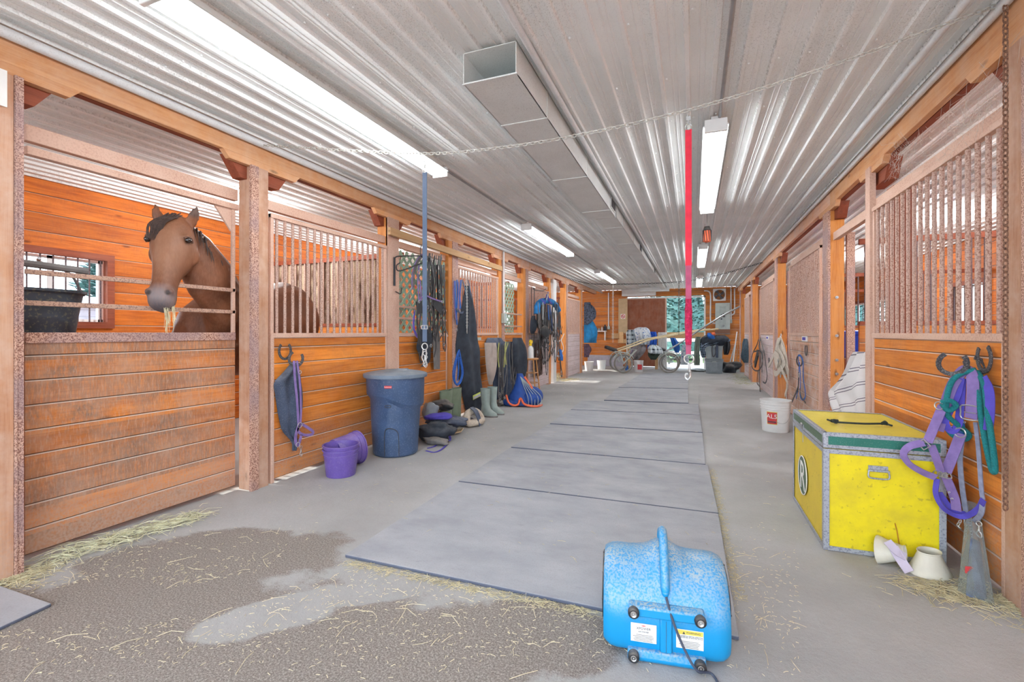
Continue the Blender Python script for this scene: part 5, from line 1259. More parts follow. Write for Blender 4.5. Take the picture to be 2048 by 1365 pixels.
b = MB(); c = wp(1848, 890, o_ + .006); b.tube([c + u_ * x * 1.4 + V((0, 0, z * 1.4)) for x, z in ((-.022, .0), (0, -.02), (.022, 0), (0, .02))], .0035, 8, True); b.build('square_buckle', M['chrome'], t)
b = MB(); c = wp(1884, 950, o_ + .01)
for dx in (-.03, -.01, .012, .03): b.tube(cr([c + u_ * (dx + x) + V((0, 0, z)) for x, z in ((-.012, -.012), (.012, -.006), (.006, .014), (-.006, .008))], 3, True), .0026, 6, True)
b.build('chin_hardware', M['chrome'], t)
b = MB()
for q in ((1931, 818), (1929, 845), (1898, 985), (1904, 998)): ring(b, wp(q[0], q[1], o_ + .006), .004, .0016, nR)
b.build('eyelets', M['chrome'], t)
t = thing('halter', 'violet blue halter band looped behind the lilac halter', 'halter', wp(1915, 850))
halter(t, [('band', [wp(1922, 757, .018), wp(1914, 790, .018), wp(1900, 820, .018), wp(1890, 845, .018), wp(1902, 862, .018), wp(1916, 850, .018), wp(1922, 800, .018), wp(1924, 757, .014)], .036, None),
           ('jaw_strap', [wp(1874, 958, .012), wp(1872, 990, .012), wp(1890, 1020, .012), wp(1925, 1034, .012), wp(1955, 1020, .012), wp(1967, 1000, .012)], .026, None),
           ('inner_jaw_strap', [wp(1878, 985, .002), wp(1900, 1015, .002), wp(1925, 1028, .002), wp(1943, 1030, .002)], .03, None),
           ('back_band', [wp(1966, 755, .006), wp(1978, 780, .006), wp(1980, 820, .006), wp(1976, 862, .006)], .038, None)], M['violet'], .022)
b = MB()
pts = [wp(1952, 740, .012), wp(1922, 748, .03), wp(1903, 765, .03), wp(1893, 800, .03), wp(1895, 830, .03), wp(1915, 850, .02), wp(1938, 870, .0), wp(1925, 880, .0), wp(1900, 866, .0), wp(1890, 840, .0)]
b.tube(cr(pts, 8), .0125, 10)
b.tube(cr([wp(1948, 742, .008), wp(1958, 775, .01), wp(1962, 830, .01), wp(1972, 890, .01), wp(1984, 940, .01), wp(1990, 938, .01), wp(1985, 890, .008), wp(1976, 830, .008), wp(1968, 770, .008), wp(1954, 744, .004)], 8), .0125, 10)
b.tube(cr([wp(1882, 806, .035), wp(1900, 802, .045), wp(1912, 812, .04), wp(1896, 822, .045), wp(1884, 808, .045)], 6), .0125, 10)
tag(b.build('lead_rope', M['teal']), 'teal braided lead rope looped with the lilac halter on the right wall', 'rope')
t = thing('rope_halter', 'grey rope halter with small chain hanging behind the lilac halter', 'halter', wp(1955, 950))
b = MB(); b.strap(cr([wp(1924, 880, .004), wp(1920, 920, .004), wp(1925, 980, .004), wp(1932, 1025, .004)], 6), .022, .006, nR); b.strap(cr([wp(1951, 845, .004), wp(1957, 900, .004), wp(1963, 980, .004), wp(1966, 1000, .004)], 6), .018, .006, nR)
b.strap(cr([wp(1966, 1002, .006), wp(1962, 1028, .006), wp(1948, 1045, .006)], 6), .022, .006, nR); b.build('rope', plain('faded_blue_grey_webbing', (136, 140, 162), .85, var=.2, scale=40), t)
b = MB(); chain(b, [wp(1930, 1040, .01), wp(1932, 1060, .01), wp(1934, 1080, .01)], .02, .0024); chain(b, [wp(1940, 1040, .01), wp(1941, 1065, .01), wp(1942, 1084, .01)], .02, .0024); chain(b, [wp(1920, 1044, .01), wp(1916, 1052, .01), wp(1922, 1058, .01)], .02, .0024)
snap(b, wp(1958, 1048, .012), s=.9, nrm=nR); b.build('chain_and_snap', M['chrome'], t)
b = MB(); b.ball(wp(1905, 860, -.0), (.03, .02, .05)); b.build('_', M['bluestrap']) if 0 else None
# small blue tag/cloth at hook
softthing('blue_cloth', 'small bright blue cloth tucked behind the lilac halter', 'cloth', [(830, 1913, 1922, .01), (850, 1912, 1928, .012), (870, 1915, 1928, .01), (890, 1919, 1925, .006)], XR - .02, -1, M['bluestrap'], folds=1, amp=.003)

# ---------------------------------------------------------------- on the floor by the chest
def bell(label, base, ax, h=.11, r0=.055, r1=.115, flip=False):
    t = thing('bell_boot', label, 'hoof boot', (base.x, base.y, 0), 'cream rubber bell boots by the chest')
    b = MB(); n = 40; rings = []; ax = V(ax).normalized(); u_ = ax.orthogonal().normalized(); w_ = ax.cross(u_)
    for f, k in ((0, 1.0), (.04, 1.03), (.3, .86), (.6, .68), (.85, .56), (.93, .53), (.96, .58), (1.0, .57)):
        rg = []
        for i in range(n):
            a = 2 * PI * i / n; R = r1 * k * (1 + (.02 if i % 2 else -.02) * (f < .9)) ; rg.append(V(base) + ax * (h * f) + u_ * (R * math.cos(a)) + w_ * (R * math.sin(a) * .8))
        rings.append(rg)
    inner = [[V(base) + ax * (h * f) + (p - V(base) - ax * (h * g_)) * .93 for p in rr_] for rr_, f, g_ in ((rings[-1], .98, 1.0), (rings[4], .80, .85), (rings[0], .02, 0))]
    b.loft(rings + inner, closed=True); b.build('cone', M['bell'], t, angle=60)
    return t
M['bell'] = plain('cream_rubber', (212, 208, 192), .6, var=.06, dust=.3, speck=.15)
q = onZ(1862, 1150); bell('cream bell boot standing upright nearest the clear plastic holder', V((q.x, q.y + .02, .0)), (0, 0, 1), .115, r1=.105)
q = onZ(1778, 1128); t = bell('cream bell boot on its side with a lilac strap across it', V((q.x - .045, q.y + .02, .062)), (.80, -.45, .15), .12, r1=.075)
b = MB(); b.strap(cr([V((q.x + .0, q.y - .055, .115)), V((q.x + .02, q.y - .075, .07)), V((q.x + .055, q.y - .095, .01))], 4), .045, .004, (-.3, -.6, .7)); b.strap(cr([V((q.x + .05, q.y - .07, .075)), V((q.x + .01, q.y - .07, .10)), V((q.x - .02, q.y - .04, .135))], 4), .04, .004, (-.3, -.6, .7)); b.build('strap', plain('pale_lilac_strap', (196, 186, 204), .8), t)
# clear plastic tool holder
q = onZ(1948, 1205); M['clear'] = plain('scratched_clear_plastic', (214, 224, 224), .12, var=.05, trans=.8, spec=.6)
t = thing('plastic_scoop', 'clear plastic wedge-shaped holder with red tab by the right wall', 'holder', (q.x, q.y, 0))
a0, a1, a2 = onZ(1914, 1188), onZ(1990, 1214), onZ(1950, 1150); tip = onX(1922, 1068, 1.29); tip = V((a2.x - .0, a2.y + .03, .375))
b = MB(); b.add([a0 + V((0, 0, .002)), a1 + V((0, 0, .002)), V((a2.x, a2.y, .002)), tip + V((-.02, 0, 0)), tip + V((.02, -.02, -.01)), (a0 + a1) / 2 + V((-.01, -.02, .05))], [(0, 5, 3), (5, 1, 4), (5, 4, 3), (1, 2, 4), (2, 0, 3), (2, 3, 4), (0, 1, 5), (0, 2, 1)]); o = b.build('shell', M['clear'], t, smooth=False, bevel=.004)
b = MB(); c = (a0 + a1) / 2; b.prism([c + V((-.035, .0, .01)), c + V((.03, -.01, .01)), (c + tip) / 2 + V((.02, 0, .02)), (c + tip) / 2 + V((-.012, 0, .04))], V((.01, .02, 0))); b.build('inner_blade', plain('dark_tinted_insert', (96, 110, 134), .2, var=.4), t, smooth=False)
MB().obox(a0 * .8 + tip * .2 + V((.025, -.02, .03)), (1, .2, 0), (-.2, 1, 0), (0, 0, 1), .03, .01, .035).build('red_tab', M['inkred'], t, smooth=False, bevel=.003)

# ================================================================ RIGHT WALL, FURTHER ALONG
XW = XR - .012
for c_, lab in (((1599, 722), 'horseshoe hook holding the blue halter, on the part-whitewashed stall'), ((1612, 700), 'small dark horseshoe nailed above and right of the blue halter'), ((1538, 722), 'horseshoe on the whitewashed stall behind the pale straps')):
    shoe_thing(lab, onX(c_[0], c_[1], XW - (.03 if c_[0] == 1599 else 0)), (0, 0, 1), (-1, -.4 if c_[0] == 1599 else 0, 0), .07)
t = thing('halter', 'bright blue halter hanging on the part-whitewashed stall', 'halter', onX(1600, 750, XW))
P_ = lambda *a, X=XW - .03: PX(a, X)
b = MB()
for pts in (((1596, 712), (1598, 740), (1597, 770), (1592, 798)), ((1606, 722), (1607, 760), (1611, 790), (1606, 800), (1600, 790), (1601, 760), (1599, 725)), ((1596, 712), (1601, 712), (1606, 722))): b.strap(cr(P_(*pts), 6), .028, .004, (-1, 0, 0))
b.build('webbing', M['bluestrap'], t)
b = MB(); b.strap(cr(P_((1597, 772), (1590, 790), (1584, 804), X=XW - .04), 5), .03, .005, (-1, 0, 0)); b.strap(cr(P_((1599, 778), (1603, 795), (1611, 806), X=XW - .04), 5), .02, .005, (-1, 0, 0)); b.strap(cr(P_((1597, 745), (1597, 760), (1596, 785), X=XW - .036), 5), .024, .005, (-1, 0, 0)); b.build('leather_strap', M['leather'], t)
b = MB(); ring(b, onX(1598, 751, XW - .045), .028, .005); ring(b, onX(1595, 793, XW - .045), .02, .004); b.build('ring', M['chrome'], t)
# pale straps on post R2
t = thing('girth', 'pale canvas girth and straps hanging on the second right post', 'strap', onX(1560, 720, XW))
g_ = plain('pale_canvas_webbing', (196, 186, 172), .9, var=.12, scale=30); Xg = XR - .05
b = MB()
for pts, w_ in ((((1561, 676), (1552, 700), (1543, 722), (1537, 732)), .07), (((1562, 677), (1570, 700), (1575, 730), (1576, 760)), .05), (((1556, 695), (1563, 712), (1570, 728), (1577, 745)), .09), (((1571, 725), (1562, 738), (1553, 748), (1548, 745)), .09), (((1561, 735), (1569, 752), (1575, 770), (1570, 792)), .06), (((1550, 704), (1558, 715), (1553, 735)), .06)):
    b.strap(cr(PX(pts, Xg), 5), w_, .01, (-1, 0, 0)); Xg -= .008
b.build('canvas', g_, t)
b = MB(); ring(b, onX(1562, 672, XR - .05), .03, .006); ring(b, onX(1556, 722, XR - .12), .03, .005); ring(b, onX(1561, 752, XR - .12), .03, .005); b.build('ring', M['chrome'], t)
softthing('canvas_pad', 'pale canvas pad hanging inside the girth on the second right post', 'pad', [(676, 1558, 1563, .01), (690, 1554, 1568, .05), (712, 1550, 1573, .06), (735, 1554, 1575, .05), (750, 1560, 1577, .02)], XR - .012, -1, g_, folds=2, amp=.02, seed=3)
# coiled black bridles on R3
t = thing('bridle', 'coiled black leather bridle with grey straps on the third right stall', 'bridle', onX(1520, 730, XW))
b = MB()
for pts in (((1517, 680), (1513, 692), (1506, 706), (1502, 722), (1506, 738), (1516, 742), (1524, 730), (1525, 710), (1519, 702), (1508, 704)), ((1519, 684), (1520, 720), (1519, 752), (1520, 790)), ((1528, 702), (1531, 725), (1534, 752), (1531, 766), (1526, 764)), ((1516, 742), (1514, 765), (1520, 776), (1521, 796))): b.strap(cr(PX(pts, XR - .06), 6), .03, .008, (-1, 0, 0))
b.build('leather_strap', M['leather'], t)
b = MB(); b.strap(cr(PX(((1516, 706), (1513, 718), (1510, 730)), XR - .09), 5), .16, .03, (-1, 0, 0)); b.build('pad', M['black'], t, bevel=.01)
b = MB(); b.strap(cr(PX(((1521, 676), (1518, 692), (1524, 712), (1524, 745)), XR - .05), 6), .05, .008, (-1, 0, 0)); b.strap(cr(PX(((1521, 678), (1527, 700), (1530, 712)), XR - .05), 6), .04, .008, (-1, 0, 0)); b.build('grey_strap', M['leather_grey'], t)
b = MB(); ring(b, onX(1524, 722, XR - .09), .03, .006); b.tube(cr(PX(((1506, 728), (1499, 733), (1494, 731), (1500, 727)), XR - .12), 4), .006, 6); b.build('metal_bit', M['chrome'], t)
t = softthing('bridle', 'dark blue-green bridle bundle on the furthest right stall front', 'bridle', [(678, 1490, 1494, .02), (690, 1488, 1496, .07), (705, 1487, 1497, .08), (718, 1487, 1497, .07), (726, 1489, 1496, .03)], XR - .012, -1, plain('dark_bluegreen_leather', (52, 74, 88), .7, var=.6, scale=30), folds=3, amp=.03)
for q, lab in (((1609, 678), 'blue and white name card on the part-whitewashed stall'), ((1535, 676), 'small blue card on the whitewashed stall behind the bridles')):
    c = onX(q[0], q[1], XR - .006); o = MB().box((XR - .012, c.y - .14, c.z - .035), (XR + .002, c.y + .14, c.z + .035)).build('name_card', M['paper'], smooth=False); tag(o, lab, 'card'); MB().box((XR - .0135, c.y - .09, c.z - .02), (XR - .011, c.y + .10, c.z + .02)).build('print', M['violet'], o, smooth=False)
# striped white sheet hanging in the open doorway
def stripes():
    m, ns, ln, bs = new_mat('white_striped_cotton'); tc = ns.new('ShaderNodeTexCoord'); sp = ns.new('ShaderNodeSeparateXYZ'); ln.new(tc.outputs['Object'], sp.inputs[0])
    v = mth(ns, ln, 'ADD', mth(ns, ln, 'MULTIPLY', sp.outputs[1], .35), sp.outputs[2]); fr = mth(ns, ln, 'FRACT', mth(ns, ln, 'MULTIPLY', v, 7.0))
    a = mth(ns, ln, 'MULTIPLY', mth(ns, ln, 'GREATER_THAN', mth(ns, ln, 'FRACT', mth(ns, ln, 'MULTIPLY', fr, 6.0)), .68), mth(ns, ln, 'LESS_THAN', fr, .45))
    ln.new(mixc(ns, ln, a, s2l((224, 220, 218)), s2l((118, 110, 120))), bs.inputs['Base Color']); bs.inputs['Roughness'].default_value = .95; return m
M['stripe'] = stripes()
softthing('stable_sheet', 'white striped horse sheet tied up across the open doorway', 'sheet', [(704, 1722, 1731, .02), (720, 1714, 1731, .05), (740, 1702, 1732, .07), (762, 1684, 1732, .08), (784, 1664, 1732, .09), (800, 1668, 1732, .08), (818, 1676, 1732, .08), (850, 1684, 1732, .06), (885, 1690, 1732, .03)], XR + .03, -1, M['stripe'], folds=3, amp=.035, seed=8)
# blue tub and ledge inside the doorway
p = onX(1716, 718, 2.05); t = thing('grain_tub', 'bright blue plastic drum standing inside the open doorway on the right', 'tub', (2.15, p.y + .15, 0))
zt_ = onX(1716, 662, 2.05).z; zb_ = p.z
MB().lathe([(0, zb_), (.27, zb_), (.29, zb_ + .02), (.31, zt_ - .06), (.335, zt_ - .05), (.335, zt_ - .01), (.31, zt_), (0, zt_ + .01)], 32, (2.2, p.y + .25, 0)).build('drum', M['bluedrum'], t)
o = MB().box((1.75, p.y - .12, 0), (2.6, p.y + .62, zb_)).build('stand', M['redwood'], smooth=False); tag(o, 'wooden stand under the blue drum inside the doorway', 'stand')

# ================================================================ LEFT WALL, HUNG THINGS
XH = XL + .012
shoe_thing('horseshoe hook on the boards above the dark hanging bag, left one', onX(570, 702, XH + .01), (0, 0, 1), (1, 0, 0), .07)
shoe_thing('horseshoe hook sticking out, holding the dark hanging bag', onX(592, 718, XH + .05), (.0, .3, 1), (1, -.5, 0), .065)
softthing('nose_bag', 'dark dusty canvas bag hanging from the left horseshoe hooks', 'bag', [(726, 583, 597, .02), (745, 567, 600, .05), (766, 549, 602, .06), (790, 551, 604, .07), (820, 555, 603, .07), (845, 560, 600, .06), (864, 566, 594, .04), (884, 583, 594, .03), (902, 585, 592, .01)], XH, 1, M['navycloth'], folds=2, amp=.015, seed=2)
t = thing('halter', 'lilac halter and lead hanging in front of the dark canvas bag', 'halter', onX(595, 800, XH + .09)); Xh = XH + .10
b = MB()
for pts, w_ in ((((588, 722), (590, 760), (594, 800), (597, 850)), .022), (((594, 722), (600, 770), (602, 820), (601, 850)), .018), (((602, 848), (614, 855), (626, 864), (622, 870), (606, 870), (596, 862), (600, 850)), .024), (((597, 852), (591, 875), (593, 890), (598, 888), (603, 870)), .026)): b.strap(cr(PX(pts, Xh), 6), w_, .004, (1, 0, 0))
b.build('webbing', M['lilac'], t); b = MB(); ring(b, onX(600, 851, Xh + .01), .022, .003); ring(b, onX(596, 890, Xh + .01), .02, .003); snap(b, onX(602, 895, Xh), s=1.0); ring(b, onX(600, 745, Xh), .014, .003); b.build('ring', M['chrome'], t)

# bridle rack beside the lattice
Xr = XL + .02
t = thing('bridle_rack', 'black folding metal rack on the post left of the lattice', 'rack', onX(790, 560, Xr))
b = MB(); b.tube(PX(((789, 515), (789, 572)), Xr), .012, 8); A = onX(791, 515, Xr); B_ = onX(791, 575, Xr)
arm = onX(845, 512, Xr + .12); b.tube(cr([B_ + V((0, 0, -.05)), B_ + V((.03, .06, -.07)), B_ + V((.03, .08, 0))], 4), .006, 6); b.tube(cr([A, A + V((.02, .05, .02)), arm], 4), .007, 6); b.tube(cr([onX(845, 526, Xr + .12), onX(800, 542, Xr + .06), onX(793, 532, Xr + .05), onX(800, 526, Xr + .05)], 5), .007, 6); b.build('rack_frame', M['black'], t)
MB().tube(cr([onX(843, 490, XL + .1), onX(841, 500, XL + .13), onX(842, 512, XL + .16), onX(850, 516, XL + .16)], 5), .006, 6).build('hook', M['black'], t)
def bundle(name, label, cat, X, groups, rings=(), grp=None, hmt=None):
    """groups: (part name, material, width, [pixel paths])"""
    c = onX(groups[0][3][0][0][0], groups[0][3][0][0][1], X); t = thing(name, label, cat, c, grp); x = X
    for nm, mt, w_, paths in groups:
        b = MB()
        for pts in paths: b.strap(cr(PX(pts, x), 6), w_, .006, (1, 0, 0)); x += .004
        b.build(nm, mt, t, angle=50)
    if rings:
        b = MB()
        for q in rings: ring(b, onX(q[0], q[1], x + .005), q[2] if len(q) > 2 else .018, .003)
        b.build('ring', hmt or M['chrome'], t)
    return t
bundle('breast_collar', 'grey padded breast collar hung over the bridle rack', 'collar', XL + .09, [('padded_strap', M['leather_grey'], .05, [((826, 575), (828, 545), (836, 522), (845, 512), (856, 518), (868, 540), (876, 575), (880, 602))]), ('purple_edging', M['lilac'], .012, [((824, 580), (825, 545), (834, 520), (844, 509))])], ((838, 540, .02),))
bundle('bridle', 'black racing bridle with square blinkers under the blue strap', 'bridle', XL + .15, [('left_blinker', M['black'], .125, [((838, 603), (840, 628))]), ('right_blinker', M['black'], .125, [((866, 602), (884, 622))]), ('leather_strap', M['leather'], .02, [((836, 600), (834, 640), (838, 690)), ((890, 605), (884, 640), (876, 665)), ((862, 605), (866, 640), (872, 690), (868, 715)), ((850, 520), (855, 560), (858, 600)), ((860, 515), (868, 560), (866, 600)), ((842, 628), (838, 660), (842, 690), (848, 712), (842, 725), (838, 705))]), ('brow_band', M['lilac'], .018, [((838, 602), (850, 592), (866, 598), (884, 604))])], ((838, 604, .016), (884, 604, .016), (862, 692, .02)))
bundle('halter', 'purple halter looped down left of the blue strap', 'halter', XL + .12, [('webbing', M['lilac'], .02, [((838, 530), (836, 560), (838, 600)), ((830, 620), (826, 650), (832, 672), (840, 676)), ((840, 560), (842, 590), (840, 640))]), ('violet_webbing', M['violet'], .014, [((829, 625), (828, 655), (834, 672))])], ((838, 545, .022), (841, 556, .018)))
t = thing('bridle', 'mass of black reins and bits hung on the right half of the bridle rack', 'bridle', onX(870, 560, XL + .1)); random.seed(11); b = MB(); b2 = MB()
for k in range(20):
    x0 = random.uniform(856, 884); y1 = random.uniform(560, 690); Xk = XL + .05 + .006 * k; x1 = x0 + random.uniform(-6, 6)
    b.strap(cr(PX(((x0, random.uniform(506, 520)), (x0 - 2, 540), (x1, y1), (x1 + 4, y1 + 5), (x0 + 7, y1 - 25), (x0 + 5, 530)), Xk), 5), .014, .005, (1, 0, 0))
    if k % 2: ring(b2, onX(x1, y1, Xk + .01), .02, .003)
b.build('reins', M['leather'], t); b2.build('bits', M['steel'], t)
softthing('mud_flap', 'grey rubber sheet hanging behind the bridles', 'rubber sheet', [(650, 866, 876, .004), (680, 866, 880, .006), (739, 868, 880, .006)], XL + .03, 1, M['leather_grey'], folds=0, amp=.0)
softthing('leather_pad', 'black leather pad hanging low under the blue strap', 'pad', [(655, 842, 862, .03), (680, 836, 866, .04), (700, 834, 862, .03), (722, 848, 860, .02), (734, 842, 850, .01)], XL + .05, 1, M['blackcloth'], folds=2, amp=.012)
bundle('lead_strap', 'grey lead with a clip hanging at the right side of the bridles', 'strap', XL + .16, [('strap', M['leather_grey'], .016, [((884, 632), (890, 655), (895, 668))])], ((895, 672, .012),))

# trousers, halters
softthing('work_trousers', 'black padded work trousers with yellow and silver band hanging to the floor', 'trousers', [(572, 930, 938, .02), (600, 926, 944, .05), (640, 918, 950, .07), (680, 913, 953, .09), (700, 912, 956, .11), (720, 914, 958, .10), (750, 918, 961, .09), (780, 923, 965, .09), (805, 928, 968, .08), (828, 934, 971, .05)], XL + .02, 1, M['blackcloth'], folds=2, amp=.02, seed=5)
b = MB()
for (dy, mt_) in ((0, 0),): pass
t = thing('reflective_band', 'yellow and silver reflective band sewn low on the black trousers', 'band', onX(957, 800, XL + .12))
for a_, mt_, w_ in (((946, 800, 966, 788), 'yellowneon', .07), ((947, 801, 966, 789), 'reflect', .036)):
    MB().strap([onX(a_[0], a_[1] - 4, XL + .125 + (.004 if mt_ == 'reflect' else 0)), onX(a_[2], a_[3] - 2, XL + .105 + (.004 if mt_ == 'reflect' else 0))], w_, .004, (1, 0, 0)).build('stripe', M[mt_], t)
bundle('halter', 'bundle of bright blue halters hung at the top of the barred front', 'halter', XL + .03, [('webbing', M['bluestrap'], .032, [((910, 562), (911, 600), (914, 650)), ((914, 560), (915, 590), (912, 640)), ((922, 560), (920, 590), (921, 618))]), ('dark_webbing', M['navystrap'], .03, [((925, 560), (930, 580), (934, 600)), ((912, 618), (922, 626), (932, 620), (937, 606))]), ('pale_strap', M['lilac'], .018, [((908, 562), (908, 600), (912, 640)), ((917, 564), (918, 600), (918, 620))])], ((914, 660, .02), (920, 622, .018)))
bundle('halter', 'grey webbing halter hanging right of the blue halters', 'halter', XL + .05, [('webbing', M['navystrap'], .024, [((936, 560), (942, 590), (944, 620), (940, 645)), ((940, 580), (944, 610), (941, 660))]), ('neon_tab', M['yellowneon'], .03, [((944, 648), (947, 662))])])
b = MB(); chain(b, PX(((933, 560), (934, 600), (934, 640), (934, 655)), XL + .11), .03, .004); snap(b, onX(934, 656, XL + .11), s=1.1); tag(b.build('lead_chain', M['chain']), 'short silver lead chain hanging in front of the black trousers', 'chain')
b = MB()
for pts in (((917, 702), (910, 725), (906, 750), (911, 768), (919, 764), (924, 745), (919, 715)), ((918, 700), (922, 720), (926, 745), (921, 765), (913, 770), (909, 752), (914, 715)), ((916, 704), (917, 735), (915, 762))): b.tube(cr(PX(pts, XL + .13), 6), .011, 8)
tag(b.build('lead_rope', M['bluerope']), 'loops of bright blue lead rope low beside the black trousers', 'rope')

def welly(label, px_, py, mt, h=.40, r=.085, rot=0.0, lean=0, grp='rubber boots by the left wall', off=0.0, name='rubber_boot'):
    q = onZ(px_, py); q = V((max(q.x, XL + .1), q.y, 0)); t = thing(name, label, 'boot', q, grp); d = Matrix.Rotation(rot, 3, 'Z') @ V((1, 0, 0)); s_ = V((-d.y, d.x, 0))
    rings = []
    for z, cx, rx, ry in ((.012, .05, .13, .05), (.03, .05, .135, .052), (.06, .045, .125, .05), (.09, .02, .10, .05), (.12, .0, .075, .052), (.18, -.005, .062, .052), (.28, -.01, .07, .062), (h, -.01, .078, .07)):
        rings.append([q + d * (cx + rx * math.cos(a)) + s_ * (ry * math.sin(a)) + V((lean * z * .2, 0, z)) for a in [2 * PI * i / 20 for i in range(20)]])
    top = rings[-1]; c = sum(top, V((0, 0, 0))) / 20; rings.append([c + (p - c) * 1.04 for p in top]); rings.append([c + (p - c) * .9 for p in top]); rings.append([c + (p - c) * .8 + V((0, 0, -.15)) for p in top])
    MB().loft(rings).build('boot_shaft', mt, t, angle=60)
    b = MB(); b.loft([[q + d * (.05 + k * .14 * math.cos(a)) + s_ * (k * .057 * math.sin(a)) + V((0, 0, z)) for a in [2 * PI * i / 20 for i in range(20)]] for z, k in ((.0, .98), (.014, 1.0), (.022, .98))]); b.build('sole', M['leather_grey'], t)
    return t
welly('grey-green rubber boot, nearer of the pair right of the trousers', 972, 834, M['wellie'], .42)
welly('grey-green rubber boot, further of the pair right of the trousers', 986, 829, M['wellie'], .42)
# olive boots folded: wide pair
for k, (x_, lab) in enumerate(((892, 'olive rubber boot shaft, left one of the pair behind the pile'), (911, 'olive rubber boot shaft, right one of the pair behind the pile'))):
    q = onX(x_, 830, XL + .14); t = thing('rubber_boot', lab, 'boot', (q.x, q.y, 0), 'olive rubber boots behind the pile')
    b = MB(); b.loft([[V((q.x - .0 + (.045 + .02 * z) * math.cos(a), q.y + (.13 + .05 * z) * math.sin(a), z)) for a in [2 * PI * i / 20 for i in range(20)]] for z in (.0, .05, .2, .40, .47)] + [[V((q.x + .05 * math.cos(a), q.y + .14 * math.sin(a), z)) for a in [2 * PI * i / 20 for i in range(20)]] for z in (.47, .3)]); b.build('boot_shaft', M['olive'], t, angle=60)

c = onX(957, 678, XL + .002); o = MB().box((XL - .004, c.y - .10, c.z - .022), (XL + .004, c.y + .10, c.z + .022)).build('name_plate', M['panelgrey'], smooth=False, bevel=.003); tag(o, 'small pale plate on the boards right of the black trousers', 'plate')
# ---------------------------------------------------------------- pile of kit beside the bin
def lump(name, label, cat, px_, py, sx, sy, sz, mt, rot=0.0, z=0.0, tilt=0.0, seed=0, rough=.18, grp=None, tube=False):
    q = onZ(px_, py); q.z = z; M_ = Matrix.Rotation(rot - (PI / 2 - TH) * (px_ < 1050), 3, 'Z') @ Matrix.Rotation(tilt, 3, 'Y'); b = MB(); vs = []; nu, nv = 22, 14
    b.ball((0, 0, 0), 1, nu, nv); out = []
    for v in b.v:
        v = V(v); k = 1 + rough * (noise.noise(v * 1.3 + V((seed * 3.1, seed, 0)))) * 1.6 + rough * .5 * noise.noise(v * 3.7 + V((0, seed * 2.7, 0)))
        s_ = lambda x: math.copysign(abs(x) ** .8, x)
        p = M_ @ V((s_(v.x) * sx * k, s_(v.y) * sy * k, s_(v.z) * sz * k)); out.append(q + p + V((0, 0, sz)))
    mn = min(p.z for p in out); 
    if z == 0: out = [V((p.x, p.y, max(p.z, .001))) for p in out]
    out = [V((max(p.x, XL + .01), p.y, p.z)) for p in out]
    b.v = [tuple(p) for p in out]; o = b.build(name, mt, angle=75); return tag(o, label, cat, grp)
yw = math.pi / 2
lump('horse_boot', 'black quilted leg boot on top of the pile behind the bin', 'leg boot', 880, 856, .07, .14, .06, M['leather'], z=.24, seed=1, rot=.5, rough=.3)
lump('shin_boot', 'small black leg boot at the top right of the pile', 'leg boot', 893, 858, .06, .09, .05, M['black'], z=.24, seed=2, rough=.3)
lump('purple_pad', 'violet pad squashed in the middle of the pile behind the bin', 'pad', 878, 872, .10, .17, .035, M['violet'], z=.20, seed=3, rot=.3)
lump('saddle_cloth', 'dark blue-grey folded cloth in the pile behind the bin', 'cloth', 898, 868, .12, .24, .07, M['navycloth'], z=.08, seed=4, rough=.3, rot=.15)
lump('kit_bag', 'crumpled black bag at the bottom of the pile', 'bag', 875, 882, .13, .20, .10, M['blackcloth'], seed=5, rough=.3)
lump('kit_bag', 'dark bag at the foot of the black trousers', 'bag', 935, 852, .09, .16, .05, M['navycloth'], seed=6, rough=.3)
lump('green_container', 'shiny dark green plastic thing in the pile', 'lid', 903, 862, .05, .075, .035, M['green'], z=.08, seed=7, rough=.1)
lump('grey_bag', 'pale grey bag peeping out between the bin and the boots', 'bag', 862, 868, .08, .09, .11, M['greybin_d'], z=.16, seed=9, rough=.3)
lump('saddle_pad', 'rolled dusty grey pad on the floor right of the bin', 'pad', 872, 890, .06, .16, .04, M['leather_grey'], seed=8, rot=-.5)
q = onZ(913, 868); o = MB().obox(V((q.x, q.y, .03)), (1, .35, .25), (-.35, 1, 0), (-.25, 0, 1), .15, .20, .012).build('cardboard_piece', M['cardboard'], smooth=False); tag(o, 'flat piece of cardboard leaning at the front of the pile', 'cardboard')
q = onZ(885, 893); b = MB(); pz = lambda x_, y_, z=.006: onZ(x_, y_, z)
b.strap(cr([pz(852, 902), pz(868, 905), pz(882, 900), pz(896, 888)], 6), .02, .004, (0, 0, 1)); b.strap(cr([pz(855, 897), pz(870, 893), pz(878, 884), pz(885, 878, .03), pz(895, 880, .02)], 6), .02, .004, (0, 0, 1)); b.strap(cr([pz(872, 874, .04), pz(885, 878, .04), pz(897, 882, .02), pz(900, 876, .02), pz(893, 862, .06), pz(880, 855, .12)], 6), .028, .004, (0, 0, 1))
t = tag(b.build('halter', M['violet'], angle=50), 'violet halter lying on the floor right of the bin', 'halter'); b = MB()
for a_ in ((884, 884), (896, 880), (899, 874), (890, 889)): b.torus(pz(a_[0], a_[1], .02), .018, .003, (.3, -.4, .8))
b.build('buckle', M['chrome'], t)
q = onZ(948, 852); t = thing('fleece_collar', 'off-white fleece neck collar with a dark strap, on the floor', 'collar', (q.x, q.y, 0))
b = MB(); b.tube(cr([q + V((x, y, z)) for x, y, z in ((-.02, -.14, .06), (-.05, -.10, .16), (-.03, .02, .19), (.0, .12, .15), (.02, .19, .06), (.05, .10, .05), (.06, -.03, .06))], 6, True), .048, 12, True); b.build('fleece', M['tan'], t)
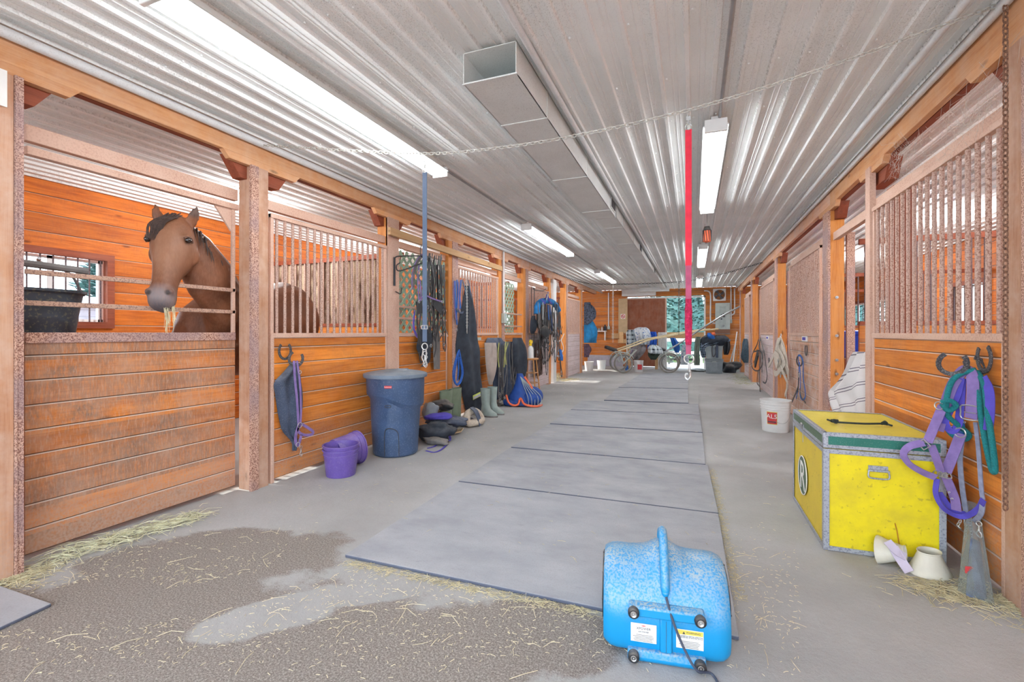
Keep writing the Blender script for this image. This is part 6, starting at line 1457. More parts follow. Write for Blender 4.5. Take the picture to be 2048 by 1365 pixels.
b = MB(); b.strap(cr([q + V((x, y, z)) for x, y, z in ((-.02, -.04, .25), (.05, -.04, .20), (.085, -.02, .10), (.10, .0, .02))], 5), .10, .01, (1, 0, .5)); b.build('strap', M['navycloth'], t)

# ---------------------------------------------------------------- coats and harness on the rail, bag, stool
softthing('coat', 'dark blue coat bunched over the rail right of the grey boots', 'coat', [(676, 975, 1002, .05), (690, 971, 1008, .12), (705, 980, 1010, .12), (740, 984, 1008, .10), (790, 988, 1006, .08), (806, 992, 1004, .03)], XL + .02, 1, M['navycloth'], folds=3, amp=.03, seed=4)
softthing('coat', 'grey-brown coat sleeve hanging in front of the dark blue coat', 'coat', [(686, 969, 992, .05), (700, 970, 992, .07), (730, 972, 989, .07), (755, 975, 986, .05), (770, 978, 983, .02)], XL + .15, 1, M['greycloth'], folds=2, amp=.02, seed=6)
softthing('coat', 'long grey-blue coat hanging between the harness straps', 'coat', [(684, 1008, 1030, .05), (705, 1006, 1034, .10), (745, 1006, 1036, .12), (785, 1010, 1040, .10), (806, 1012, 1040, .05)], XL + .03, 1, M['navycloth'], folds=4, amp=.03, seed=12)
softthing('coat', 'black coat behind the yellow-striped straps', 'coat', [(676, 1026, 1042, .05), (695, 1024, 1048, .12), (725, 1026, 1050, .12), (755, 1030, 1048, .08), (770, 1034, 1044, .02)], XL + .16, 1, M['blackcloth'], folds=2, amp=.03, seed=14)
t = thing('harness', 'heap of grey driving harness straps hung over the coats', 'harness', onX(1010, 720, XL + .2)); random.seed(21); b = MB(); b2 = MB()
for k in range(15):
    x0 = random.uniform(994, 1036); y1 = random.uniform(735, 800); Xk = XL + .16 + .003 * k; x1 = x0 + random.uniform(-5, 5)
    b.strap(cr(PX(((x0, random.uniform(680, 690)), (x0 + random.uniform(-3, 3), 715), (x1, y1), (x1 + 4, y1 + 4), (x0 + 6, y1 - 35), (x0 + 5, 700)), Xk), 5), random.choice((.012, .016, .022)), .006, (1, 0, 0))
    if k % 2: ring(b2, onX(x1 + 2, y1, Xk + .01), .022, .004)
b.build('harness_strap', M['leather_grey'], t); b2.build('buckle', M['steel'], t)
bundle('harness', 'olive and yellow webbing straps at the top of the coat rail', 'harness', XL + .24, [('olive_webbing', M['lime'], .035, [((998, 686), (996, 710), (998, 735)), ((1012, 683), (1010, 700), (1012, 730)), ((1016, 686), (1010, 708), (1008, 735))]), ('dark_webbing', M['leather'], .04, [((1020, 684), (1024, 720), (1026, 790)), ((1004, 690), (1003, 730), (1006, 780))])])
for x_, y_, lab in ((1000, 812, 'dark muddy boot under the coats, nearer one'), (1010, 806, 'dark muddy boot under the coats, further one')):
    lump('muddy_boot', lab, 'boot', x_, y_, .13, .06, .05, M['leather_grey'], seed=int(x_), rough=.2, grp='muddy boots under the coats')
# blue bag with orange drawstring
q = onZ(1064, 812); t = thing('hay_bag', 'bright blue net bag with orange trim slumped on the floor', 'bag', (q.x, q.y, 0)); M['bluebag'] = plain('bright_blue_cloth', (30, 72, 150), .6, var=.3, scale=8)
BR = V((ct, st, 0)); BD = V((st, -ct, 0))
def G_(r, d, z): return q + BR * r + BD * d + V((0, 0, z))
b = MB(); b.ball(G_(0, 0, .165), (.19, .19, .165), 24, 16)
b.loft([[G_(cx + rx * math.cos(a), ry_ * math.sin(a), z) for a in [2 * PI * i / 18 for i in range(18)]] for z, cx, rx, ry_ in ((.02, -.16, .26, .14), (.16, -.16, .24, .14), (.28, -.14, .19, .12), (.38, -.17, .12, .09), (.48, -.20, .07, .06), (.55, -.21, .05, .04))])
random.seed(5)
for k in range(7): b.ball(G_(-.12 - .05 * k, random.uniform(-.02, .06), .055), (.09, .09, .06), 12, 8)
b.build('bag_body', M['bluebag'], t)
b = MB(); b.tube(cr([G_(.16, .10, .03), G_(.08, .19, .02), (G_(-.04, .21, .03)), G_(-.14, .19, .06), G_(-.20, .17, .15), G_(-.24, .17, .05), G_(-.32, .15, .03), G_(-.40, .12, .08), G_(-.44, .10, .20)], 6), .018, 6); b.tube(cr([G_(-.13, .08, .50), G_(-.07, .11, .42), G_(.0, .15, .31)], 5), .018, 6); b.build('orange_trim', M['orange'], t)
b = MB()
for k in range(5): b.tube(cr([G_(-.20, .05, .50), G_(-.14 + k * .03, .15, .34), G_(-.08 + k * .055, .195 - .01 * k, .18), G_(-.06 + k * .05, .17, .03)], 5), .006, 5)
b.build('cords', M['greybin'], t)
# stool with spray bottle
q = onX(1061, 790, XL + .22); q.z = 0; t = thing('wooden_stool', 'tall wooden stool holding the spray bottle', 'stool', q); hh = onX(1058, 717, XL + .22).z
MB().lathe([(0, hh - .035), (.15, hh - .035), (.165, hh - .02), (.16, hh), (0, hh)], 24, q).build('seat', M['stoolwood'], t)
for dx, dy in ((1, 1), (1, -1), (-1, 1), (-1, -1)): MB().cyl(q + V((dx * .15, dy * .15, 0)), q + V((dx * .09, dy * .09, hh - .03)), .016, 10, .013).build('leg', M['stoolwood'], t)
b = MB()
for z in (.25, .45):
    k = .15 - .06 * z / hh
    for a, c in (((1, 1), (1, -1)), ((1, -1), (-1, -1)), ((-1, -1), (-1, 1)), ((-1, 1), (1, 1))): b.cyl(q + V((a[0] * k, a[1] * k, z)), q + V((c[0] * k, c[1] * k, z)), .009, 8)
b.build('rungs', M['stoolwood'], t)
t = thing('spray_bottle', 'white spray bottle with yellow trigger head on the wooden stool', 'bottle', q + V((0, 0, hh))); c = q + V((0, 0, hh + .001))
MB().lathe([(0, 0), (.06, 0), (.063, .01), (.063, .17), (.052, .21), (.02, .24), (.02, .25)], 20, c).build('bottle_body', M['white'], t)
b = MB(); k = 1.5; T_ = lambda y, z: c + V((-.014, y * k, .25 + z * k)); b.cyl(c + V((0, 0, .245)), c + V((0, 0, .29)), .028, 14); b.prism([T_(-.02, .02), T_(.06, .03), T_(.065, .065), T_(-.01, .075), T_(-.045, .045)], (.03, 0, 0)); b.prism([T_(.02, .035), T_(.035, .035), T_(.045, -.03), T_(.033, -.03)], (.02, 0, 0)); b.build('trigger_head', plain('yellow_plastic', (240, 200, 20), .45), t, bevel=.003)
# big harness bundle with blue collar
t = thing('harness', 'big racing harness with bright blue padded collar hung before the lilac boards', 'harness', onX(1090, 640, XL + .2)); Xh = XL + .2
b = MB(); b.tube(cr(PX(((1074, 628), (1075, 612), (1082, 604), (1092, 602), (1103, 604), (1112, 612), (1117, 621)), Xh), 6), .065, 12, scale=None); MB().tube([(XL, onX(1090, 600, XL).y, onX(1090, 598, XL).z), onX(1090, 598, Xh + .06)], .015, 8).build('hanger_arm', M['black'], t)
b.build('blue_collar', M['collar'] if 'collar' in M else plain('sky_blue_padding', (26, 122, 190), .8, var=.2), t)
random.seed(31); b = MB(); b2 = MB(); b3 = MB()
for k in range(42):
    x0 = random.uniform(1074, 1118); y1 = random.uniform(640, 745) if k % 2 else random.uniform(640, 690); Xk = Xh - .08 + .005 * k; x1 = x0 + random.uniform(-4, 4) * (1 if k % 3 else 2)
    bb_ = b3 if k % 4 == 0 else b
    bb_.strap(cr(PX(((x0, random.uniform(600, 618)), (x0 + random.uniform(-2, 2), 645), (x1, y1), (x1 + 3, y1 + 4), (x0 + 4, y1 - 25), (x0 + 3, 625)), Xk), 5), random.choice((.018, .026, .035)), .008, (1, 0, 0))
    if k % 2: ring(b2, onX(x1 + 1, y1, Xk + .01), .028, .005)
b.build('leather_strap', M['leather'], t); b3.build('grey_strap', M['leather_grey'], t); b2.build('buckle', M['steel'], t)
bundle('tied_straps', 'purple and blue straps tied on top of the blue collar', 'strap', Xh + .08, [('purple_strap', M['violet'], .03, [((1096, 584), (1097, 600), (1104, 608)), ((1090, 606), (1094, 590), (1100, 604)), ((1082, 598), (1090, 608))]), ('blue_strap', M['bluestrap'], .05, [((1100, 612), (1103, 640), (1104, 662)), ((1096, 610), (1098, 640))]), ('silver_strap', M['greybin'], .05, [((1086, 605), (1086, 640)), ((1096, 588), (1093, 600))])])
lump_c = onX(1090, 664, Xh + .16); o = MB().lathe([(0, .05), (.07, .045), (.12, .02), (.13, -.01), (.12, -.02)], 20, lump_c, (1, -.4, 0)).build('black_cup', M['black']); tag(o, 'round black cup hanging in the middle of the big harness', 'cup')
t = thing('bridle', 'black bridle knotted low on the lilac boards', 'bridle', onX(1075, 720, XL + .1)); random.seed(41); b = MB()
for k in range(16):
    x0 = random.uniform(1074, 1082); b.strap(cr(PX(((x0, 680), (x0 + random.uniform(-3, 3), 705), (x0 + random.uniform(-5, 5), random.uniform(720, 750)), (x0 + random.uniform(-4, 6), random.uniform(730, 756)), (x0 + 2, 700)), XL + .06 + .006 * k), 5), .03, .01, (1, 0, 0))
b.build('leather_strap', M['brownleather'], t)
bundle('reins', 'looped black reins hanging right of the low bridle', 'reins', XL + .12, [('strap', M['leather'], .025, [((1088, 672), (1084, 690), (1092, 696), (1100, 692)), ((1104, 690), (1098, 712), (1094, 722), (1099, 716), (1106, 695)), ((1086, 690), (1090, 710), (1092, 738)), ((1112, 660), (1111, 690), (1104, 712))])])
b = MB()
for pts in (((1063, 574), (1063, 620), (1064, 672), (1063, 712), (1067, 716), (1068, 680), (1068, 620), (1069, 576)), ((1066, 574), (1069, 580), (1085, 582), (1092, 578))): b.tube(cr(PX(pts, XL + .10), 6), .008, 6)
tag(b.build('long_lines', M['leather']), 'pair of long thin reins hung on the post left of the big harness', 'reins')
softthing('tassel', 'dark knotted bundle on the long reins left of the big harness', 'bundle', [(632, 1063, 1066, .03), (645, 1061, 1069, .06), (660, 1060, 1068, .06), (668, 1062, 1066, .02)], XL + .09, 1, M['blackcloth'], folds=3, amp=.03)
# straps and blue brush on far post
bundle('halter', 'white rope halter hanging on the bright post by the open stall', 'halter', XL + .16, [('rope', M['white'], .035, [((1128, 668), (1122, 680), (1114, 684)), ((1122, 680), (1127, 696), (1124, 704), (1115, 702)), ((1114, 686), (1116, 700), (1114, 712), (1126, 712))])])
softthing('blue_brush', 'blue handled scraper hanging under the white rope halter', 'brush', [(699, 1118, 1122, .03), (715, 1119, 1125, .04), (722, 1121, 1125, .03)], XL + .16, 1, M['bluestrap'], folds=0, amp=0)
softthing('jacket', 'turquoise blue jacket hanging at the far left corner', 'jacket', [(636, 1168, 1178, .10), (650, 1168, 1181, .2), (670, 1168, 1184, .25), (686, 1168, 1188, .15)], XL + .06, 1, M['bluejacket'] if 'bluejacket' in M else plain('turquoise_cloth', (30, 122, 176), .8, var=.3, scale=8), folds=3, amp=.05)
softthing('harness_bag', 'dark harness bundle hanging above the turquoise jacket', 'harness', [(605, 1169, 1173, .05), (612, 1168, 1178, .12), (624, 1168, 1179, .16), (638, 1168, 1182, .16), (650, 1168, 1177, .1)], XL + .08, 1, plain('dark_mixed_cloth', (70, 76, 92), .8, var=.9, scale=22), folds=5, amp=.09)
softthing('harness_bag', 'dark straps dangling below the turquoise jacket', 'harness', [(688, 1168, 1175, .06), (700, 1168, 1178, .10), (715, 1168, 1174, .06)], XL + .06, 1, plain('maroon_dark_cloth', (88, 66, 80), .8, var=.5, scale=14), folds=3, amp=.04)

# ================================================================ FAR END
YW = YE - .02
def wallbox(name, label, cat, x0, y0, x1, y1, mt, d=.04, par=None, Y=YW, bevel=0, tagit=True):
    a, c = onY(x0, y0, Y), onY(x1, y1, Y); o = MB().box((a.x, Y, c.z), (c.x, Y - d, a.z)).build(name, mt, par, smooth=False, bevel=bevel)
    return tag(o, label, cat) if par is None and tagit else o
t = thing('wall_shelf', 'white shelf with bracket on the far end wall', 'shelf', onY(1200, 662, YW))
wallbox('board', '', '', 1184, 662, 1214, 664, M['white'], .25, t); wallbox('bracket', '', '', 1210.5, 664, 1212, 681, M['white'], .2, t)
for x_, h_, w_, mt, lab in ((1187, 652, 5, M['white'], 'white bottle at the left end of the far shelf'), (1193, 655, 4, M['leather_grey'], 'small grey jar, second from the left on the far shelf'), (1198, 657, 5, M['greybin'], 'low pale tub in the middle of the far shelf'), (1204, 654, 3, M['white'], 'thin white bottle on the far shelf'), (1210, 650, 6, M['blackcloth'], 'dark bottle at the right end of the far shelf')):
    a, c = onY(x_ - w_ / 2, 662, YW - .12), onY(x_ + w_ / 2, h_, YW - .12); R = (c.x - a.x) / 2; H = onY(x_, h_, YW).z - onY(x_, 662, YW).z; zs = onY(x_, 662, YW).z
    o = MB().lathe([(0, 0), (R, 0), (R, H * .65), (R * .45, H * .8), (R * .45, H), (0, H)], 14, ((a.x + c.x) / 2, YW - .13, zs)).build('bottle', mt); tag(o, lab, 'bottle', 'bottles on the far shelf')
wallbox('low_panel', 'pale grey low panel along the foot of the far wall on the left', 'panel', 1176, 710, 1246, 739.5, plain('pale_grey_panel', (176, 176, 188), .6), .08)
for x_, y_, lab in ((1178, 741, 'small white pail in the far left corner'), (1203, 738, 'translucent white pail against the pale low panel')):
    q = onZ(x_, y_ + 1); q.y = min(q.y, YW - .35); t = thing('plastic_pail', lab, 'bucket', q, 'white pails at the far end'); pail(t, (q.x, q.y, .001), .12, .15, .30, M['white'])
t = thing('outlet_conduit', 'thin white conduit down to a socket left of the hanging pale chain', 'conduit', onY(1217, 640, YW))
wallbox('conduit', '', '', 1216.3, 586, 1218.3, 655, M['whitepipe'], .04, t); wallbox('socket_box', '', '', 1215, 653, 1220, 659, M['panelgrey'], .06, t)
wallbox('plywood_strip', 'tall plain plywood strip left of the far door', 'board', 1237, 598, 1255, 667, M['cardboard'], .03)
t = thing('no_smoking_sign', 'white no smoking sign on the plywood strip', 'sign', onY(1246, 633, YW - .03))
wallbox('sign_plate', '', '', 1241.3, 628.5, 1250.5, 638, M['paper'], .008, t, YW - .032); c = onY(1246, 633.2, YW - .05); R = (onY(1249.5, 633, YW).x - onY(1242.5, 633, YW).x) / 2 * .92
b = MB(); b.torus((c.x, YW - .044, c.z), R, .012, (0, 1, 0), 28, 6); b.obox((c.x, YW - .046, c.z), (1, 0, -1), (1, 0, 1), (0, 1, 0), R * 1.9, .018, .006); b.build('red_circle', M['inkred'], t, smooth=False)
b = MB(); b.obox((c.x - .005, YW - .042, c.z), (1, 0, 0), (0, 0, 1), (0, 1, 0), R * 1.1, .016, .004); b.build('cigarette', M['ink'], t, smooth=False)
wallbox('wall_block', 'pale wooden block low on the far wall behind the chain', 'board', 1223, 667, 1239, 677.5, M['lumber'], .04); wallbox('wall_block', 'upright pale wooden block under the plywood strip', 'board', 1239, 664.5, 1247, 686, M['lumber'], .05, Y=YW - .031); wallbox('wall_block', 'lowest pale wooden board left of the plaid blanket', 'board', 1236, 679, 1253, 687, M['lumber'], .04)
wallbox('track_cover', 'long white box cover above the far door', 'cover', 1246, 581, 1312, 592, M['white'], .3)
# fan and electrical panel
t = thing('exhaust_fan', 'square white exhaust fan high on the far wall', 'fan', onY(1439, 590, YW))
a, c = onY(1426, 578.5, YW), onY(1451.5, 602, YW); cx, cz = (a.x + c.x) / 2, (a.z + c.z) / 2; w2, h2 = (c.x - a.x) / 2, (a.z - c.z) / 2; R = min(w2, h2) * .85
b = MB(); n = 32; sq = [V((cx + w2 * max(-1, min(1, 1.45 * math.cos(2*PI*i/n))), YW - .05, cz + h2 * max(-1, min(1, 1.45 * math.sin(2*PI*i/n))))) for i in range(n)]; ci = [V((cx + R * math.cos(2*PI*i/n), YW - .05, cz + R * math.sin(2*PI*i/n))) for i in range(n)]
b.loft([[p + V((0, .05, 0)) for p in sq], sq, ci, [p + V((0, .045, 0)) for p in ci]], caps=False); b.build('fan_plate', M['white'], t, smooth=False)
b = MB()
for k in range(4): a_ = k * PI / 2 + .4; d = V((math.cos(a_), 0, math.sin(a_))); s_ = V((-d.z, 0, d.x)); b.prism([V((cx, YW - .03, cz)) + d * .03 + s_ * .02, V((cx, YW - .02, cz)) + d * R * .92 + s_ * R * .35, V((cx, YW - .04, cz)) + d * R * .92 - s_ * R * .15, V((cx, YW - .035, cz)) + d * .03 - s_ * .02], (0, .004, 0))
b.ball((cx, YW - .05, cz), (.06, .03, .06)); b.build('fan_blades', M['leather_grey'], t, smooth=False)
b = MB()
for r_ in (.35, .7, .98): b.torus((cx, YW - .06, cz), R * r_, .006, (0, 1, 0), 28, 5)
for k in range(4): a_ = PI / 4 + k * PI / 2; b.tube([(cx, YW - .07, cz), (cx + R * 1.1 * math.cos(a_), YW - .055, cz + R * 1.1 * math.sin(a_))], .01, 5)
b.build('fan_guard', M['ink'], t)
t = thing('breaker_panel', 'grey electrical breaker panel with rusty foot on the far wall', 'electrical panel', onY(1445, 640, YW))
wallbox('panel_box', '', '', 1430.5, 607, 1459.5, 669, M['panelgrey'], .14, t, bevel=.01); wallbox('panel_door', '', '', 1439, 613, 1452, 656, plain('panel_door_grey', (166, 176, 172), .45), .02, t, YW - .141)
wallbox('rusty_foot', '', '', 1430, 659, 1460, 668, M['rust'], .02, t, YW - .142)
b = MB(); cc = onY(1445.5, 655, YW - .18)
for q in ((1442, 629, 1445, 634), (1446, 627, 1448.5, 634), (1445.5, 632, 1450, 635), (1441.5, 637, 1444.5, 640)): a, c = onY(q[0], q[1], YW - .165), onY(q[2], q[3], YW - .165); b.box((a.x, YW - .165, c.z), (c.x, YW - .16, a.z))
b.build('breaker_labels', M['ink'], t, smooth=False); text_mesh('1F', .11, M['ink'], 'lettering', t, onY(1446, 653, YW - .166), (1, 0, 0), (0, 0, 1), ext=.002)
for pts, lab in ((((1408, 582), (1416, 583), (1421, 592), (1421, 640), (1425, 646), (1431, 647)), 'white conduit curving from the ceiling to the left side of the breaker panel'), (((1462, 578), (1462, 640)), 'left one of two white conduits right of the breaker panel'), (((1469, 577), (1469, 622), (1466, 629), (1460, 631)), 'right one of two white conduits, bending back to the breaker panel')):
    tag(MB().tube(cr([onY(x_, y_, YW - .05) for x_, y_ in pts], 6) if len(pts) > 2 else [onY(x_, y_, YW - .05) for x_, y_ in pts], .022, 10).build('wall_conduit', M['whitepipe']), lab, 'conduit')
tag(MB().box((onY(1460, 640, YW).x, YW, onY(1460, 647, YW).z), (onY(1464, 640, YW).x, YW - .07, onY(1460, 639, YW).z)).build('socket', M['panelgrey'], smooth=False), 'small socket box right of the breaker panel', 'socket')
# storage bins and heap
def crate(name, label, x0, x1, yb, yt, mt, depth=.45, Z=None):
    a = onZ(x0, yb) if Z is None else None; q0 = onZ(x0, yb); q1 = onZ(x1, yb); return q0, q1
qa = onZ(1411, 748); qb = onZ(1446, 748); yF = (qa.y + qb.y) / 2; xa = onY(1410, 740, yF).x; xb = onY(1447, 740, yF).x; z1 = onY(1420, 719, yF).z; z2 = onY(1420, 689, yF).z
for k, (za, zb, mt, lab) in enumerate(((0.0, z1, M['greybin_d'], 'lower grey plastic storage tote on the floor at the far end'), (z1 + .006, z2, M['greybin'], 'upper pale grey plastic tote stacked on the lower tote'))):
    t = thing('storage_tote', lab, 'storage box', ((xa + xb) / 2, yF + .25, za), 'stacked grey totes'); cx = (xa + xb) / 2; hw = (xb - xa) / 2; b = MB()
    rings = [[V((cx + sx * hw * k_, yF + .25 + sy * .25 * k_, z)) for sx, sy in ((-1, -1), (1, -1), (1, 1), (-1, 1))] for z, k_ in ((za, .86), (zb - .05, .95), (zb - .05, 1.02), (zb - .01, 1.02), (zb, .99))]
    b.loft(rings); b.build('tote_body', mt, t, smooth=False, bevel=.01); MB().box((cx - hw * .35, yF - .012, za + .05), (cx + hw * .35, yF + .03, zb - .09)).build('recess_panel', M['navycloth'] if 0 else M['greybin_d'], t, smooth=False); MB().box((cx - hw * .2, yF - .02, zb - .085), (cx + hw * .2, yF, zb - .06)).build('handle', M['greybin'], t, smooth=False)
def plaid(name, a, b_, c_, sc=9.0):
    m, ns, ln, bs = new_mat(name); g = ns.new('ShaderNodeNewGeometry'); sp = ns.new('ShaderNodeSeparateXYZ'); ln.new(g.outputs['Position'], sp.inputs[0])
    fx = mth(ns, ln, 'FRACT', mth(ns, ln, 'MULTIPLY', mth(ns, ln, 'ADD', sp.outputs[0], mth(ns, ln, 'MULTIPLY', sp.outputs[1], .5)), sc)); fz = mth(ns, ln, 'FRACT', mth(ns, ln, 'MULTIPLY', sp.outputs[2], sc))
    l1 = mth(ns, ln, 'LESS_THAN', fx, .3); l2 = mth(ns, ln, 'LESS_THAN', fz, .3)
    base = mixc(ns, ln, mth(ns, ln, 'MULTIPLY', mth(ns, ln, 'ADD', l1, l2), .5), s2l(a), s2l(b_)); base = mixc(ns, ln, mth(ns, ln, 'MULTIPLY', l1, l2), base, s2l(c_)); ln.new(base, bs.inputs['Base Color']); bs.inputs['Roughness'].default_value = .95; return m
M['plaid'] = plaid('blue_black_plaid', (206, 214, 216), (96, 116, 136), (30, 34, 44), 7.0)
M['plaid2'] = plaid('dark_plaid', (120, 136, 156), (60, 70, 84), (26, 28, 34), 14.0)
def splotch():
    m, ns, ln, bs = new_mat('blue_white_floral'); g = ns.new('ShaderNodeNewGeometry'); vo = ns.new('ShaderNodeTexVoronoi'); vo.inputs['Scale'].default_value = 14; ln.new(g.outputs['Position'], vo.inputs['Vector'])
    f = ramp(ns, ln, vo.outputs['Distance'], [(.30, 1.), (.36, 0.)]); wn_ = mixc(ns, ln, vo.outputs['Color'], s2l((60, 100, 170)), s2l((150, 175, 205))); ln.new(mixc(ns, ln, f, s2l((218, 224, 228)), wn_), bs.inputs['Base Color']); bs.inputs['Roughness'].default_value = .95; return m
M['floral'] = splotch()
yH = yF - .08
for rows, mt, lab, nm, sd in (([(676, 1404, 1456, .06), (684, 1400, 1459, .12), (694, 1400, 1414, .10), (708, 1401, 1412, .08), (716, 1404, 1411, .03)], M['plaid2'], 'dark plaid horse blanket draped over the totes', 'blanket', 1), ([(671, 1410, 1450, .05), (677, 1402, 1458, .15), (686, 1400, 1460, .14), (692, 1404, 1458, .06)], M['blackcloth'], 'dark striped blanket heaped on top of the totes', 'blanket', 2), ([(684, 1446, 1460, .10), (695, 1446, 1461, .12), (706, 1447, 1458, .08), (710, 1448, 1456, .02)], M['black'], 'black cloth hanging off the right of the totes', 'cloth', 3), ([(674, 1391, 1402, .05), (690, 1389, 1400, .10), (710, 1388, 1399, .10), (731, 1388, 1400, .05)], plain('olive_grey_cloth', (122, 132, 122), .9, var=.2), 'grey-green coat hanging left of the totes', 'coat', 4)):
    softthing(nm, lab, 'blanket' if nm == 'blanket' else nm, rows, yH + .12, 1, mt, plane='Y', folds=3, amp=.04, seed=sd)
for rows, mt, lab in (([(666, 1415, 1420, .03), (672, 1414, 1428, .08), (678, 1418, 1430, .05)], M['bluestrap'], 'bright blue cloth on top of the blanket heap'), ([(665, 1423, 1429, .03), (668, 1422, 1431, .06), (671, 1424, 1430, .03)], M['orange'], 'orange cap on top of the blanket heap')):
    softthing('cloth', lab, 'cloth', rows, yH - .02, 1, mt, plane='Y', folds=1, amp=.01)
bs_ = [(1425, 690), (1424, 702), (1426, 714), (1431, 708), (1431, 694)]
tag(MB().strap(cr([onY(x_, y_, yH - .1) for x_, y_ in bs_], 5), .03, .008, (0, -1, 0)).build('bridle', M['leather']), 'black bridle hanging down the front of the totes', 'bridle')
tag(MB().strap([onY(1434, 690, yH - .1), onY(1434, 716, yH - .1)], .07, .01, (0, -1, 0)).build('strap', M['navycloth']), 'wide dark strap hanging beside the bridle on the totes', 'strap')
lump('rubbish_bag', 'dark glossy bin bag on the floor right of the totes', 'bag', 1459, 745, .28, .3, .17, M['black'], seed=6, rough=.35)
lump('crumpled_cloth', 'pale crumpled cloth on the doorway floor left of the totes', 'cloth', 1396, 743, .25, .2, .04, M['greybin'], seed=16, rough=.35)
for a_, c_, mt, lab in (((1464, 745), (1474, 664), M['white'], 'white-handled broom leaning by the far right corner'), ((1471, 747), (1478, 668), M['stoolwood'], 'wooden fork handle leaning by the far right corner'), ((1456, 744), (1470, 690), M['greybin'], 'short pale shovel leaning by the far right corner')):
    q = onZ(a_[0], a_[1] - 2); tt = onY(c_[0], c_[1], q.y + .35); t = thing('stable_tool', lab, 'tool', q, 'tools leaning in the far right corner'); MB().cyl(q + V((0, 0, .02)), tt, .018, 8).build('handle', mt, t); MB().obox(q + V((0, 0, .07)), (1, 0, 0), (0, 1, 0), (0, .1, 1), .2, .05, .14).build('tool_head', M['panelgrey'], t, smooth=False, bevel=.01)

# blankets on the far rail, behind the carts
yR = 16.4
t = thing('blanket_rail', 'timber rail on two posts holding the blankets at the far end', 'rail', (onY(1290, 700, yR).x, yR, 0))
r0, r1 = onY(1252, 664, yR), onY(1316, 668, yR); MB().box((r0.x, yR - .03, r0.z - .12), (r1.x, yR + .03, r0.z - .05)).build('rail', M['lumber'], t, smooth=False)
for xx in (r0.x + .05, r1.x - .1): MB().box((xx, yR + .03, 0), (xx + .09, yR + .11, r0.z - .05)).build('post', M['lumber'], t, smooth=False)
softthing('blanket', 'blue and white plaid blanket at the left of the far rail', 'blanket', [(660, 1256, 1268, .06), (666, 1252, 1272, .14), (678, 1253, 1273, .16), (690, 1254, 1274, .14), (698, 1256, 1273, .05)], yR - .04, 1, M['plaid'], plane='Y', folds=3, amp=.05, seed=2)
softthing('blanket', 'puffy white blanket with blue flowers on the far rail', 'blanket', [(655, 1276, 1292, .08), (659, 1268, 1298, .25), (668, 1269, 1302, .35), (680, 1272, 1304, .3), (690, 1274, 1302, .15)], yR - .1, 1, M['floral'], plane='Y', folds=4, amp=.04, seed=5)
softthing('blanket', 'royal blue patterned blanket at the right of the far rail', 'blanket', [(664, 1299, 1312, .06), (672, 1299, 1314, .14), (684, 1296, 1314, .2), (698, 1294, 1312, .1)], yR - .05, 1, plain('royal_blue_print', (36, 92, 196), .9, var=.6, scale=30), plane='Y', folds=3, amp=.04)
softthing('bag', 'grey bag slung under the blankets behind the left cart', 'bag', [(690, 1270, 1290, .06), (700, 1266, 1292, .2), (712, 1264, 1284, .2), (720, 1266, 1276, .05)], yR - .15, 1, plain('grey_sack', (140, 134, 136), .9, var=.3), plane='Y', folds=3, amp=.05)
softthing('bag', 'lilac-grey bag left of the grey bag behind the left cart', 'bag', [(692, 1266, 1274, .05), (700, 1262, 1272, .12), (710, 1258, 1268, .06)], yR - .05, 1, plain('lilac_sack', (150, 142, 160), .9, var=.2), plane='Y', folds=1, amp=.03)
t = thing('radiator', 'white ribbed radiator standing behind the right cart', 'radiator', onY(1325, 700, 16.6)); a, c = onY(1316, 665, 16.6), onY(1334, 697, 16.6)
for k in range(8): xx = a.x + (c.x - a.x) * (k + .5) / 8; MB().box((xx - .012, 16.55, .1), (xx + .012, 16.7, a.z)).build('fin', M['white'], t, smooth=False, bevel=.004)
MB().box((a.x, 16.58, .04), (c.x, 16.67, .12)).build('foot', M['white'], t, smooth=False)
softthing('cloth', 'blue cloth hanging in the doorway behind the right cart', 'cloth', [(676, 1340, 1350, .04), (684, 1342, 1356, .10), (695, 1346, 1360, .08), (706, 1350, 1358, .03)], 16.3, 1, M['bluestrap'], plane='Y', folds=2, amp=.04)
softthing('cloth', 'pale cloth with blue hem hanging behind the snap of the red strap', 'cloth', [(690, 1364, 1372, .04), (710, 1362, 1376, .10), (722, 1360, 1378, .10), (730, 1361, 1377, .03)], 16.2, 1, M['floral'], plane='Y', folds=3, amp=.05)
q = onZ(1277, 744); t = thing('plastic_pail', 'white pail with a red label between the two carts', 'bucket', q, None); pail(t, (q.x, q.y, .001), .13, .15, .36, M['white'])
MB().box((q.x - .01, q.y - .165, .08), (q.x + .12, q.y - .14, .24)).build('red_label', M['inkred'], t, smooth=False)
q = onZ(1252, 742); o = MB().lathe([(0, 0), (.05, 0), (.05, .14), (.02, .18), (.02, .22), (0, .22)], 14, (q.x, q.y + .2, .001)).build('bottle', M['bluestrap']); tag(o, 'blue and white bottle on the floor behind the left cart wheel', 'bottle')

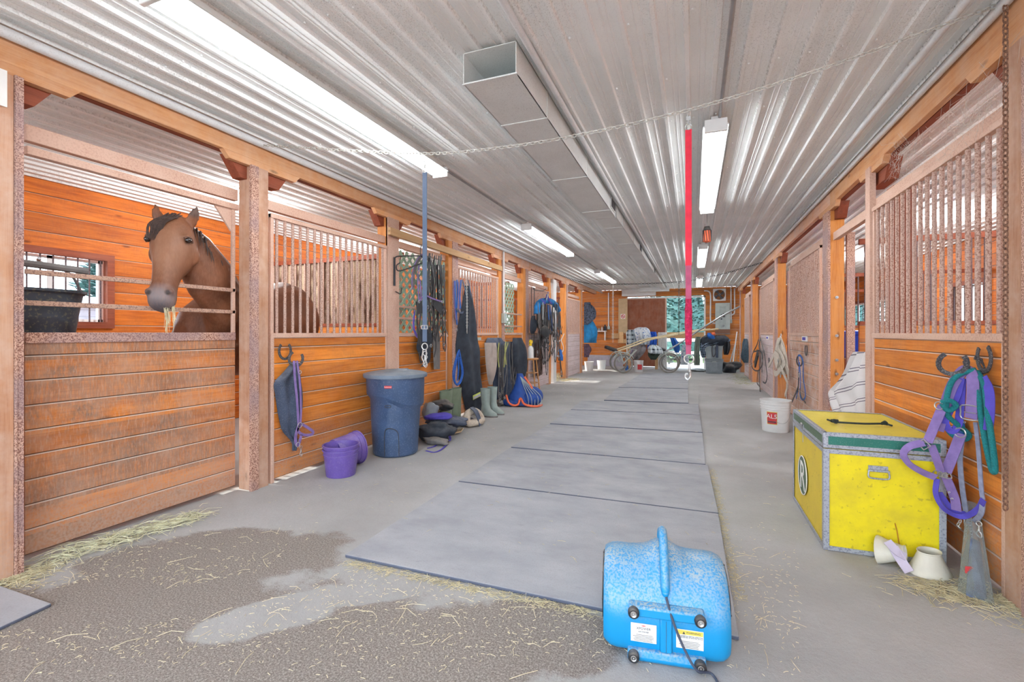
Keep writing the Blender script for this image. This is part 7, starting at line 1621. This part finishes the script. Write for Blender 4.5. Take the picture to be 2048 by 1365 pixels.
# ---------------------------------------------------------------- racing carts
def cart(label, axle, fwd, width, shaft_pts, seat_at, shaft_mt, blanket=None):
    fwd = V(fwd).normalized(); side = V((-fwd.y, fwd.x, 0)); A = V(axle); R = .30
    t = thing('race_cart', label, 'cart', (A.x, A.y, 0), 'racing carts at the far end')
    for sg in (0, 1):
        c = A + side * (width * sg)
        w_ = MB().torus(c, R - .024, .024, side, 36, 8).build('wheel', M['tire'], t)
        MB().torus(c, R - .055, .012, side, 36, 6).build('rim', M['steel'], w_)
        b = MB()
        for k in range(18): a = 2 * PI * k / 18; d = fwd * math.cos(a) + V((0, 0, math.sin(a))); b.tube([c + side * (.03 if k % 2 else -.03) + d * .02, c + d * (R - .06)], .0025, 4)
        b.cyl(c - side * .04, c + side * .04, .022, 10); b.build('spokes', M['steel'], w_)
        b = MB(); s_ = .06 if sg == 0 else -.06
        for ss in (-.06, .06):
            b.tube([c + side * ss, c + side * ss + V((0, 0, R + .05)) - fwd * .12], .012, 8); b.tube([c + side * ss, c + side * ss + fwd * .40 + V((0, 0, .42))], .011, 8)
        arc = [c + fwd * (math.cos(a) * (R + .04)) + V((0, 0, math.sin(a) * (R + .04))) for a in [PI * (.15 + .7 * i / 10) for i in range(11)]]
        b.strap(arc, .07, .006, (0, 0, 1)) if 0 else b.tube(arc, .014, 6)
        b.build('fork', M['panelgrey'], t)
    for sg in (0, 1):
        sh = [A + fwd * f + V((0, 0, z)) + side * (.05 + (width - .1) * sg) for f, z in shaft_pts]
        MB().tube(cr(sh, 6), .024, 10).build('shaft', shaft_mt, t)
    s0 = A + side * (width / 2) + fwd * seat_at[0] + V((0, 0, seat_at[1]))
    MB().obox(s0, fwd + V((0, 0, -.35)), side, V((.35 * fwd.x, .35 * fwd.y, 1)), .36, .34, .11).build('seat', M['leather'], t, bevel=.035)
    b = MB(); b.tube([A + side * .05 + V((0, 0, R + .05)) - fwd * .12, s0 - V((0, 0, .07)), A + side * (width - .05) + V((0, 0, R + .05)) - fwd * .12], .016, 8); b.tube([A + side * .05 + fwd * .4 + V((0, 0, .42)), A + side * (width - .05) + fwd * .4 + V((0, 0, .42))], .014, 8); b.build('frame', M['panelgrey'], t)
    return t
qa = onZ(1247, 747); A1 = V((qa.x, qa.y, .30)); f1 = V((.93, .34, 0))
cart('left two-wheeled racing cart with long cream shafts and black seat', A1, f1, .72, [(-.15, .38), (.35, .55), (.8, .72), (1.5, .86), (2.3, 1.0), (2.9, 1.06)], (-.32, .44), M['cream'])
qb = onZ(1338, 747); A2 = V((qb.x, qb.y, .30))
cart('right two-wheeled racing cart, metal shafts pointing up to the right wall', A2, (1, -.02, 0), .66, [(-.2, .30), (.3, .62), (.9, 1.05), (1.5, 1.45), (1.97, 1.72)], (-.30, .44), M['steel'])
p_ = A2 + V((.95, .0, 1.08)); 
softthing('blanket', 'plaid blanket folded over the seat of the right cart', 'blanket', [(690, 1300, 1312, .08), (696, 1296, 1322, .25), (704, 1296, 1326, .3), (708, 1300, 1326, .2)], A2.y - .15, 1, M['plaid'], plane='Y', folds=3, amp=.04, seed=9)
softthing('seat_cover', 'dark green cover hanging off the seat of the right cart', 'cover', [(704, 1296, 1324, .12), (712, 1296, 1318, .15), (720, 1302, 1312, .05)], A2.y - .12, 1, plain('dark_green_cloth', (46, 62, 52), .9, var=.4), plane='Y', folds=2, amp=.03)

M['strawhay'] = plain('pale_green_hay', (212, 210, 178), 0.9, var=0.3, scale=20)
M['strawlight'] = plain('pale_straw', (222, 212, 178), 0.9, var=0.25, scale=30)
# ================================================================ STRAW AND HAY (uncountable)
def litter(name, label, n, place, mt, L=(.02, .07), r=.0011, seed=1, z=.003):
    random.seed(seed); b = MB()
    for k in range(n):
        p = place(); a = random.uniform(0, PI * 2); l = random.uniform(*L); d = V((math.cos(a), math.sin(a), 0)); bend = V((-d.y, d.x, 0)) * random.uniform(-.25, .25) * l
        b.tube([p + V((0, 0, z)) - d * l / 2, p + V((0, 0, z + random.uniform(0, .35) * l * .4)) + bend * .5, p + V((0, 0, z)) + d * l / 2], r, 3)
    return tag(b.build(name, mt, smooth=False), label, 'straw', kind='stuff')
def tri(p0, p1, s0, s1):
    def f():
        t_ = random.random(); c = p0.lerp(p1, t_); s_ = s0 + (s1 - s0) * t_; return c + V((random.gauss(0, s_), random.gauss(0, s_), 0))
    return f
a, c = onZ(110, 1120), onZ(400, 1035)
litter('hay_litter', 'green hay strewn along the foot of the horse stall door', 520, lambda: (lambda p: V((max(p.x, XD + .03), p.y, random.uniform(0, .03))))(tri(a, c, .07, .05)()), M['strawhay'], (.04, .17), .0016, 3)
a, c = onZ(-30, 1180), onZ(90, 1140)
litter('hay_litter', 'yellow straw by the foot of the left-most post', 400, tri(a, c, .08, .06), M['straw'], (.03, .10), .0013, 4)
def fr():
    while True:
        x = random.uniform(0, 1600); y = random.triangular(1040, 1365, 1150); p = onZ(x, y)
        if XL + .05 < p.x < XR and noise.noise(p * 1.2) > -.25: return p
litter('straw_litter', 'scattered short straw and chaff over the floor in the foreground', 2200, fr, M['strawlight'], (.006, .022), .0011, 6)
litter('straw_litter', 'long single straws lying here and there on the foreground floor', 150, fr, M['strawlight'], (.05, .13), .0011, 16)
def fr2():
    p = V((random.uniform(XL + .1, XR - .05), random.uniform(2.4, 12) , 0)); return p
litter('straw_litter', 'sparse straw bits along the aisle behind the foreground', 900, fr2, M['straw'], (.01, .05), .0012, 7, z=.019)
a, c = onZ(1830, 1170), onZ(2030, 1215)
litter('straw_litter', 'straw gathered at the foot of the near right wall', 500, lambda: (lambda p: V((min(p.x, XR - .01), p.y, 0)))(tri(a, c, .06, .09)()), M['straw'], (.03, .14), .0013, 8)
a, c = onZ(1478, 1200), onZ(1420, 940)
litter('straw_litter', 'chaff gathered along the right edge of the rubber mats', 900, tri(a, c, .018, .022), M['straw'], (.006, .03), .0012, 9)
a, c = onZ(700, 1122), onZ(1190, 1222)
litter('straw_litter', 'chaff gathered along the front edge of the nearest mat', 700, tri(a + V((0, -.03, 0)), c + V((0, -.03, 0)), .02, .02), M['straw'], (.008, .05), .0011, 10)
litter('straw_bedding', 'deep yellow straw in the open stall on the left', 1800, lambda: V((random.uniform(-5.2, XL - .05), random.uniform(11.3, 12.5), random.uniform(0, .12))), M['straw'], (.08, .25), .003, 11)
litter('straw_litter', 'straw at the threshold of the open left stall', 250, tri(V((XL + .05, 11.6, 0)), V((XL + .25, 12.3, 0)), .12, .15), M['straw'], (.05, .15), .002, 12)
litter('straw_litter', 'straw below the furthest right stalls', 400, tri(V((1.15, 12.5, 0)), V((1.2, 15.5, 0)), .12, .15), M['hay'], (.04, .12), .002, 13)
# cobwebs under the right beam
b = MB(); random.seed(3); P0 = onX(1935, 240, XR + .02)
for k in range(260):
    p = P0 + V((random.gauss(.02, .05), random.gauss(0, .25), random.gauss(0, .09))); d = V((random.gauss(0, .04), random.gauss(0, .12), random.gauss(0, .08)))
    b.tube([p, p + d * .5 + V((0, 0, -.01)), p + d], .0006, 3)
P1 = onX(1800, 310, XR + .03)
for k in range(160):
    p = P1 + V((random.gauss(.02, .04), random.gauss(0, .12), random.gauss(0, .07))); d = V((random.gauss(0, .04), random.gauss(0, .1), random.gauss(0, .06))); b.tube([p, p + d * .5 + V((0, 0, -.008)), p + d], .0006, 3)
tag(b.build('cobweb', plain('dusty_cobweb', (206, 200, 190), .9), smooth=False), 'dusty cobwebs under the right beam above the nearest grille', 'cobweb', kind='stuff')
